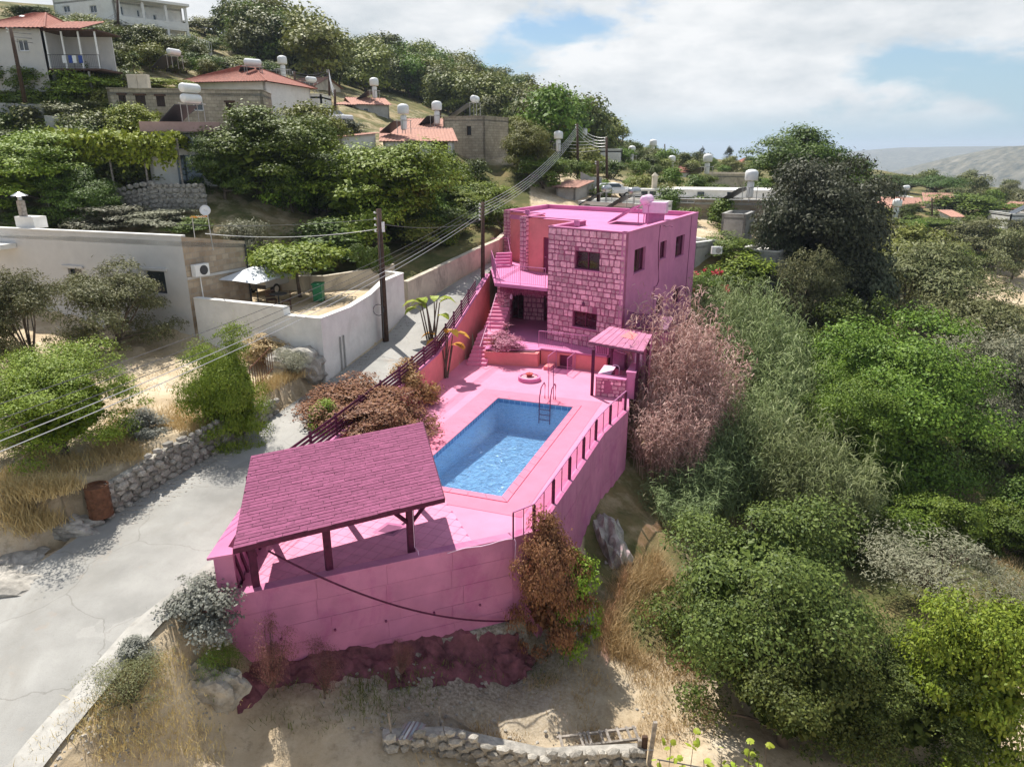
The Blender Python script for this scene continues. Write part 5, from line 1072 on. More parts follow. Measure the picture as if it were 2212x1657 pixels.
# --- orchard plot in front of the beige house
T('olive0', 222, 568, 220, 33.5, 'olive', 'olive tree standing in front of the beige wall')
T('olive1', 25, 588, 190, 30, 'olive', 'olive tree at the left edge before the beige wall')
T('near0', 470, 700, 190, 26.3, 'bright', 'bright green tree leaning over the stone wall by the lane')
T('near1', 95, 755, 310, 22.6, 'bright', 'large green tree with dead twigs at the left edge')
T('twiggy0', 60, 900, 220, 23.2, 'hill2', 'dry twiggy growth under the large left-edge tree', 'shrub', name='shrub')
T('dome0', 300, 880, 110, 24.5, 'silver', 'grey-green weed clump on top of the stone wall', 'shrub', name='shrub')
T('twiggy1', 620, 755, 110, 31, 'grey', 'grey wispy weed on the boulder by the white wall', 'shrub', name='shrub')
T('dome1', 565, 720, 110, 32.6, 'straw', 'dry yellow weed in front of the white wall', 'shrub', name='shrub')
# --- by the lane, front
T('dome1', 432, 1245, 190, 16.7, 'silver', 'dense silver-grey bush beside the corner of the retaining wall', 'shrub', name='shrub')
T('dome0', 280, 1375, 90, 15.1, 'silver', 'small grey bush on the concrete verge', 'shrub', name='shrub')
T('twiggy0', 260, 1440, 190, 13.9, 'olive', 'thin dry scrub below the concrete verge', 'shrub', name='shrub')
T('twiggy1', 470, 1385, 110, 15.9, 'mid', 'straggly green weed against the wall foot', 'shrub', name='shrub')
# --- plants inside the property
T('big1', 800, 842, 270, 28.6, 'copper', 'copper-tinted spreading bush between canopy and pool', 'shrub', name='shrub', base=0, wf=1.1)
T('dome0', 875, 775, 130, 33.0, 'copper', 'spiky copper-tinted shrub below the slat fence', 'shrub', name='shrub', base=0)
T('dome1', 1090, 715, 85, 40.5, 'mauve', 'rounded mauve lavender-like bush in the planter', 'shrub', name='shrub', base=.8)
T('big0', 1190, 1108, 180, 20.2, 'copper', 'copper-tinted leafy bush against the right corner of the retaining wall', 'shrub', name='shrub')
T('mid1', 1240, 1200, 130, 20.6, 'bright', 'vivid green castor bush in the shade beyond the wall corner', 'shrub', name='shrub')
T('twiggy0', 570, 1330, 110, 16.5, 'plum', 'plum-tinted weed at the left foot of the retaining wall', 'shrub', name='shrub')
T('twiggy1', 690, 1390, 100, 16.6, 'plum', 'dark plum weed at the foot of the retaining wall', 'shrub', name='shrub')
T('twiggy0', 860, 1380, 60, 17.6, 'plum', 'small plum weed midway along the retaining wall foot', 'shrub', name='shrub')
T('dome0', 700, 860, 90, 27.5, 'bright', 'green vine hanging over the wall on the lane side', 'vine', name='vine', base=.9)
# reeds: tinted bed by the villa, green bed beyond
k = 0
for i, (px, py, Y, s) in enumerate(((1460, 640, 37.5, 1.0), (1500, 660, 38.5, 1.0), (1440, 690, 36, .9), (1485, 715, 36.5, 1.0), (1530, 735, 38, 1.0), (1450, 775, 34.2, .8), (1495, 790, 35, .85), (1425, 850, 32.4, .7), (1465, 860, 33, .75))):
    p = aty(px, py, Y); g = gz(p.x, p.y); reeds(i % 2, (p.x, p.y, g - .1), s, 'reedpink', 'mauve-tinted reeds crowding the corner of the villa', max(.35, (p.z - g) / (3.5 * s)), 'mauve reed bed')
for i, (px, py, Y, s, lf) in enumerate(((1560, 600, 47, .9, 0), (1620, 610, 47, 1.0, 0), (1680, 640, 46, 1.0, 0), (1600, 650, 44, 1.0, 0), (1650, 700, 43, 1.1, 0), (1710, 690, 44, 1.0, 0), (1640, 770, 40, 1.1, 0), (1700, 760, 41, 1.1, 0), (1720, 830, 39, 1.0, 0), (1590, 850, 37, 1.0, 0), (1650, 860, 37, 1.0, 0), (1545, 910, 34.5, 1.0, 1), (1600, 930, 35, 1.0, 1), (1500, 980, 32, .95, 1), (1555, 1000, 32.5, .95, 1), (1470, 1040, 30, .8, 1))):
    p = aty(px, py, Y); g = gz(p.x, p.y); reeds(i % 3, (p.x, p.y, g - .1), s, ('reed', 'reedshade')[lf], ('green reeds filling the gully beyond the villa', 'shaded green reeds below the retaining wall')[lf], max(.35, (p.z - g) / ((3.5, 2.9, 2.4)[i % 3] * s)), ('green reed bed', 'shaded reed bed')[lf])  # shade of the nearer bed is put into a darker leaf colour
for i, (px, py, Y, s) in enumerate(((1720, 900, 34, 1.0), (1770, 920, 33.5, 1.1), (1830, 960, 33, 1.0), (1790, 1000, 32, .9), (1850, 1010, 32, .9), (1740, 960, 33, .9))):
    p = aty(px, py, Y); g = gz(p.x, p.y); reeds((i + 1) % 3, (p.x, p.y, g - .1), s, 'reed', 'pale reeds in front of the broad gully tree', max(.35, (p.z - g) / ((2.9, 2.4, 3.5)[i % 3] * s)), 'pale reed stand')
finish_reeds()
# ---------------------------------------------------------------- woods on the hill
def wood(poly, sx, sy, key, leafs, wr, hr, label, group, seed, d1=900):
    nm = 'bush' if ' bush ' in label else 'oak_tree' if 'oak' in label else 'tree'; cat_ = 'bush' if nm == 'bush' else 'tree'
    rs = np.random.RandomState(seed); P = np.array(poly, float); lo, hi = P.min(0), P.max(0); pts = []
    for y in np.arange(lo[1], hi[1], sy):
        for x in np.arange(lo[0], hi[0], sx): pts.append((x + rs.uniform(-.45, .45) * sx, y + rs.uniform(-.45, .45) * sy))
    pts = [p for p in pts if inpoly(np.array([p[0]]), np.array([p[1]]), poly)[0]]; n = 0
    for px, py in pts:
        g = ground(px, py, 40, d1)
        if math.hypot(g.x, g.y) > d1 * .97: continue
        w = rs.uniform(*wr); h = w * rs.uniform(*hr); lf = leafs[rs.randint(len(leafs))]
        plant(f'{key}{rs.randint(4)}' if key in ('far', 'mid') else key, (g.x, g.y, g.z - .2), w, h, lf, label, cat_, group, rs.uniform(0, 6.28), nm); n += 1
    return n
HL = ('hill', 'hill', 'hill2', 'dark', 'hill', 'hill2', 'mid')
c1 = wood([(480, 85), (560, 112), (640, 128), (700, 150), (850, 165), (965, 170), (1100, 200), (1200, 254), (1290, 314), (1320, 345), (1190, 350), (1100, 300), (1000, 262), (870, 205), (760, 195), (690, 190), (640, 165), (560, 142), (520, 130)], 26, 9.5, 'far', HL, (6.0, 10), (.75, 1.05), 'rounded oak in the wood covering the hill', 'trees of the hill wood', 21, 420)
c2 = wood([(1190, 345), (1330, 328), (1450, 345), (1640, 352), (1640, 385), (1480, 385), (1330, 372), (1240, 385)], 36, 11, 'far', ('hill', 'mid', 'hill2', 'dark'), (2.8, 4.8), (.65, .9), 'small round tree among the far village roofs', 'trees of the far village', 22, 420)
c3 = wood([(1870, 408), (1990, 405), (2212, 385), (2212, 480), (2130, 450), (2020, 440), (1880, 445)], 42, 14, 'far', ('hill', 'olive', 'mid', 'olive'), (4, 7), (.6, .9), 'distant tree on the slope beyond the right-hand roofs', 'trees beyond the right-hand roofs', 23, 500)
c4 = wood([(1650, 345), (1870, 350), (1870, 372), (1650, 372)], 40, 12, 'far', ('hill', 'mid'), (3.5, 5.5), (.7, .9), 'distant tree on the skyline behind the tall carob', 'skyline trees', 24, 500)
wood([(0, 160), (190, 160), (300, 190), (225, 262), (300, 300), (300, 430), (0, 430)], 52, 24, 'far', ('mid', 'hill2', 'dark', 'bright', 'hill'), (2.4, 4.2), (.6, .9), 'garden bush on the terraced slope at the left', 'bushes of the left terraces', 31, 120)
wood([(100, 75), (380, 85), (470, 150), (560, 150), (620, 172), (560, 180), (300, 158), (200, 140), (120, 110)], 34, 12, 'far', ('hill', 'hill2', 'mid', 'dark'), (2, 3.4), (.6, .9), 'scrub bush on the slope below the big white house', 'bushes below the big white house', 32, 200)
wood([(880, 500), (1085, 455), (1085, 500), (900, 545)], 48, 20, 'far', ('dark', 'mid', 'hill2'), (1.8, 3.2), (.6, .9), 'low bush just above the cream lane wall', 'bushes above the cream wall', 38, 90)
wood([(570, 395), (1080, 395), (1085, 470), (900, 500), (600, 490)], 58, 24, 'far', ('mid', 'dark', 'bright', 'mid'), (2.4, 3.8), (.7, 1.0), 'leafy bush in the orchard above the lane', 'orchard bushes above the lane', 33, 140)
wood([(1190, 392), (1340, 376), (1700, 395), (1700, 470), (1560, 500), (1400, 470)], 56, 20, 'far', ('mid', 'hill2', 'dark'), (2, 3.6), (.6, .9), 'bush among the sheds behind the villa', 'bushes behind the villa', 34, 140)
wood([(1720, 520), (1900, 480), (2212, 500), (2212, 575), (2080, 600), (1900, 640), (1780, 600)], 60, 26, 'far', ('olive', 'mid', 'hill2', 'olive'), (3, 5), (.55, .85), 'olive bush on the slope right of the tall carob', 'olive bushes on the right slope', 35, 160)
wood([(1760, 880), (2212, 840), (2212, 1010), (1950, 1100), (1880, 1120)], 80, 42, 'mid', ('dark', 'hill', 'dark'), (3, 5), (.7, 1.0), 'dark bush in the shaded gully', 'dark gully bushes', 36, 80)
wood([(1560, 1560), (1800, 1480), (2212, 1430), (2212, 1657), (1560, 1657)], 95, 60, 'mid', ('mid', 'dark', 'mid'), (2.4, 3.6), (.8, 1.1), 'green bush filling the bottom right corner', 'bottom right bushes', 37, 60)
T('cypress', 1518, 315, 16, 210, 'cypress', 'slim dark cypress on the skyline')
T('conifer', 1577, 318, 22, 230, 'cypress', 'narrow conifer right of the cypress on the skyline')
T('conifer', 1347, 275, 34, 240, 'hill', 'tall pine standing alone on the ridge end')
T('far1', 385, 44, 60, 135, 'hill', 'oak behind the white balcony house'); T('far2', 440, 40, 70, 138, 'hill2', 'oak right of the white balcony house on the skyline')
T('far0', 535, 62, 75, 140, 'hill', 'oak on the skyline above the dry track'); T('far3', 650, 82, 85, 142, 'hill2', 'yellow-green oak beside the dry track'); T('far2', 470, 35, 40, 160, 'hill', 'small oak on the skyline, left of the dry track')
# ---------------------------------------------------------------- grass
grass('dry_grass', 'dry straw grass in the field below the retaining wall', scatter([(1180, 1300), (1420, 1200), (1480, 1330), (1540, 1560), (1300, 1657), (900, 1657), (1060, 1520), (1290, 1420)], 2200, 1), 'straw', .45, 9, .018)
grass('tall_dry_grass', 'tall golden grass left of the huge foreground bush', scatter([(1280, 1310), (1420, 1205), (1475, 1300), (1500, 1450), (1330, 1440)], 650, 2), 'straw', .95, 16, .02)
grass('roadside_grass', 'golden dry grass on the bank above the stone wall', scatter([(215, 930), (300, 880), (400, 880), (530, 880), (660, 850), (640, 800), (560, 830), (540, 920), (330, 1000), (250, 1080), (200, 1040)], 1500, 3), 'straw', .5, 12, .02)
grass('bank_grass', 'golden dry grass on the bank at the left edge', scatter([(0, 960), (190, 1000), (220, 1100), (100, 1180), (0, 1150)], 700, 4), 'straw', .6, 14, .022)
grass('shade_grass', 'sparse weeds in the shade of the retaining wall', scatter([(540, 1500), (1110, 1400), (1300, 1330), (1200, 1500), (900, 1560), (500, 1580)], 500, 5), 'hill', .3, 8, .02)
grass('orchard_grass', 'thin dry grass in the orchard plot', scatter([(80, 700), (330, 740), (390, 800), (380, 880), (230, 900), (150, 830)], 500, 6), 'straw', .18, 8, .015)
grass('gully_grass', 'dry grass on the far side of the gully', scatter([(1900, 1100), (2212, 1050), (2212, 1300), (1950, 1200)], 900, 7), 'straw', .5, 10, .02)
grass('lower_left_grass', 'dry weeds below the concrete verge', scatter([(150, 1560), (330, 1400), (480, 1480), (520, 1657), (60, 1657)], 900, 8), 'straw', .3, 9, .018)
# ================================================================ neighbouring houses and the village
def brickmat(name, c1, c2, mor, sx=.42, sy=.24):
    m = bpy.data.materials.new(name); m.use_nodes = True; t = m.node_tree; b = t.nodes['Principled BSDF']; b.inputs['Roughness'].default_value = .92; b.inputs['Specular IOR Level'].default_value = .2
    tcn = N(t, 'ShaderNodeTexCoord'); sp_ = N(t, 'ShaderNodeSeparateXYZ'); t.links.new(tcn.outputs['Object'], sp_.inputs[0]); ad = N(t, 'ShaderNodeMath', operation='MULTIPLY_ADD', inp={1: .75}); t.links.new(sp_.outputs['Y'], ad.inputs[0]); t.links.new(sp_.outputs['X'], ad.inputs[2])
    cb_ = N(t, 'ShaderNodeCombineXYZ'); t.links.new(ad.outputs[0], cb_.inputs['X']); t.links.new(sp_.outputs['Z'], cb_.inputs['Y'])
    wn = N(t, 'ShaderNodeTexNoise', inp={'Scale': 2.5, 'Detail': 3.0}); t.links.new(cb_.outputs[0], wn.inputs['Vector']); mx = N(t, 'ShaderNodeMixRGB', inp={0: .06}); t.links.new(cb_.outputs[0], mx.inputs[1]); t.links.new(wn.outputs['Color'], mx.inputs[2])
    bt = N(t, 'ShaderNodeTexBrick', inp={'Color1': (*c1, 1), 'Color2': (*c2, 1), 'Mortar': (*mor, 1), 'Scale': 1.0, 'Mortar Size': .018, 'Brick Width': sx, 'Row Height': sy, 'Bias': 0.0}); t.links.new(mx.outputs[0], bt.inputs['Vector'])
    n3 = N(t, 'ShaderNodeTexNoise', inp={'Scale': .8, 'Detail': 8.0, 'Roughness': .7}); t.links.new(tcn.outputs['Object'], n3.inputs['Vector']); mr = N(t, 'ShaderNodeMapRange', inp={'From Min': .3, 'From Max': .7, 'To Min': .65, 'To Max': 1.15}); t.links.new(n3.outputs[0], mr.inputs[0])
    hs = N(t, 'ShaderNodeHueSaturation'); t.links.new(bt.outputs[0], hs.inputs['Color']); t.links.new(mr.outputs[0], hs.inputs['Value']); t.links.new(hs.outputs[0], b.inputs['Base Color'])
    bp = N(t, 'ShaderNodeBump', inp={'Strength': .5, 'Distance': .04}); t.links.new(bt.outputs['Fac'], bp.inputs['Height']); bp.invert = True; t.links.new(bp.outputs[0], b.inputs['Normal']); return m
M['stonewall'] = brickmat('coursed_stone', (.50, .43, .33), (.38, .32, .24), (.30, .26, .20))
M['ochrestone'] = brickmat('ochre_rubble_stone', (.50, .41, .31), (.36, .27, .19), (.38, .33, .27), .42, .27)
M['blockwall'] = brickmat('grey_blockwork', (.45, .44, .42), (.40, .39, .37), (.33, .32, .3), .5, .25)
def corr(mb, a, b, c, d, n, lift=.05):
    """ribbed tiled slope: eave a-b, ridge d-c"""
    nn_ = (b - a).cross(d - a).normalized()
    for i in range(n):
        f0, fm, f1 = i / n, (i + .5) / n, (i + 1) / n; p = [a.lerp(b, f0), a.lerp(b, fm) + nn_ * lift, a.lerp(b, f1), d.lerp(c, f1), d.lerp(c, fm) + nn_ * lift, d.lerp(c, f0)]; mb.add(p, [(0, 1, 4, 5), (1, 2, 3, 4)])
    mb.add([a - nn_ * .06, b - nn_ * .06, c - nn_ * .06, d - nn_ * .06], [(3, 2, 1, 0)])
    return mb
V3 = Vector
def house(label, TL, TR, h, depth_, wm, roof='flat', rm='tile', wins=(), doors=(), name='house', cat='house', rise=1.2, over=.35, wm_frame='whitemetal', wingl='glass', parm=None, group=None, side=()):
    A, B = aty(*TL), aty(*TR); zt1 = (A.z + B.z) / 2; z0 = zt1 - h; a, b = (A.x, A.y), (B.x, B.y); e, n, ln = frame(a, b); c = (b[0] - n.x * depth_, b[1] - n.y * depth_); d = (a[0] - n.x * depth_, a[1] - n.y * depth_)
    t = thing(name, label, cat, ((a[0] + c[0]) / 2, (a[1] + c[1]) / 2, z0), 0, group); W_ = M[wm]
    def R_(P0, P1, r):
        (u0, v1), (u1, v0) = onw(r[0], r[1], P0, P1), onw(r[2], r[3], P0, P1); L_ = math.dist(P0, P1)
        return (max(.06, min(u0, u1)), min(L_ - .06, max(u0, u1)), max(z0 + .05, min(v0, v1)), min(zt1 - .05, max(v0, v1)))
    wr = [R_(a, b, r) for r in wins]; dr = [R_(a, b, r) for r in doors]; sr = [R_(b, c, r) for r in side]
    ok = lambda q: q[1] - q[0] > .12 and q[3] - q[2] > .12
    wr, dr, sr = [q for q in wr if ok(q)], [q for q in dr if ok(q)], [q for q in sr if ok(q)]
    wall(MB(), a, b, z0 - 1, zt1, .2, wr + dr).part('front_wall', W_, t); wall(MB(), b, c, z0 - 1, zt1, .2, sr).part('side_wall', W_, t)
    mb = MB(); wall(mb, c, d, z0 - 1, zt1, .2); wall(mb, d, a, z0 - 1, zt1, .2); mb.part('rear_wall', W_, t)
    for q in wr: window(t, a, b, q, M[wm_frame], M[wingl], W_, .1, .06, 1 if q[1] - q[0] > .8 else 0)
    for q in sr: window(t, b, c, q, M[wm_frame], M[wingl], W_, .1, .06, 0)
    for q in dr:
        w = window(t, a, b, q, M['shutter'], M['shutter'], W_, .08, .07, 1, 'shutter', False)
        MB().ob(V3((*a, q[3] + .003)) + e * (q[0] - .12) + n * .02, e * (q[1] - q[0] + .24), -n * .1, V3((0, 0, .14))).part('lintel', M['wood'], w)
    up = lambda p, z: V3((p[0], p[1], z)); x = e * over; y_ = -n * over
    if roof == 'flat':
        MB().prism([a, b, c, d], zt1 - .45, zt1 - .25).part('roof', M[parm or 'concrete'], t)
        for p, q in ((a, b), (b, c), (c, d), (d, a)):
            e2, n2, l2 = frame(p, q); MB().ob(up(p, zt1 + .003) + n2 * .05, e2 * l2, -n2 * .3, V3((0, 0, .07))).part('parapet_cap', M[parm] if parm else W_, t)
    else:
        E_ = [up(a, zt1 + .01) - x - y_, up(b, zt1 + .01) + x - y_, up(c, zt1 + .01) + x + y_, up(d, zt1 + .01) - x + y_]; k = max(6, int(ln / .28)); kd = max(6, int(depth_ / .28))
        if roof == 'hip':
            mlen = min(depth_ / 2, ln / 2) ; m0 = (E_[0] + E_[3]) / 2 + e * mlen + V3((0, 0, rise)); m1 = (E_[1] + E_[2]) / 2 - e * mlen + V3((0, 0, rise))
            if (m1 - m0).dot(e) < .2: m0 = m1 = (m0 + m1) / 2; m1 = m0 + e * .05
            mb = MB(); corr(mb, E_[0], E_[1], m1, m0, k); corr(mb, E_[2], E_[3], m0, m1, k); mb.add([E_[1], E_[2], m1], [(0, 1, 2)]); mb.add([E_[3], E_[0], m0], [(0, 1, 2)]); r = mb.part('roof', M[rm], t)
            for p in E_: MB().tube([p, m0 if (p - m0).length < (p - m1).length else m1], .09, 6).part('hip_tile', M[rm], r)
            MB().tube([m0, m1], .09, 6).part('ridge_tile', M[rm], r)
        elif roof == 'gable':
            m0, m1 = (E_[0] + E_[3]) / 2 + V3((0, 0, rise)), (E_[1] + E_[2]) / 2 + V3((0, 0, rise)); mb = MB(); corr(mb, E_[0], E_[1], m1, m0, k); corr(mb, E_[2], E_[3], m0, m1, k); r = mb.part('roof', M[rm], t); MB().tube([m0, m1], .09, 6).part('ridge_tile', M[rm], r)
            g = MB(); g.add([up(b, zt1), up(c, zt1), (up(b, zt1) + up(c, zt1)) / 2 + V3((0, 0, rise * .9))], [(0, 1, 2)]); g.add([up(d, zt1), up(a, zt1), (up(d, zt1) + up(a, zt1)) / 2 + V3((0, 0, rise * .9))], [(0, 1, 2)]); g.part('gable', W_, t)
        elif roof == 'mono':
            mb = MB(); corr(mb, E_[0], E_[1], E_[2] + V3((0, 0, rise)), E_[3] + V3((0, 0, rise)), k); mb.part('roof', M[rm], t); g = MB(); g.add([up(b, zt1), up(c, zt1), up(c, zt1 + rise)], [(0, 1, 2)]); g.add([up(c, zt1), up(d, zt1), up(d, zt1 + rise), up(c, zt1 + rise)], [(0, 1, 2, 3)]); g.add([up(d, zt1), up(a, zt1), up(d, zt1 + rise)], [(0, 1, 2)]); g.part('gable', W_, t)
    t['fr'] = [a[0], a[1], b[0], b[1], z0, zt1]
    return t
def fwall(name, label, pts, th, mt, cap=None, base=None, cat='wall', capm=None):
    """free-standing wall: pts (x, y, ztop), foot below the ground"""
    t = thing(name, label, cat, (pts[0][0], pts[0][1], pts[0][2] - 1))
    for i in range(len(pts) - 1):
        p, q = pts[i], pts[i + 1]; e, n, ln = frame(p, q); s_ = -n * th; zb = min(gz(p[0], p[1]), gz(q[0], q[1]), gz(p[0] + n.x * .5, p[1] + n.y * .5)) - .6 if base is None else base
        MB().prism([(p[0], p[1]), (q[0], q[1]), (q[0] + s_.x, q[1] + s_.y), (p[0] + s_.x, p[1] + s_.y)], zb, [p[2], q[2], q[2], p[2]] if True else 0).part('wall_panel', M[mt], t)
        if cap: MB().prism([(p[0] + n.x * .03, p[1] + n.y * .03), (q[0] + n.x * .03, q[1] + n.y * .03), (q[0] + s_.x * 1.12, q[1] + s_.y * 1.12), (p[0] + s_.x * 1.12, p[1] + s_.y * 1.12)], [v + .003 for v in (p[2], q[2], q[2], p[2])], [v + cap for v in (p[2], q[2], q[2], p[2])]).part('coping', M[capm or mt], t)
    return t
# ---------------------------------------------------------------- flat beige house on the left
A, B = (-38, 42.2), (-16.2, 35.2); C = (-14.35, 38.6); D_ = (-36, 46); zb = 2.0
t = thing('house', 'long flat-roofed beige house on the left with two small windows', 'house', (-25, 40, zb))
r1 = (*onw(312, 585, A, B), *onw(362, 636, A, B)); w1 = (r1[0], r1[2], r1[3], r1[1]); r2 = (*onw(146, 580, A, B), *onw(180, 604, A, B)); w2 = (r2[0], r2[2], r2[3], r2[1])
wall(MB(), A, B, zb, 7.98, .3, [w1, w2]).part('front_wall', M['beige'], t)
e, n, ln = frame(A, B)
for w in (w1, w2):
    q = window(t, A, B, w, M['darkmetal'], M['glass'], None, .15, .04, 0); MB().ob(V3((*A, w[3] + .05)) + e * (w[0] - .35), e * (w[1] - w[0] + .55), n * .1, V3((0, 0, .12))).part('lintel', M['beige'], q)
m1_, m2_ = (B, C); sw = MB(); sw.prism([B, C, (C[0] - .3, C[1] + .1), (B[0] - .3, B[1] + .1)], zb, [7.98, 7.35, 7.35, 7.98]); sw.part('end_wall', M['ochrestone'], t)
e2, n2, l2 = frame(B, C); MB().ob(V3((*B, 5.85)) + n2 * .002, e2 * l2, n2 * .05, V3((0, 0, .12))).part('string_course', M['beige'], t)
MB().prism([A, B, C, D_], [7.5, 7.5, 7.0, 7.0], [7.75, 7.75, 7.2, 7.2]).part('roof', M['white'], t)
MB().ob(V3((*A, 7.985)) + n * .04, e * ln, -n * .34, V3((0, 0, .06))).part('parapet_cap', M['white'], t)
u, z = onw(35, 470, A, B); cpos = V3((*A, 0)) + e * u - n * .8
MB().box((cpos.x, cpos.y, 8.3), (1.3, .8, .6), -.3).part('parapet_block', M['white'], t); ch = MB().box((cpos.x - .35, cpos.y, 9.0), (.28, .28, .85), -.3).part('chimney', M['oldwood'], t); MB().lathe((cpos.x - .35, cpos.y, 9.45), [(.12, 0), (.12, .2), (.42, .22), (.05, .42)], 12).part('chimney_cowl', M['steel'], ch)
p = V3((*C, 0)) + n2 * .08 - e2 * .1; MB().tube([p + V3((0, 0, 7.2)), p + V3((0, 0, 4.1))], .05, 6).part('drainpipe', M['darkmetal'], t)
# lower wing at the far left
u0, _ = onw(38, 540, A, B); L1 = V3((*A, 0)) + e * u0; L0 = V3((*A, 0)) + e * (u0 - 8)
MB().ob(L0 + n * .02 + V3((0, 0, 7.0)), e * 8, n * .9, V3((0, 0, .25))).part('eave_ledge', M['white'], t)
# air conditioner, dish, aerial
t = thing('air_conditioner', 'white air conditioner on the stone end of the beige house', 'air conditioner', (-16, 35.8, 6.2)); p = V3((*B, 5.98)) + e2 * .25 + n2 * .06
MB().ob(p, e2 * .85, n2 * .32, V3((0, 0, .6))).part('casing', M['whitemetal'], t, bevel=.02); MB().lathe(p + e2 * .5 + n2 * .325 + V3((0, 0, .3)), [(.24, 0), (.24, .012), (.2, .012), (.0, .01)], 18, axis=n2).part('fan_grille', M['darkmetal'], t)
MB().tube([p + e2 * .4 + n2 * .1, p + e2 * .42 + n2 * .12 - V3((0, 0, 1.9))], .03, 5).part('pipe', M['whitemetal'], t)
t = thing('satellite_dish', 'white satellite dish on a mast above the beige house', 'dish', (-15.7, 35.9, 7.6)); p = aty(443, 455, 36); MB().tube([(p.x + .1, p.y + .1, 7.2), (p.x + .05, p.y + .1, p.z)], .025, 6).part('mast', M['steel'], t); dv_ = V3((.25, -.85, .35)).normalized(); MB().lathe(p, [(.02, -.1), (.16, -.06), (.26, 0), (.26, .012), (.16, -.045), (.01, -.085)], 20, axis=dv_).part('dish', M['whitemetal'], t, smooth=True); MB().tube([p - dv_ * .08, p + dv_ * .35 + V3((0, 0, -.05))], .012, 5).part('feed_arm', M['steel'], t)
t = thing('tv_aerial', 'orange-tipped aerial beside the satellite dish', 'aerial', (-16.2, 35.6, 7.9)); p = aty(415, 470, 36.2); MB().tube([(p.x, p.y, 7.7), (p.x, p.y, p.z)], .02, 5).part('mast', M['steel'], t); MB().tube([p - V3((.1, 0, 0)), p + V3((.75, .1, .05))], .02, 5).part('boom', M['orange'], t)
for k in range(6): q = p + V3((.05 + .12 * k, .0, .02)); MB().tube([q + V3((0, -.2, .08)), q + V3((0, .2, -.08))], .012, 4).part('element', M['orange'] if k < 2 else M['whitemetal'], t)
# ---------------------------------------------------------------- white yard wall
fwall('yard_wall', 'tall white rendered wall of the yard beside the lane', [(-15.95, 35.05, 4.95), (-10.75, 32.75, 4.98), (-10.72, 32.72, 4.6), (-8.85, 32.05, 4.6), (-8.1, 35.0, 4.5), (-7.5, 37.2, 4.68), (-7.0, 39.0, 5.1), (-6.35, 41.4, 5.12), (-7.6, 42.4, 5.1)], .28, 'white', .05)
for k, (px, py, Y, w) in enumerate(((893, 1, 0, 0),)): pass
t = thing('wall_pipe', 'pair of grey pipes on the white yard wall', 'pipe', (-8.3, 34, 2))
for yy in (33.6, 33.95): xx = -8.85 + (yy - 32.05) * .2542 + .06; MB().tube([(xx, yy, 1.65), (xx, yy, 3.35)], .04, 6).part('pipe', M['grey'], t)
fwall('yard_kerb', 'low cream wall curving through the yard', [(-13.6, 41.5, 4.9), (-11, 41.3, 4.95), (-8.9, 42.5, 5.1), (-7.2, 43.5, 5.3)], .25, 'cream', .04)
fwall('lane_wall', 'stained cream wall along the upper lane', [(-6.25, 42.2, 4.45), (-5.0, 44.6, 4.75), (-3.5, 47.6, 5.1), (-2.2, 49.8, 5.45), (-.95, 52.1, 5.7), (.95, 60, 6.6)], .3, 'cream', .05)
# parasol
t = thing('parasol', 'white square parasol in the yard', 'parasol', (-12.9, 37.4, 4.1)); pc = aty(549, 575, 37.6); MB().tube([(pc.x, pc.y, 4.1), (pc.x, pc.y, pc.z)], .04, 8).part('pole', M['darkmetal'], t); cv = MB(); ez = pc.z - .62; rr = 1.95; cr_ = [(pc.x + rr * math.cos(a + .35) * s_, pc.y + rr * math.sin(a + .35) * s_, ez + (.06 if s_ < 1 else 0)) for a in np.arange(0, 2 * math.pi, math.pi / 4) for s_ in ((1.0 if (round(a / (math.pi / 4)) % 2 == 0) else .74),)]
cv.add([pc] + cr_, [(0, 1 + i, 1 + (i + 1) % 8) for i in range(8)]); cv.part('canopy', M['canvas'], t)
for i in range(8): MB().tube([pc - V3((0, 0, .05)), V3(cr_[i]) - V3((0, 0, .03))], .015, 4).part('rib', M['darkmetal'], t)
MB().lathe((pc.x, pc.y, 4.1), [(.3, 0), (.3, .08), (.08, .1)], 12).part('base', M['darkmetal'], t)
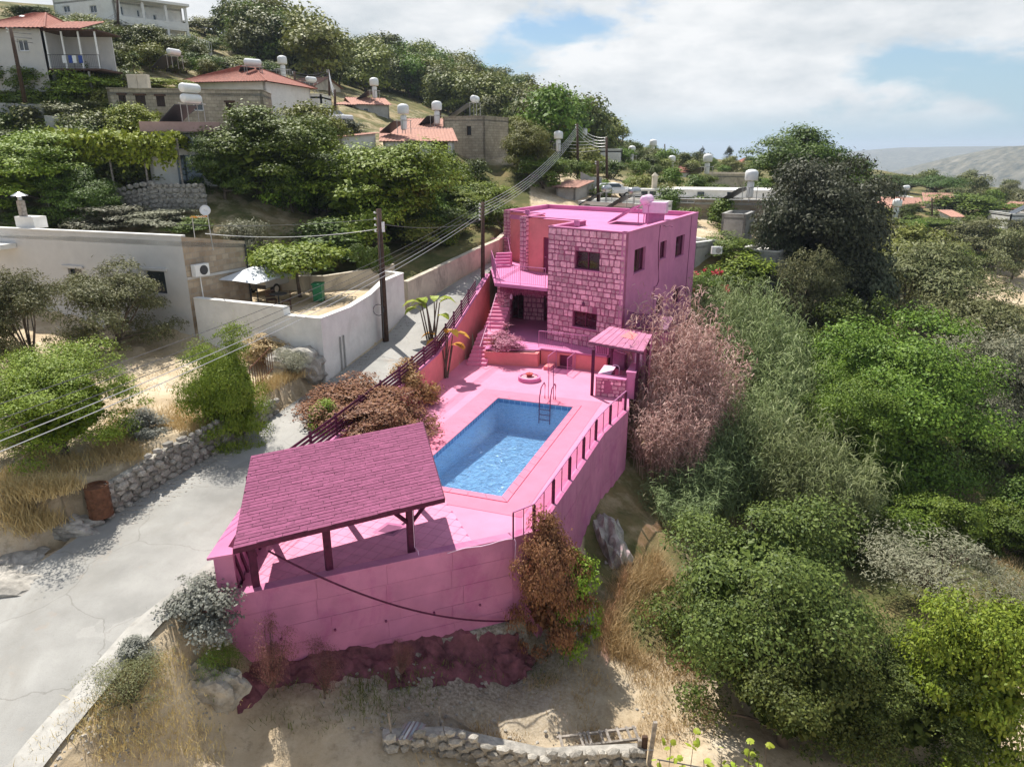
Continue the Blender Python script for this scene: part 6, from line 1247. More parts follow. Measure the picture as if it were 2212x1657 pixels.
# car builder
def car(label, loc, rz, paint, L_=4.2, Wd=1.75, H_=1.5, suv=0):
    t = thing('parked_car', label, 'car', loc, rz); pr = [(-.5, .32), (-.5, .62), (-.46, .68), (-.22 - .05 * suv, .72), (-.1, 1.0), (.24 + .1 * suv, 1.0), (.42 + .06 * suv, .72), (.49, .66), (.5, .3)]; mb = MB(); n_ = len(pr)
    def ringp(sc, y): return [(x * L_, y * (sc if zz > .7 else 1), zz * H_) for x, zz in pr]
    for y, sc in ((-Wd / 2 + .06, .93), (-Wd / 2, .86), (Wd / 2, .86), (Wd / 2 - .06, .93))[1:3]: mb.v += ringp(sc, y)
    mb.f += [tuple(range(n_))[::-1], tuple(range(n_, 2 * n_))] + [(i, (i + 1) % n_, (i + 1) % n_ + n_, i + n_) for i in range(n_)]; mb.m += [0] * (n_ + 2)
    o = mesh_obj('body', mb.mesh('body', M[paint]), t); bev(o, .06)
    g = MB(); yw = Wd / 2 * .87
    for s_ in (-1, 1): g.add([(-.2 * L_, s_ * (yw + .012), .735 * H_), (.36 * L_, s_ * (yw + .012), .735 * H_), (.22 * L_, s_ * (yw + .012), .96 * H_), (-.1 * L_, s_ * (yw + .012), .96 * H_)], [(0, 1, 2, 3)])
    mesh_obj('side_window', g.mesh('side_window', M['glass']), t)
    ws = MB().add([(-.235 * L_, -yw * .85, .745 * H_), (-.235 * L_, yw * .85, .745 * H_), (-.115 * L_, yw * .8, .98 * H_), (-.115 * L_, -yw * .8, .98 * H_)], [(0, 1, 2, 3)]); mesh_obj('windscreen', ws.mesh('windscreen', M['glass']), t, (-.03, 0, .02))
    rw_ = MB().add([(.43 * L_, -yw * .8, .76 * H_), (.43 * L_, yw * .8, .76 * H_), (.33 * L_, yw * .75, .95 * H_), (.33 * L_, -yw * .75, .95 * H_)], [(0, 1, 2, 3)]); mesh_obj('rear_window', rw_.mesh('rear_window', M['glass']), t, (.03, 0, .02))
    wm_ = MB().lathe((0, 0, 0), [(.2, -.1), (.31, -.1), (.32, -.05), (.32, .05), (.31, .1), (.2, .1)], 18, axis=(0, 1, 0)).mesh('tyre', M['rubber']); rm_ = MB().lathe((0, 0, 0), [(.19, -.102), (.19, .102)], 12, axis=(0, 1, 0)).mesh('rim', M['steel'])
    for x in (-.31, .3):
        for s_ in (-1, 1): w = mesh_obj('wheel', wm_, t, (x * L_, s_ * (Wd / 2 - .08), .32)); mesh_obj('rim', rm_, w)
    for s_ in (-1, 1):
        mesh_obj('headlight', MB().box((-.492 * L_, s_ * Wd * .34, .58 * H_), (.06, .34, .14)).mesh('headlight', M['whitemetal']), t); mesh_obj('mirror', MB().box((-.16 * L_, s_ * (Wd / 2 + .06), .74 * H_), (.1, .16, .12)).mesh('mirror', M[paint]), t)
    mesh_obj('bumper', MB().box((-.5 * L_, 0, .36 * H_), (.1, Wd * .9, .2)).mesh('bumper', M['darkmetal']), t)
    return t
p = atz(572, 637, 4.1); car('silver car parked under the white parasol', (p.x + .3, p.y + 1.6, 4.1), R(-110) + math.pi, 'carsilver')
# wheelie bin
t = thing('wheelie_bin', 'green wheelie bin standing in the walled yard', 'bin', (0, 0, 0)); p = atz(690, 652, 4.1); t.location = p
MB().prism([(p.x - .25, p.y - .3), (p.x + .25, p.y - .3), (p.x + .25, p.y + .3), (p.x - .25, p.y + .3)], p.z + .08, p.z + .95).part('body', M['plastic_green'], t, bevel=.03); MB().box((p.x, p.y, p.z + 1.0), (.6, .7, .09)).part('lid', M['plastic_green'], t, bevel=.03); MB().tube([(p.x - .22, p.y + .36, p.z + .95), (p.x + .22, p.y + .36, p.z + .95)], .03, 6).part('handle', M['plastic_green'], t)
for s_ in (-.2, .2): MB().lathe((p.x + s_, p.y + .28, p.z + .1), [(.1, -.03), (.1, .03)], 12, axis=(1, 0, 0)).part('wheel', M['rubber'], t)
# garden chairs and table
def chair(label, loc, rz):
    t = thing('garden_chair', label, 'chair', loc, rz)
    for x in (-.22, .22):
        for y in (-.2, .2): mesh_obj('leg', MB().box((x, y, .22), (.04, .04, .44)).mesh('leg', M['wood']), t)
    mesh_obj('seat', MB().box((0, 0, .45), (.5, .46, .04)).mesh('seat', M['wood']), t)
    for k in range(3): mesh_obj('slat', MB().box((0, .23, .58 + .14 * k), (.5, .03, .09)).mesh('slat', M['wood']), t)
p = atz(588, 665, 4.1); chair('brown folding chair left of the citrus trunk', p, .5); p = atz(620, 668, 4.1); chair('brown folding chair behind the citrus trunk', p, -1.2)
t = thing('garden_table', 'dark round table beside the citrus trunk', 'table', atz(604, 664, 4.1)); p = t.location; MB().lathe((p.x, p.y, p.z + .7), [(.45, 0), (.45, .04), (0, .041)], 18).part('table_top', M['darkmetal'], t); MB().tube([(p.x, p.y, p.z), (p.x, p.y, p.z + .7)], .04, 6).part('leg', M['darkmetal'], t)
# topiary
t = thing('topiary_tree', 'topiary tree clipped into dark balls behind the yard', 'tree', (0, 0, 0)); b0 = aty(800, 590, 43); b0.z = gz(b0.x, b0.y); t.location = b0; rs = np.random.RandomState(77); Q = []; tk = MB()
for px, py, r in ((772, 545, .55), (800, 555, .6), (825, 545, .5), (785, 572, .45), (815, 575, .45), (835, 562, .4)):
    c = np.array(aty(px, py, 43)); q = unit(rs.normal(0, 1, (1500, 3))); Q.append(leaves(rs, c + q * r * rs.uniform(.85, 1, (1500, 1)), q, .07, .045, .4)); tk.tube([b0 - V3((0, 0, .2)), b0.lerp(V3(c), .5), c], [.07, .05, .03], 5)
mesh_obj('crown', quads_mesh('crown', np.concatenate(Q) - np.array(b0), [LM['dark']]), t); tk.part('trunk', M['bark'], t)
# ---------------------------------------------------------------- hill houses
def Z1(x, y): return x * .26745, y * .26745
h1 = house('white house with dusty rose roof fascia above the vine', (312, 283, 50), (470, 281, 51.5), 3.1, 5, 'white', 'flat', wins=((378, 288, 432, 322),), wm_frame='darkmetal'); f = h1['fr']; e, n, ln = frame(f[:2], f[2:4])
MB().ob(V3((f[0], f[1], f[5] - .1)) - e * .2 + n * .5, e * (ln + .4), -n * 5.8, V3((0, 0, .62))).part('roof_fascia', M['fascia'], h1); a_, b_ = onw(378, 325, f[:2], f[2:4])[0], onw(432, 325, f[:2], f[2:4])[0]; MB().ob(V3((f[0], f[1], f[4] - .4)) + e * a_ + n * .01, e * (b_ - a_), n * .05, V3((0, 0, 1.9))).part('door', M['glass'], h1)
p = aty(395, 262, 52); solar_heater((p.x, p.y, h1['fr'][5] + .5), -2.0, 1.0, 'twin white tanks on the rose-fascia roof', 2, 'solar water heaters on the hill')
house('long stone building with dark brown shutters', (228, 181, 60), (567, 207, 62), 3.3, 5, 'stonewall', 'flat', wins=((415, 211, 440, 240),), doors=((255, 206, 274, 226), (291, 207, 316, 228), (336, 208, 358, 231), (487, 222, 507, 243)))
house('cream house under a red hipped roof', (392, 170, 76), (572, 188, 74), 2.9, 9, 'white', 'hip', 'tile', wins=((402, 176, 418, 190), (525, 192, 537, 201)), rise=1.9, over=.6)
hb = house('pale beige house with red tiles at the left edge', (-40, 52, 62), (93, 73, 62), 3.6, 8, 'beige', 'hip', 'tile', wins=((36, 86, 63, 111),), rise=1.7, over=.5); f = hb['fr']
e, n, ln = frame(f[:2], f[2:4]); v0 = V3((f[2], f[3], f[5] - .3)); up1 = V3((0, 0, 1))
MB().ob(v0 + n * .2 + up1 * .1, e * 4.4, -n * 3.6, up1 * .12).part('veranda_roof', M['wood'], hb); mb = MB(); corr(mb, v0 + n * .5 + up1 * .25, v0 + n * .5 + e * 3.2 + up1 * .25, v0 - n * 3.5 + e * 3.2 + up1 * 1.3, v0 - n * 3.5 + up1 * 1.3, 12); mb.part('veranda_tiles', M['tile'], hb)
MB().ob(v0 + n * .1 - up1 * 2.75, e * 4.2, -n * 3.4, up1 * .15).part('veranda_floor', M['wood'], hb); MB().ob(v0 - n * 2.4 - up1 * 2.6, e * 4.1, -n * .1, up1 * 2.6).part('veranda_wall', M['beige'], hb)
for k in range(4): MB().ob(v0 + n * .05 + e * (.05 + 1.32 * k) - up1 * 2.6, e * .1, -n * .1, up1 * 2.7).part('veranda_post', M['whitemetal'], hb)
railing(hb, [v0 + n * .05 - up1 * 2.6, v0 + n * .05 + e * 4.15 - up1 * 2.6], 1.0, M['darkmetal'], bars=.14, name='veranda_railing')
for k, (m_, u) in enumerate((('canvas', 1.2), ('blue', 1.7), ('canvas', 2.0), ('blue', 2.5))): MB().ob(v0 + n * .09 + e * u - up1 * 2.2, e * .32, n * .02, up1 * .55).part('laundry', M[m_], hb)
MB().ob(v0 + n * .0 + e * 3.0 - up1 * 5.4, e * .12, -n * .12, up1 * 2.6).part('stilt', M['concrete'], hb)
p = aty(52, 45, 66); solar_heater((p.x, p.y, p.z - 1.6), -2.2, 1.0, 'white tank on the red roof at the left edge', 1, 'solar water heaters on the hill')
hw = house('big white house with arched balconies at the top left', (112, -6, 102), (243, -3, 98), 6.3, 9, 'white', 'flat', wins=((135, 14, 152, 27), (192, 13, 210, 28), (200, 52, 218, 62)))
hv = house('white balcony wing of the big house at the top left', (240, -10, 98), (392, 25, 104), 6.0, 8, 'white', 'flat', wins=((258, 14, 268, 34), (295, 22, 303, 38), (305, 26, 316, 41), (330, 32, 339, 46)), parm='concrete'); f = hv['fr']; e, n, ln = frame(f[:2], f[2:4])
for zf, hh in ((3.0, 1.0), (0.2, .01)): MB().ob(V3((f[0], f[1], f[4] + zf)) + n * .01, e * ln, n * 1.6, V3((0, 0, .2))).part('balcony_slab', M['white'], hv)
MB().ob(V3((f[0], f[1], f[4] + 3.2)) + n * 1.55, e * ln, n * .1, V3((0, 0, .75))).part('balcony_parapet', M['white'], hv); MB().ob(V3((f[0], f[1], f[5] - .1)) + n * .02, e * (ln + .3), n * 1.9, V3((0, 0, .3))).part('roof_edge', M['white'], hv)
for k in range(4): MB().ob(V3((f[0], f[1], f[4] + .2)) + e * (ln * k / 3 - (.3 if k == 3 else 0)) + n * 1.35, e * .3, n * .25, V3((0, 0, 5.6))).part('column', M['white'], hv)
p0, p1, p2_ = aty(388, 84, 105), aty(458, 112, 108), aty(390, 84, 112); fwall('terrace_wall', 'concrete terrace wall with pale railings beside the big white house', [tuple(p0), tuple(p1)], .3, 'blockwall', .1)
tw = thing('terrace_railing', 'white railing along the concrete terrace wall', 'railing', tuple(p0)); railing(tw, [p0 + V3((0, 0, .1)), p1 + V3((0, 0, .1))], 1.0, M['whitemetal'], bars=.3, br=.03, name='rail')
p0, p1 = aty(100, 52, 92), aty(255, 78, 92); fwall('garden_wall', 'pale blue-grey garden wall below the big white house', [tuple(p0), tuple(p1)], .2, 'grey')
p0, p1 = aty(-20, 222, 60), aty(92, 226, 59.5); fwall('concrete_wall', 'long grey concrete terrace wall at the left edge', [tuple(p0), tuple(p1)], .25, 'grey'); p0, p1 = aty(95, 250, 57), aty(200, 262, 57); fwall('concrete_wall', 'low grey concrete wall among the bushes left of the vine', [tuple(p0), tuple(p1)], .25, 'grey')
p0, p1 = aty(-20, 175, 63), aty(62, 186, 63); fwall('block_wall', 'blockwork wall under the beige house', [tuple(p0), tuple(p1)], .25, 'blockwall')
# slatted timber screen
p0, p1 = aty(190, 156, 68), aty(278, 164, 68); t = thing('timber_screen', 'dark slatted timber screen above the stone building', 'fence', tuple(p0)); d = p1 - p0
for k in range(7): MB().ob(p0 - V3((0, 0, .22 * k)), d, V3((0, .04, 0)), V3((0, 0, .15))).part('slat', M['wood'], t)
for k in range(5): MB().ob(p0 + d * k / 4 - V3((.05, -.05, 1.6)), V3((.1, 0, 0)), V3((0, .1, 0)), V3((0, 0, 1.75))).part('post', M['wood'], t)
for k, (px, py) in enumerate(((288, 172), (310, 172))): p = aty(px, py, 63); MB().box((p.x, p.y, p.z - .3), (.8, .7, 1.3), .1).top('rooftop_block', M['cream'], (p.x, p.y, p.z - .9), ['left of two cream masonry blocks on the stone building', 'right of two cream masonry blocks on the stone building'][k], 'block', 'cream rooftop blocks', bevel=.04)
# grey tiled house etc.
house('grey house with faded tiles below the wood', (763, 228, 100), (840, 226, 102), 2.9, 6, 'grey', 'gable', 'tile_faded', wins=((785, 234, 797, 247),), rise=1.0); house('low tiled annex left of the grey house', (702, 226, 98), (765, 228, 99), 2.4, 6, 'cream', 'mono', 'tile_faded', doors=((748, 229, 763, 246),), rise=.9)
house('small white flat-roofed house behind the dark poles', (644, 203, 92), (694, 206, 92), 2.8, 5, 'white', 'flat'); house('pale tiled cottage below the dry track', (622, 184, 112), (680, 190, 110), 3, 6, 'cream', 'gable', 'tile_faded', rise=1.3)
house('stone block house with one narrow window', (957, 253, 80), (1046, 253, 78), 5.2, 6, 'stonewall', 'flat', wins=((1008, 273, 1018, 293),), wm_frame='shutter')
hr = house('low house with long faded red-tiled roof and dark porch', (827, 306, 70), (981, 306, 71), 2.8, 6, 'white', 'mono', 'tile_faded', doors=((880, 309, 905, 330), (930, 309, 968, 330)), rise=1.3); house('upper red-tiled house beside the stone block house', (865, 279, 80), (952, 281, 80), 2.5, 6, 'stonewall', 'mono', 'tile_faded', rise=1.3)
house('white house wall half hidden by the walnut trees', (582, 270, 66), (666, 270, 66), 3.2, 6, 'white', 'flat', parm='fascia'); house('white outhouse right of the hidden white wall', (690, 282, 70), (738, 312, 68), 2.6, 4, 'white', 'mono', 'tile_faded', rise=.4)
# church on the hill
ch = house('small white chapel on the hilltop', (957, 139, 262), (985, 141, 260), 6, 7, 'white', 'gable', 'white', rise=1.6, name='chapel', cat='chapel', over=.1, doors=((967, 144, 974, 158),)); f = ch['fr']; pm = V3(((f[0] + f[2]) / 2, f[1] + .5, f[5])); e, n, ln = frame(f[:2], f[2:4])
MB().add([V3((f[0], f[1], f[5])), V3((f[2], f[3], f[5])), pm + V3((0, -.5, 2.0))], [(0, 1, 2)]).part('front_gable', M['white'], ch); MB().tube([pm + V3((0, -.3, 1.9)), pm + V3((0, -.3, 3.2))], .08, 4).part('cross', M['white'], ch)
# behind the villa
sh = house('grey shed with rusty sheet roof behind the villa', (1202, 405, 72), (1243, 405, 71), 3.0, 3, 'grey', 'mono', 'tile_faded', rise=.5, over=.5, name='shed', cat='shed'); p0, p1, p2_ = aty(1255, 372, 75), aty(1278, 383, 75), aty(1300, 385, 75); fwall('ruined_wall', 'rough grey wall with broken top behind the villa', [tuple(p0), tuple(p1), tuple(p2_)], .35, 'grey')
lw = house('long white-roofed stone building behind the villa', (1363, 422, 74), (1680, 442, 71), 3.0, 7, 'ochrestone', 'flat', wins=((1410, 431, 1440, 436), (1470, 433, 1500, 440)), parm='white'); f = lw['fr']; e, n, ln = frame(f[:2], f[2:4]); o = V3((f[0], f[1], f[5] + .08)) - n * 2.2
MB().ob(o, e * ln, -n * .3, V3((0, 0, .65))).part('clerestory', M['white'], lw); MB().ob(o + V3((0, 0, .66)) + n * .2, e * ln, -n * 4.5, V3((0, 0, .12))).part('upper_roof', M['white'], lw)
for u in (.065, .125, .21, .465, .67): MB().ob(o + e * (ln * u) + n * .012 + V3((0, 0, .12)), e * .65, n * .02, V3((0, 0, .42))).part('vent_window', M['glass'], lw)
MB().box(tuple(o + e * 2.2 + V3((0, 0, 1.2)) - n * .6), (.5, .5, 1.6)).part('chimney', M['cream'], lw); MB().lathe(tuple(o + e * 2.2 + V3((0, 0, 2.0)) - n * .6), [(.42, 0), (.42, .06), (.02, .4)], 4).part('chimney_cap', M['cream'], lw)
house('low white flat roof just behind the villa parapet', (1250, 434, 66), (1400, 446, 62), 2.6, 5, 'white', 'flat', wins=((1262, 440, 1274, 447),)); house('cream house between the poles behind the villa', (1290, 400, 82), (1362, 410, 80), 2.6, 5, 'cream', 'flat', parm='white')
house('ochre courtyard wall house behind the white roofs', (1526, 376, 110), (1640, 378, 108), 2.8, 6, 'cream', 'flat'); house('small white house below the ridge end', (1295, 322, 120), (1345, 324, 120), 3.2, 6, 'white', 'flat'); house('white cottage on the far village slope', (1270, 350, 100), (1335, 352, 100), 3, 6, 'white', 'flat'); house('white house with pale blue door in the far village', (1368, 318 + 42, 140), (1405, 360, 140), 2.6, 6, 'white', 'flat')
house('red-roofed house on the far skyline', (1602, 352, 260), (1640, 352, 260), 3, 7, 'white', 'hip', 'tile', rise=1.8); house('red-roofed cottage behind the white drums', (1455, 372, 130), (1490, 374, 130), 2.4, 6, 'white', 'mono', 'tile', rise=.9); house('pale farmhouse on the far skyline beside the cypress', (1505, 345, 230), (1550, 347, 230), 3, 7, 'cream', 'flat')
house('grey blockwork store below the white stone building', (1560, 462, 66), (1612, 466, 65), 2.8, 4, 'grey', 'flat', name='shed', cat='shed')
# sheds beside the villa's back corner
for lab, a, b_, h, dp in (('white-roofed container shed right of the villa', (1598, 538, 60), (1683, 546, 58), 2.5, 4.5), ('open shed with white roof against the back of the villa', (1502, 524, 58), (1550, 522, 60), 2.6, 4)): s_ = house(lab, a, b_, h, dp, 'grey', 'flat', parm='white', name='shed', cat='shed')
p = aty(1548, 541, 57.5); t = thing('air_conditioner', 'white air conditioner on the shed wall behind the villa', 'air conditioner', tuple(p)); MB().box(tuple(p), (.85, .3, .6), .1).part('casing', M['whitemetal'], t, bevel=.02); MB().lathe(tuple(p + V3((.1, -.16, 0))), [(.22, 0), (.22, .01), (0, .012)], 14, axis=(0, -1, 0)).part('fan_grille', M['grey'], t)
# right-hand village
for lab, a, b_, h, dp, wm, rf, rm, rs_ in (('long white-roofed house under the umbrella pines', (1890, 428, 150), (1983, 430, 148), 3, 9, 'white', 'flat', 'tile', 0), ('faded red-tiled house below the white roof', (1915, 447, 138), (1995, 449, 136), 2.8, 6, 'white', 'mono', 'tile_faded', 1.4), ('faded red roof beneath the right umbrella pine', (2000, 436, 150), (2062, 437, 148), 2.8, 6, 'cream', 'mono', 'tile_faded', 1.4), ('grey flat-roofed store with white drum', (1905, 474, 118), (1958, 480, 114), 3, 6, 'grey', 'flat', 'tile', 0), ('pink-roofed house far right', (2158, 452, 130), (2194, 454, 128), 3, 6, 'cream', 'mono', 'tile_faded', 1.0), ('white house cut by the right edge', (2185, 462, 120), (2235, 464, 120), 3, 6, 'white', 'flat', 'tile', 0), ('little tiled hut among the right-hand trees', (2058, 468, 125), (2082, 470, 125), 2.2, 4, 'white', 'mono', 'tile_faded', .8), ('low tiled house left of the right-hand drum', (1880, 452, 132), (1918, 454, 130), 2.4, 6, 'cream', 'mono', 'tile_faded', 1.2), ('white shed among the farthest right-hand trees', (2110, 376, 330), (2130, 376, 330), 3, 5, 'white', 'flat', 'tile', 0)):
    house(lab, a, b_, h, dp, wm, rf, rm, rise=rs_)
# ---------------------------------------------------------------- rooftop heaters
for px, py, Y, s_, up_, lab in ((362, 145, 78, 1.0, 0, 'twin drums on a stand left of the hipped roof'), (540, 172, 78, 1.1, 0, 'tank and collector on the right of the hipped roof'), (603, 172, 100, 1.1, 1, 'round drum on a stand behind the pale cottage'), (660, 198, 94, 1.0, 0, 'tank on the small white flat roof'), (793, 216, 103, 1.1, 1, 'tall drum behind the grey tiled house'), (853, 285, 72, 1.0, 1, 'tall drum at the left of the red-tiled low house'), (930, 272, 82, 1.0, 1, 'drum beside the stone block house'), (1002, 250, 82, 1.2, 0, 'large tank on top of the stone block house'), (1245, 320, 118, 1.2, 1, 'drum on the white cottage below the ridge end'), (1353, 352, 138, 1.2, 1, 'drum on the far white house'), (1396, 340, 180, 1.6, 1, 'lone drum on the wooded plateau'), (1436, 372, 128, 1.1, 1, 'pair of drums beside the red cottage'), (1510, 380, 106, 1.2, 1, 'big drum above the ochre courtyard'), (1594, 430, 70, 1.1, 1, 'drum with collector at the end of the long white roof'), (1345, 446, 63, 1.0, 0, 'steel tank just above the villa parapet'), (1285, 440, 66, 1.0, 0, 'white tank left of the steel tank'), (1936, 428, 149, 1.5, 0, 'tank on the roof under the umbrella pines'), (1912, 474, 117, 1.3, 1, 'white drum on the grey store'), (2205, 462, 121, 1.3, 1, 'drum on the house at the right edge'), (1890, 428, 150, 1.3, 1, 'drum at the left end of the pine-shaded roof'), (1188, 330, 90, 1.0, 1, 'drum seen through the leaves left of the villa roof')):
    p = aty(px, py, Y); solar_heater(tuple(p - V3((0, 0, .2))), -2.1 + rnd.uniform(-.4, .4), s_, lab, 1, 'solar water heaters on the roofs', upright=bool(up_), tm=M['steel'] if 'steel' in lab else None)
p = aty(1322, 428, 75.5); car('white car parked by the ruined wall behind the villa', (p.x, p.y, p.z), R(190), 'carwhite', suv=1); p = aty(718, 273, 76); car('pale car parked beside the dark dense tree', (p.x, p.y, p.z), R(150), 'carwhite')
# ================================================================ utility poles and wires
def pole(label, base, top, r=.13, arms=0, lean=None, bands=True):
    t = thing('utility_pole', label, 'pole', tuple(base), 0, 'utility poles'); MB().tube([base - V3((0, 0, .4)), top], [r * 1.15, r * .85], 9).part('shaft', M['polewood'], t, smooth=True)
    for k in range(arms): q = base.lerp(top, .97 - .045 * k); MB().tube([q + V3((-.02, 0, 0)), q + V3((-.2, -.12, 0))], .02, 5).part('bracket', M['steel'], t); MB().lathe(q + V3((-.2, -.12, 0)), [(.045, 0), (.06, .05), (.03, .1)], 8).part('insulator', M['whitemetal'], t)
    return t
b1 = atz(833, 736, 2.1); t1 = aty(818, 452, b1.y + .05); pl1 = pole('tarred timber pole in front of the white yard wall', b1, t1, .16, 4)
MB().box((t1.x + .2, t1.y - .1, t1.z - .9), (.14, .12, .5)).part('junction_box', M['whitemetal'], pl1); MB().tube([(b1.x - .25 + .28 * math.cos(a), b1.y - .2, b1.z + 1.75 + .3 * math.sin(a)) for a in np.linspace(0, 6.28, 18)], .02, 5).part('cable_coil', M['wire'], pl1); MB().tube([b1 + V3((-.05, -.19, .2)), b1.lerp(t1, .96) + V3((0, -.17, 0))], .022, 5).part('cable_duct', M['wire'], pl1)
b2 = V3((-1.95, 47, 3.4)); t2 = aty(1043, 437, 47); pl2 = pole('tarred timber pole beside the villa balcony', b2, t2, .13, 5)
PO = [(636, 155, 218, 92, 'dark pole left of the small white flat-roofed house'), (710, 151, 228, 100, 'tall pole in front of the hill wood'), (723, 194, 280, 76, 'pole beside the pale parked car'), (1247, 268, 378, 80, 'tall pole left of the white car'), (1310, 297, 410, 78, 'pole right above the white car'), (1436, 312, 365, 170, 'far pole on the village skyline'), (1291, 348, 444, 66, 'thin pole rising behind the villa parapet'), (253, -8, 78, 90, 'pole in front of the white balcony house'), (30, 60, 210, 58, 'leaning pole at the left edge'), (2170 - 130, 435, 480, 135, 'right-hand pole under the umbrella pine'), (1975 + 38, 428, 486, 128, 'left-hand leaning pole under the umbrella pine'), (950, 225, 275, 105, 'slim pole against the hill wood'), (1243, 290, 312, 160, 'small pole at the foot of the hill wood')]
tops = {}
for px, ty_, by_, Y, lab in PO:
    b_ = aty(px + (22 if 'leaning pole at' in lab else 2), by_, Y); tp_ = aty(px - (8 if 'leaning pole at' in lab else 0), ty_, Y); pole(lab, b_, tp_, .14, 2); tops[lab] = tp_
def wire(a, b_, sag, r, mt, lab, grp):
    pts = []
    for k in range(21): s_ = k / 20; p = V3(a).lerp(V3(b_), s_); p.z -= sag * 4 * s_ * (1 - s_); pts.append(p)
    return MB().tube(pts, r, 4, cap=False).top('overhead_wire', M[mt], tuple(a), lab, 'wire', grp)
ends = ((0, 845), (0, 878), (0, 908), (0, 925), (0, 948)); LN = ['topmost', 'second', 'third', 'fourth', 'lowest']
for k, (px, py) in enumerate(ends):
    a = ray(px, py); q = V3((a[0], a[1], a[2])); Yk = 15.0; st = aty(px, py, Yk); st = t2 + V3((0, 0, -.15 - .16 * k)) + (st - t2 - V3((0, 0, -.15 - .16 * k))) * 1.12
    wire(st, t2 + V3((-.2, -.12, -.15 - .19 * k)), .75, .011 if k < 3 else .013, 'wire' if k < 3 else 'wirelight', f'{LN[k]} of the five wires crossing the left foreground', 'foreground wires')
    wire(t2 + V3((-.1, .1, -.15 - .19 * k)), tops['tall pole left of the white car'] + V3((0, 0, -.2 - .22 * k)), .9, .015, 'wirelight', f'{LN[k]} wire running from the balcony pole up the lane', 'lane wires')
wire(t1 + V3((0, 0, -.75)), t2 + V3((0, 0, -1.1)), .35, .014, 'wire', 'slack wire between the two lane poles', 'lane wires'); wire(t1 + V3((0, 0, -1.0)), aty(443, 505, 38), .3, .016, 'wirelight', 'wire from the lane pole to the beige house', 'lane wires'); wire(t1 + V3((0, 0, -.5)), aty(300, 480, 46), .3, .014, 'wire', 'upper wire from the lane pole towards the hillside', 'lane wires')
for k in range(4):
    wire(tops['leaning pole at the left edge'] + V3((0, 0, -.3 * k)), aty(250, 30 + 8 * k, 90), .8, .02, 'wire', f'{LN[k]} wire rising from the leaning pole to the white house', 'hillside wires')
    wire(aty(253, 40 + 9 * k, 90), tops['dark pole left of the small white flat-roofed house'] + V3((0, 0, -.35 * k)), 1.4, .02, 'wire', f'{LN[k]} wire spanning from the white house to the dark pole', 'hillside wires')
    wire(tops['dark pole left of the small white flat-roofed house'] + V3((0, 0, -.3 * k)), tops['tall pole in front of the hill wood'] + V3((0, 0, -.3 * k)), .5, .02, 'wire', f'{LN[k]} wire between the two dark poles below the hill wood', 'hillside wires')
    wire(tops['tall pole left of the white car'] + V3((0, 0, -.3 * k)), tops['pole right above the white car'] + V3((0, 0, -.3 * k)), .5, .018, 'wirelight', f'{LN[k]} wire between the poles above the white car', 'village wires')
    wire(aty(1120, 262 + 9 * k, 110), tops['pole right above the white car'] + V3((0, 0, -.2 - .3 * k)), 1.2, .018, 'wirelight', f'{LN[k]} wire stretched across the foot of the wooded hill', 'village wires')
    wire(tops['tall pole in front of the hill wood'] + V3((0, 0, -.3 * k)), tops['pole beside the pale parked car'] + V3((0, 0, -.3 * k)), .5, .018, 'wirelight', f'{LN[k]} wire dropping from the tall pole to the pole by the pale car', 'hillside wires')
# ================================================================ dry stone walls
def rock_mesh(seed, flat=.7):
    rs = random.Random(seed); bm = bmesh.new(); bmesh.ops.create_icosphere(bm, subdivisions=1, radius=.5)
    for v in bm.verts: v.co *= rs.uniform(.78, 1.12); v.co.x = max(-.46, min(.46, v.co.x)); v.co.y = max(-.44, min(.44, v.co.y)); v.co.z = max(-.42, min(.42, v.co.z)) * flat / .7
    me = bpy.data.meshes.new('stone'); bm.to_mesh(me); bm.free(); me.materials.append(M['rubble']); return me
ROCKS = [rock_mesh(i) for i in range(8)]
def dry_wall(label, pts, h, sz, seed, maxn=300, thick=.45, joined=False):
    """random-rubble wall: every stone its own object in front of a dark core"""
    rs = random.Random(seed); t = thing('stone_wall', label, 'wall', (pts[0][0], pts[0][1], pts[0][2])); J = MB(); n_ = 0
    for i in range(len(pts) - 1):
        p, q = V3(pts[i]), V3(pts[i + 1]); e, n, ln = frame(p, q); h0, h1 = (h[i], h[i + 1]) if isinstance(h, (list, tuple)) else (h, h)
        MB().prism([tuple((p - n * .12)[:2]), tuple((q - n * .12)[:2]), tuple((q - n * thick)[:2]), tuple((p - n * thick)[:2])], min(p.z, q.z) - .5, [p.z + h0 * .9, q.z + h1 * .9, q.z + h1 * .9, p.z + h0 * .9]).part('core', M['rock'], t)
        z = 0.0
        while z < max(h0, h1):
            hh = rs.uniform(.6, 1.05) * sz; u = rs.uniform(-.1, .1)
            while u < ln:
                w = rs.uniform(.8, 1.7) * sz; f = min(1, max(0, (u + w / 2) / ln)); top_ = h0 + (h1 - h0) * f
                if z < top_:
                    c = p.lerp(q, f) + V3((0, 0, z + hh / 2 + rs.uniform(-.03, .03))) - n * rs.uniform(.02, .12); me = ROCKS[rs.randrange(8)]; rot = math.atan2(e.y, e.x) + rs.uniform(-.12, .12); sc = (w * 1.08, sz * rs.uniform(.8, 1.2), hh * 1.22)
                    if not joined and n_ < maxn: o = mesh_obj('stone', me, t, c - t.location, (rs.uniform(-.2, .2), rs.uniform(-.25, .25), rot), sc)
                    else:
                        ca, sa = math.cos(rot), math.sin(rot); J.add([(c.x + v.co.x * sc[0] * ca - v.co.y * sc[1] * sa, c.y + v.co.x * sc[0] * sa + v.co.y * sc[1] * ca, c.z + v.co.z * sc[2]) for v in me.vertices], [tuple(pl.vertices) for pl in me.polygons])
                    n_ += 1
                u += w
            z += hh
    if J.v: J.part('stonework', M['rubble'], t, kind='stuff')
    return t
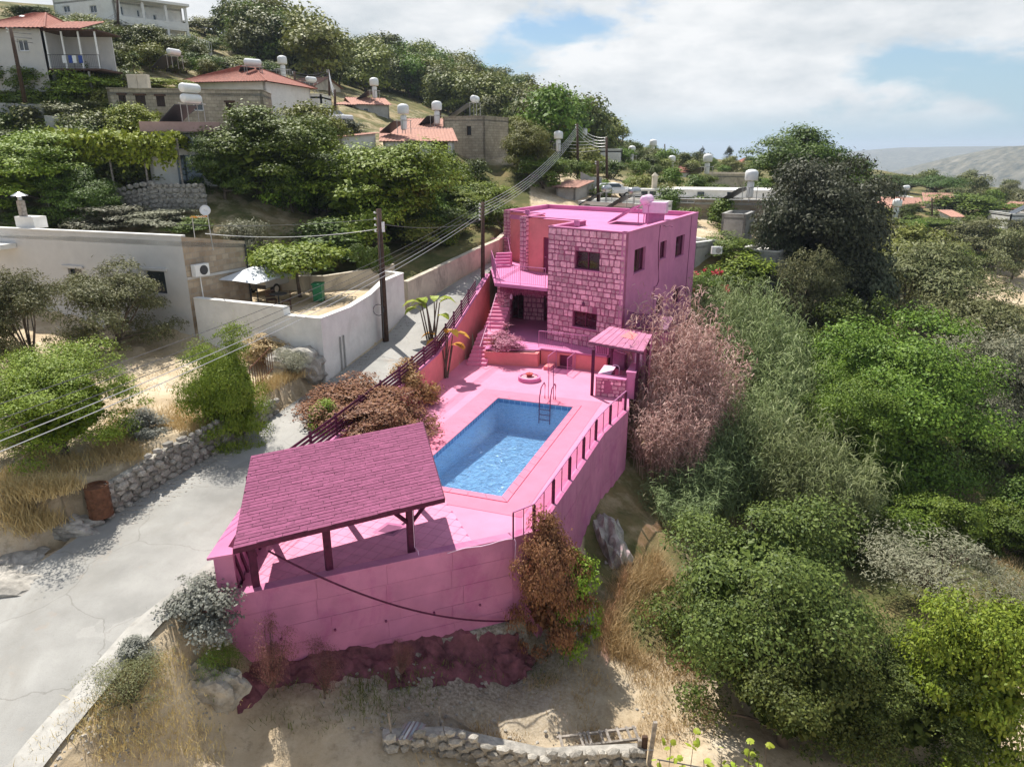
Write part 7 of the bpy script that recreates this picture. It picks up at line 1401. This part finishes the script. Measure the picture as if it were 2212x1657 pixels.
WL_ = [(-13.25, 20.7), (-12.1, 23.2), (-10.95, 25.7), (-10.1, 28.6)]
dry_wall('rough dry stone wall along the left side of the lane', [(x, y, float(interp(RZ, y)) - .05) for x, y in WL_], [1.15, 1.2, 1.1, .55], .30, 4)
p0, p1, p2_ = aty(215, 455, 48.5), aty(330, 430, 48), aty(440, 430, 48); dry_wall('grey dry stone terrace wall above the beige house', [(p.x, p.y, p.z - .6) for p in (p0, p1, p2_)], 1.5, .34, 7, joined=True)
p0, p1 = aty(200, 405, 52), aty(420, 410, 52); dry_wall('upper dry stone terrace wall below the vine', [(p.x, p.y, p.z - .6) for p in (p0, p1)], 1.3, .34, 8, joined=True)
fz = -4.35; q0, q1, q2_, q3 = atz(830, 1668, fz), atz(960, 1655, fz), atz(1180, 1650, fz), atz(1385, 1640, fz - .2)
dry_wall('tumbled field-stone wall along the bottom edge', [(q.x, q.y, gz(q.x, q.y) - .1) for q in (q0, q1, q2_, q3)], [.35, .75, .7, .8], .30, 12)
# loose rocks
def rock(label, p, s_, seed, name='rock', mt='rock', grp=None, cat='rock'):
    bm = bmesh.new(); bmesh.ops.create_icosphere(bm, subdivisions=4, radius=1); nv = lambda x, y: float(vnoise(np.array([x + 100.0]), np.array([y + 100.0]))[0]) - .5
    for v in bm.verts:
        d = v.co.copy(); k = 1 + .55 * nv(d.x * 1.6 + seed * 3, d.y * 1.6 + d.z * 1.1) + .35 * nv(d.z * 4 + seed, d.x * 3.1 + d.y * 2.3) + .22 * nv(d.x * 9 + d.z * 5, d.y * 9 + seed) + .1 * nv(d.x * 21 + seed, d.z * 21 + d.y * 9); st = round(d.z * 4.5) / 4.5; v.co = V3((d.x * s_[0] * k, d.y * s_[1] * k, (d.z * .55 + st * .45) * s_[2] * k))
    me = bpy.data.meshes.new(name); bm.to_mesh(me); bm.free(); me.materials.append(M[mt]); return tag(mesh_obj(name, me, None, p), label, cat, grp)
p = atz(655, 830, 1.6); rock('big pale boulder at the foot of the white yard wall', (p.x - .4, p.y + .4, 2.3), (1.15, 1.0, 1.0), 3)
p = atz(650, 870, 1.4)
rock('shaded limestone outcrop under the silver-grey bush', (-8.5, 15.9, -1.9), (1.0, .55, .9), 5); rock('low flat limestone ledge at the left edge of the lane', (-16.2, 18.3, .1), (2.6, 1.2, .45), 6); rock('pale ledge left of the rusty drum', (-14.3, 20.3, .5), (1.1, .5, .4), 8)
rock('magenta rock ledge under the right corner of the retaining wall', (-.6, 19.9, -4.7), (1.2, .8, 1.0), 9, mt='p_earth'); rock('pale rock face below the glass balustrade', (2.35, 22.9, -5.0), (1.0, 1.9, 1.5), 11); rock('tall pale rock face under the reeds', (4.2, 26.6, -4.9), (1.0, 2.4, 1.7), 13)
# sloping bank of tinted rubble against the wall foot
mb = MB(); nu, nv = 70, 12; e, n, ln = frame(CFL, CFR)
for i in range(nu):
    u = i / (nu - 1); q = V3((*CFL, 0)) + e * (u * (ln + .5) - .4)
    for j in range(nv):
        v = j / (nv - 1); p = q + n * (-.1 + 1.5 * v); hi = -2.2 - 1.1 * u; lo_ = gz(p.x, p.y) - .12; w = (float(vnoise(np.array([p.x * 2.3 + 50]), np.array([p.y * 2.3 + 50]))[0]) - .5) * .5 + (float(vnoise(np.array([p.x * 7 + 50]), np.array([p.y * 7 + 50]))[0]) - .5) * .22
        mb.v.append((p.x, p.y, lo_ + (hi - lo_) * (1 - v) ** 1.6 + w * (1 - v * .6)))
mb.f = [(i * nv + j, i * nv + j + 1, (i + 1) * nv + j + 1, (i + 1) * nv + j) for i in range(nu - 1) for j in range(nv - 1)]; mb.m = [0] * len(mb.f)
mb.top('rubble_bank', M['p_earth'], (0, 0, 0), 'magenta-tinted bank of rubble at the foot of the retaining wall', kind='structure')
grass('bank_weeds', 'plum-tinted weeds on the bank below the retaining wall', [tuple(V3((*CFL, 0)) + e * random.uniform(0, ln) + n * random.uniform(.05, 1.1) + V3((0, 0, -3.6))) for _ in range(10)], 'plum', .5, 12, .02)
rs_ = np.random.RandomState(5); P = scatter([(560, 1480), (1100, 1390), (1290, 1400), (1500, 1600), (1300, 1650), (900, 1650), (700, 1560)], 260, 12)
J = MB()
for i, q in enumerate(P):
    s_ = rs_.uniform(.03, .10); me = ROCKS[i % 8]; J.add([(q[0] + v.co.x * s_ * 1.5, q[1] + v.co.y * s_ * 1.4, q[2] + v.co.z * s_) for v in me.vertices], [tuple(pl.vertices) for pl in me.polygons])
J.top('scattered_stones', M['rubble'], (0, 0, 0), 'small stones strewn over the field', 'stones', kind='stuff')
def gravel(name, label, poly, n_, seed, smin, smax, lift, mt='rubble'):
    rs_ = np.random.RandomState(seed); J = MB()
    for i, q in enumerate(scatter(poly, n_, seed)):
        s_ = rs_.uniform(smin, smax); me = ROCKS[i % 8]; J.add([(q[0] + v.co.x * s_ * 1.5, q[1] + v.co.y * s_ * 1.4, q[2] + lift + v.co.z * s_) for v in me.vertices], [tuple(pl.vertices) for pl in me.polygons])
    J.top(name, M[mt], (0, 0, 0), label, 'stones', kind='stuff')
gravel('lane_gravel', 'loose grit along the foot of the white yard wall', [(700, 838), (800, 760), (880, 672), (905, 680), (850, 770), (735, 850), (640, 905), (620, 895)], 420, 61, .02, .06, .09)
gravel('wall_foot_gravel', 'fallen grit at the foot of the dry stone wall', [(255, 1118), (400, 1030), (530, 945), (560, 960), (420, 1060), (280, 1150)], 420, 62, .02, .07, .09)
gravel('verge_gravel', 'pale grit and stones below the concrete verge', [(130, 1600), (330, 1400), (470, 1500), (520, 1640), (120, 1657)], 380, 63, .02, .08, .03, 'rock')
# rusty drum
p = atz(217, 1098, 1.0); t = thing('oil_drum', 'rusty brown oil drum at the end of the stone wall', 'drum', (p.x, p.y, .75)); pr = [(0, 0), (.29, 0), (.30, .02), (.285, .04), (.285, .28), (.305, .3), (.285, .32), (.285, .58), (.305, .6), (.285, .62), (.285, .86), (.3, .88), (.3, .9), (.26, .9), (.26, .84), (0, .84)]; MB().lathe((p.x, p.y, .75), [(r * 1.25, h * 1.2) for r, h in pr], 20).part('body', M['rust'], t, smooth=False)
# rusty bedstead used as a fence
p0, p1 = atz(545, 850, 2.2), atz(590, 800, 2.4); t = thing('rusty_gate', 'rusty barred frame by the boulder', 'gate', tuple(p0))
for k in range(11): q = p0.lerp(p1, k / 10); MB().tube([q, q + V3((0, 0, 1.15))], .018, 5).part('bar', M['rust'], t)
for z in (.1, 1.1): MB().tube([p0 + V3((0, 0, z)), p1 + V3((0, 0, z))], .025, 5).part('rail', M['rust'], t)
# ================================================================ foreground fence remains
t = thing('timber_post', 'three weathered timbers bound into one post in the foreground', 'post', (0, 0, 0)); q = atz(1388, 1650, -4.9); t.location = q
for k, (dx, dy, h, w, ln_) in enumerate(((-.12, 0, 1.15, .10, .0), (0.03, .03, 1.25, .16, .0), (.2, .05, 1.75, .11, .1))): MB().ob(q + V3((dx - w / 2, dy, -.3)), V3((w, 0, 0)), V3((0, .09, 0)), V3((ln_, 0, h))).part('timber', M['oldwood'] if k != 1 else M['polewood'], t)
MB().tube([q + V3((-.2, -.02, .55)), q + V3((.3, -.02, .55))], .012, 4).part('wire_tie', M['steel'], t)
q0 = atz(1210, 1612, -4.4); q1 = atz(1385, 1590, -4.4); t = thing('wooden_pallet', 'broken bleached pallet lying by the foreground wall', 'pallet', tuple(q0)); e, n, ln = frame(q0, q1); z0 = max(gz(q0.x, q0.y), gz(q1.x, q1.y)) + .2; o = V3((q0.x, q0.y, z0))
for k in (0, 1): MB().ob(o - n * (.42 * k), e * ln, -n * .07, V3((0, 0, .07))).part('rail', M['oldwood'], t)
for u in (.02, .27, .32, .37, .52, .60, .74, .86, .95): MB().ob(o + e * (ln * u) + V3((0, 0, .075)) + n * .02, e * .08, -n * .53, V3((0, 0, .02))).part('slat', M['oldwood'], t)
t = thing('wire_fence', 'sagging wire mesh fence on thin posts in the foreground', 'fence', tuple(atz(850, 1640, -4.2))); fp = [atz(850, 1645, -4.2), atz(955, 1612, -4.3), atz(1040, 1605, -4.3)]; fp = [V3((p.x, p.y, gz(p.x, p.y))) for p in fp]
for p in fp[:2]: MB().tube([p, p + V3((-.05, 0, 1.0))], .03, 6).part('post', M['oldwood'], t)
mh = MB()
for i in range(2):
    a, b_ = fp[i], fp[i + 1]; hA, hB = (.85, .7) if i == 0 else (.7, .12)
    for k in range(34):
        for s_ in (1, -1):
            f0 = k / 34; f1 = f0 + s_ * .16
            if not 0 <= f1 <= 1: continue
            p = a.lerp(b_, f0); q = a.lerp(b_, f1) + V3((0, .12, hA + (hB - hA) * f1)); mh.tube([p + V3((0, .02, .02)), (p + q) / 2 + V3((0, .1, -.02)), q], .004, 3, cap=False)
mh.part('mesh', M['steel'], t, kind='stuff')
q = atz(850, 1650, -4.1); t = thing('sheet_scrap', 'curled grey corrugated sheet in the foreground rubble', 'sheet', (q.x, q.y, gz(q.x, q.y) + .05)); mb = MB(); o = t.location.copy(); mb.v = [(o.x + .12 * i * .5 + .05 * j, o.y + .16 * j, o.z + .12 + .03 * (i % 2) + .12 * math.sin(i / 11 * 3.1)) for j in range(5) for i in range(12)]; mb.f = [(j * 12 + i, j * 12 + i + 1, j * 12 + i + 13, j * 12 + i + 12) for j in range(4) for i in range(11)]; mb.m = [0] * len(mb.f); mb.part('sheet', M['steel'], t)
# grapevine in the lower right foreground
def leaf_mesh():
    mb = MB(); pr = [(0, -.5), (.32, -.42), (.5, -.1), (.36, .12), (.42, .34), (.12, .36), (0, .58), (-.12, .36), (-.42, .34), (-.36, .12), (-.5, -.1), (-.32, -.42)]; mb.v = [(0, 0, .06)] + [(x, y, -.08 * abs(x) * 2) for x, y in pr]; mb.f = [(0, 1 + i, 1 + (i + 1) % 12) for i in range(12)]; mb.m = [0] * 12; return mb.mesh('leaf', LM['lime'])
LFm = leaf_mesh(); q = atz(1420, 1668, -4.4); t = thing('grapevine', 'bright grapevine shoots at the bottom edge', 'vine', (q.x, q.y, gz(q.x, q.y))); rs_ = random.Random(8)
for k, (px, py, Y) in enumerate(((1425, 1640, 14.2), (1450, 1605, 14.3), (1475, 1650, 14.0), (1520, 1640, 14.0), (1560, 1620, 14.1), (1590, 1640, 13.9), (1620, 1600, 14.2), (1640, 1640, 13.9), (1605, 1655, 13.8), (1500, 1590, 14.5), (1655, 1615, 14.0))):
    tp_ = aty(px, py, Y); b_ = V3((tp_.x + rs_.uniform(-.2, .2), tp_.y + .1, gz(tp_.x, tp_.y))); st = MB().tube([b_, b_.lerp(tp_, .6) + V3((.06, 0, 0)), tp_], .01, 4).part('shoot', M['bark'], t)
    for j in range(9): c = b_.lerp(tp_, rs_.uniform(.35, 1.02)) + V3((rs_.uniform(-.16, .16), rs_.uniform(-.14, .14), rs_.uniform(-.06, .08))); s_ = rs_.uniform(.13, .22); mesh_obj('leaf', LFm, t, c - t.location, (rs_.uniform(-.9, .5), rs_.uniform(-.7, .7), rs_.uniform(0, 6.28)), (s_, s_, s_))
a, b_ = atz(1420, 1640, -3.9), atz(1530, 1660, -3.9); MB().tube([a, b_], .02, 5).top('water_pipe', M['wire'], tuple(a), 'grey pipe running from the bound timber post', 'pipe')
# ================================================================ potted and specimen plants on the property
def rosette(label, p, n, ln, leaf, wd, name, cat, stem=0, droop=.5, up_=(.2, 1.0), seed=3):
    rs = np.random.RandomState(seed); a = rs.uniform(0, 6.28, n); ev = rs.uniform(*up_, n); dv = unit(np.column_stack([np.cos(a), np.sin(a), ev])); Q = blade_quads(rs, np.tile([0, 0, stem], (n, 1)).astype(float), dv, ln * rs.uniform(.7, 1.1, n), wd, droop, 4)
    t = thing(name, label, cat, p); mesh_obj('leaves', quads_mesh('leaves', Q, [LM[leaf]]), t)
    if stem: MB().tube([p, (p[0], p[1], p[2] + stem)], .05, 6).part('stem', M['bark'], t)
    return t
def banana(label, p, n, h, leaf, seed, ln=1.3):
    """broad paddle leaves on tall stalks"""
    rs = np.random.RandomState(seed); t = thing('banana_plant', label, 'plant', p); st = MB()
    for k in range(n):
        a = rs.uniform(0, 6.28); f = V3((rs.normal(0, .12), rs.normal(0, .12), 0)); tp_ = V3((f.x + math.cos(a) * .35, f.y + math.sin(a) * .35, h * rs.uniform(.55, .9))); st.tube([V3(p) + f, V3(p) + tp_], [.05, .03], 5)
        L_ = ln * rs.uniform(.75, 1.1); sd_ = V3((-math.sin(a), math.cos(a), 0)); mb = MB(); pr = [(0, .03), (.15, .2), (.4, .27), (.7, .24), (.9, .12), (1, .01)]
        for s_, w in pr: c = V3(p) + tp_ + V3((math.cos(a), math.sin(a), 0)) * L_ * s_ * .75 + V3((0, 0, L_ * (.75 * s_ - .85 * s_ ** 2))); mb.v += [tuple(c - sd_ * w + V3((0, 0, .06 * w))), tuple(c), tuple(c + sd_ * w + V3((0, 0, .06 * w)))]
        for i in range(len(pr) - 1):
            for j in (0, 1): q = i * 3 + j; mb.f.append((q, q + 1, q + 4, q + 3)); mb.m.append(0)
        mb.part('leaf', LM[leaf], t)
    st.part('stem', M['bark'], t)
    return t
p = atz(965, 815, 0); banana('golden-tinted banana plant by the foot of the garden stair', (p.x, p.y, 0), 8, 3.0, 'gold', 4); p = aty(960, 700, 38.5); banana('yellow-green banana plant on the lane side of the slat fence', (-4.35, 37.6, float(interp(RZ, 37.6))), 9, 2.6, 'lime', 6)
rosette('dark palm-like cycad in the planter', (-.95, 40.7, .83), 40, 1.1, 'gold', .07, 'cycad', 'plant', .15, .35, (.3, 1.6), 5); rosette('spiky yucca on a thin stem by the porch pillar', (-.35, 41.9, .85), 34, .6, 'mauve', .05, 'yucca', 'plant', 1.0, .25, (-.2, 1.2), 6)
p = atz(1408, 862, -.6); rosette('pale spiky agave on the slope under the reeds', (6.75, 32.9, gz(6.75, 32.9) + .8), 40, 1.15, 'straw', .07, 'agave', 'plant', .5, .3, (.0, 1.0), 7)
p = aty(880, 812, 33.2); rosette('fountain of copper blades below the slat fence', (p.x, p.y, 0), 130, 1.6, 'copper', .035, 'grass_clump', 'plant', .6, .55, (.5, 2.2), 9)

# ================================================================ air between here and the far hills
hzm = bpy.data.materials.new('thin_summer_haze'); hzm.use_nodes = True; t_ = hzm.node_tree; t_.nodes.clear(); o_ = N(t_, 'ShaderNodeOutputMaterial'); pv = N(t_, 'ShaderNodeVolumePrincipled', inp={'Color': (.72, .85, 1.0, 1), 'Density': 0.00017, 'Anisotropy': 0.2}); t_.links.new(pv.outputs[0], o_.inputs['Volume'])
MB().box((0, 12000, -137), (56000, 32000, 430)).top('haze', hzm, (0, 12000, -400), 'thin blue summer haze', 'haze', kind='stuff')
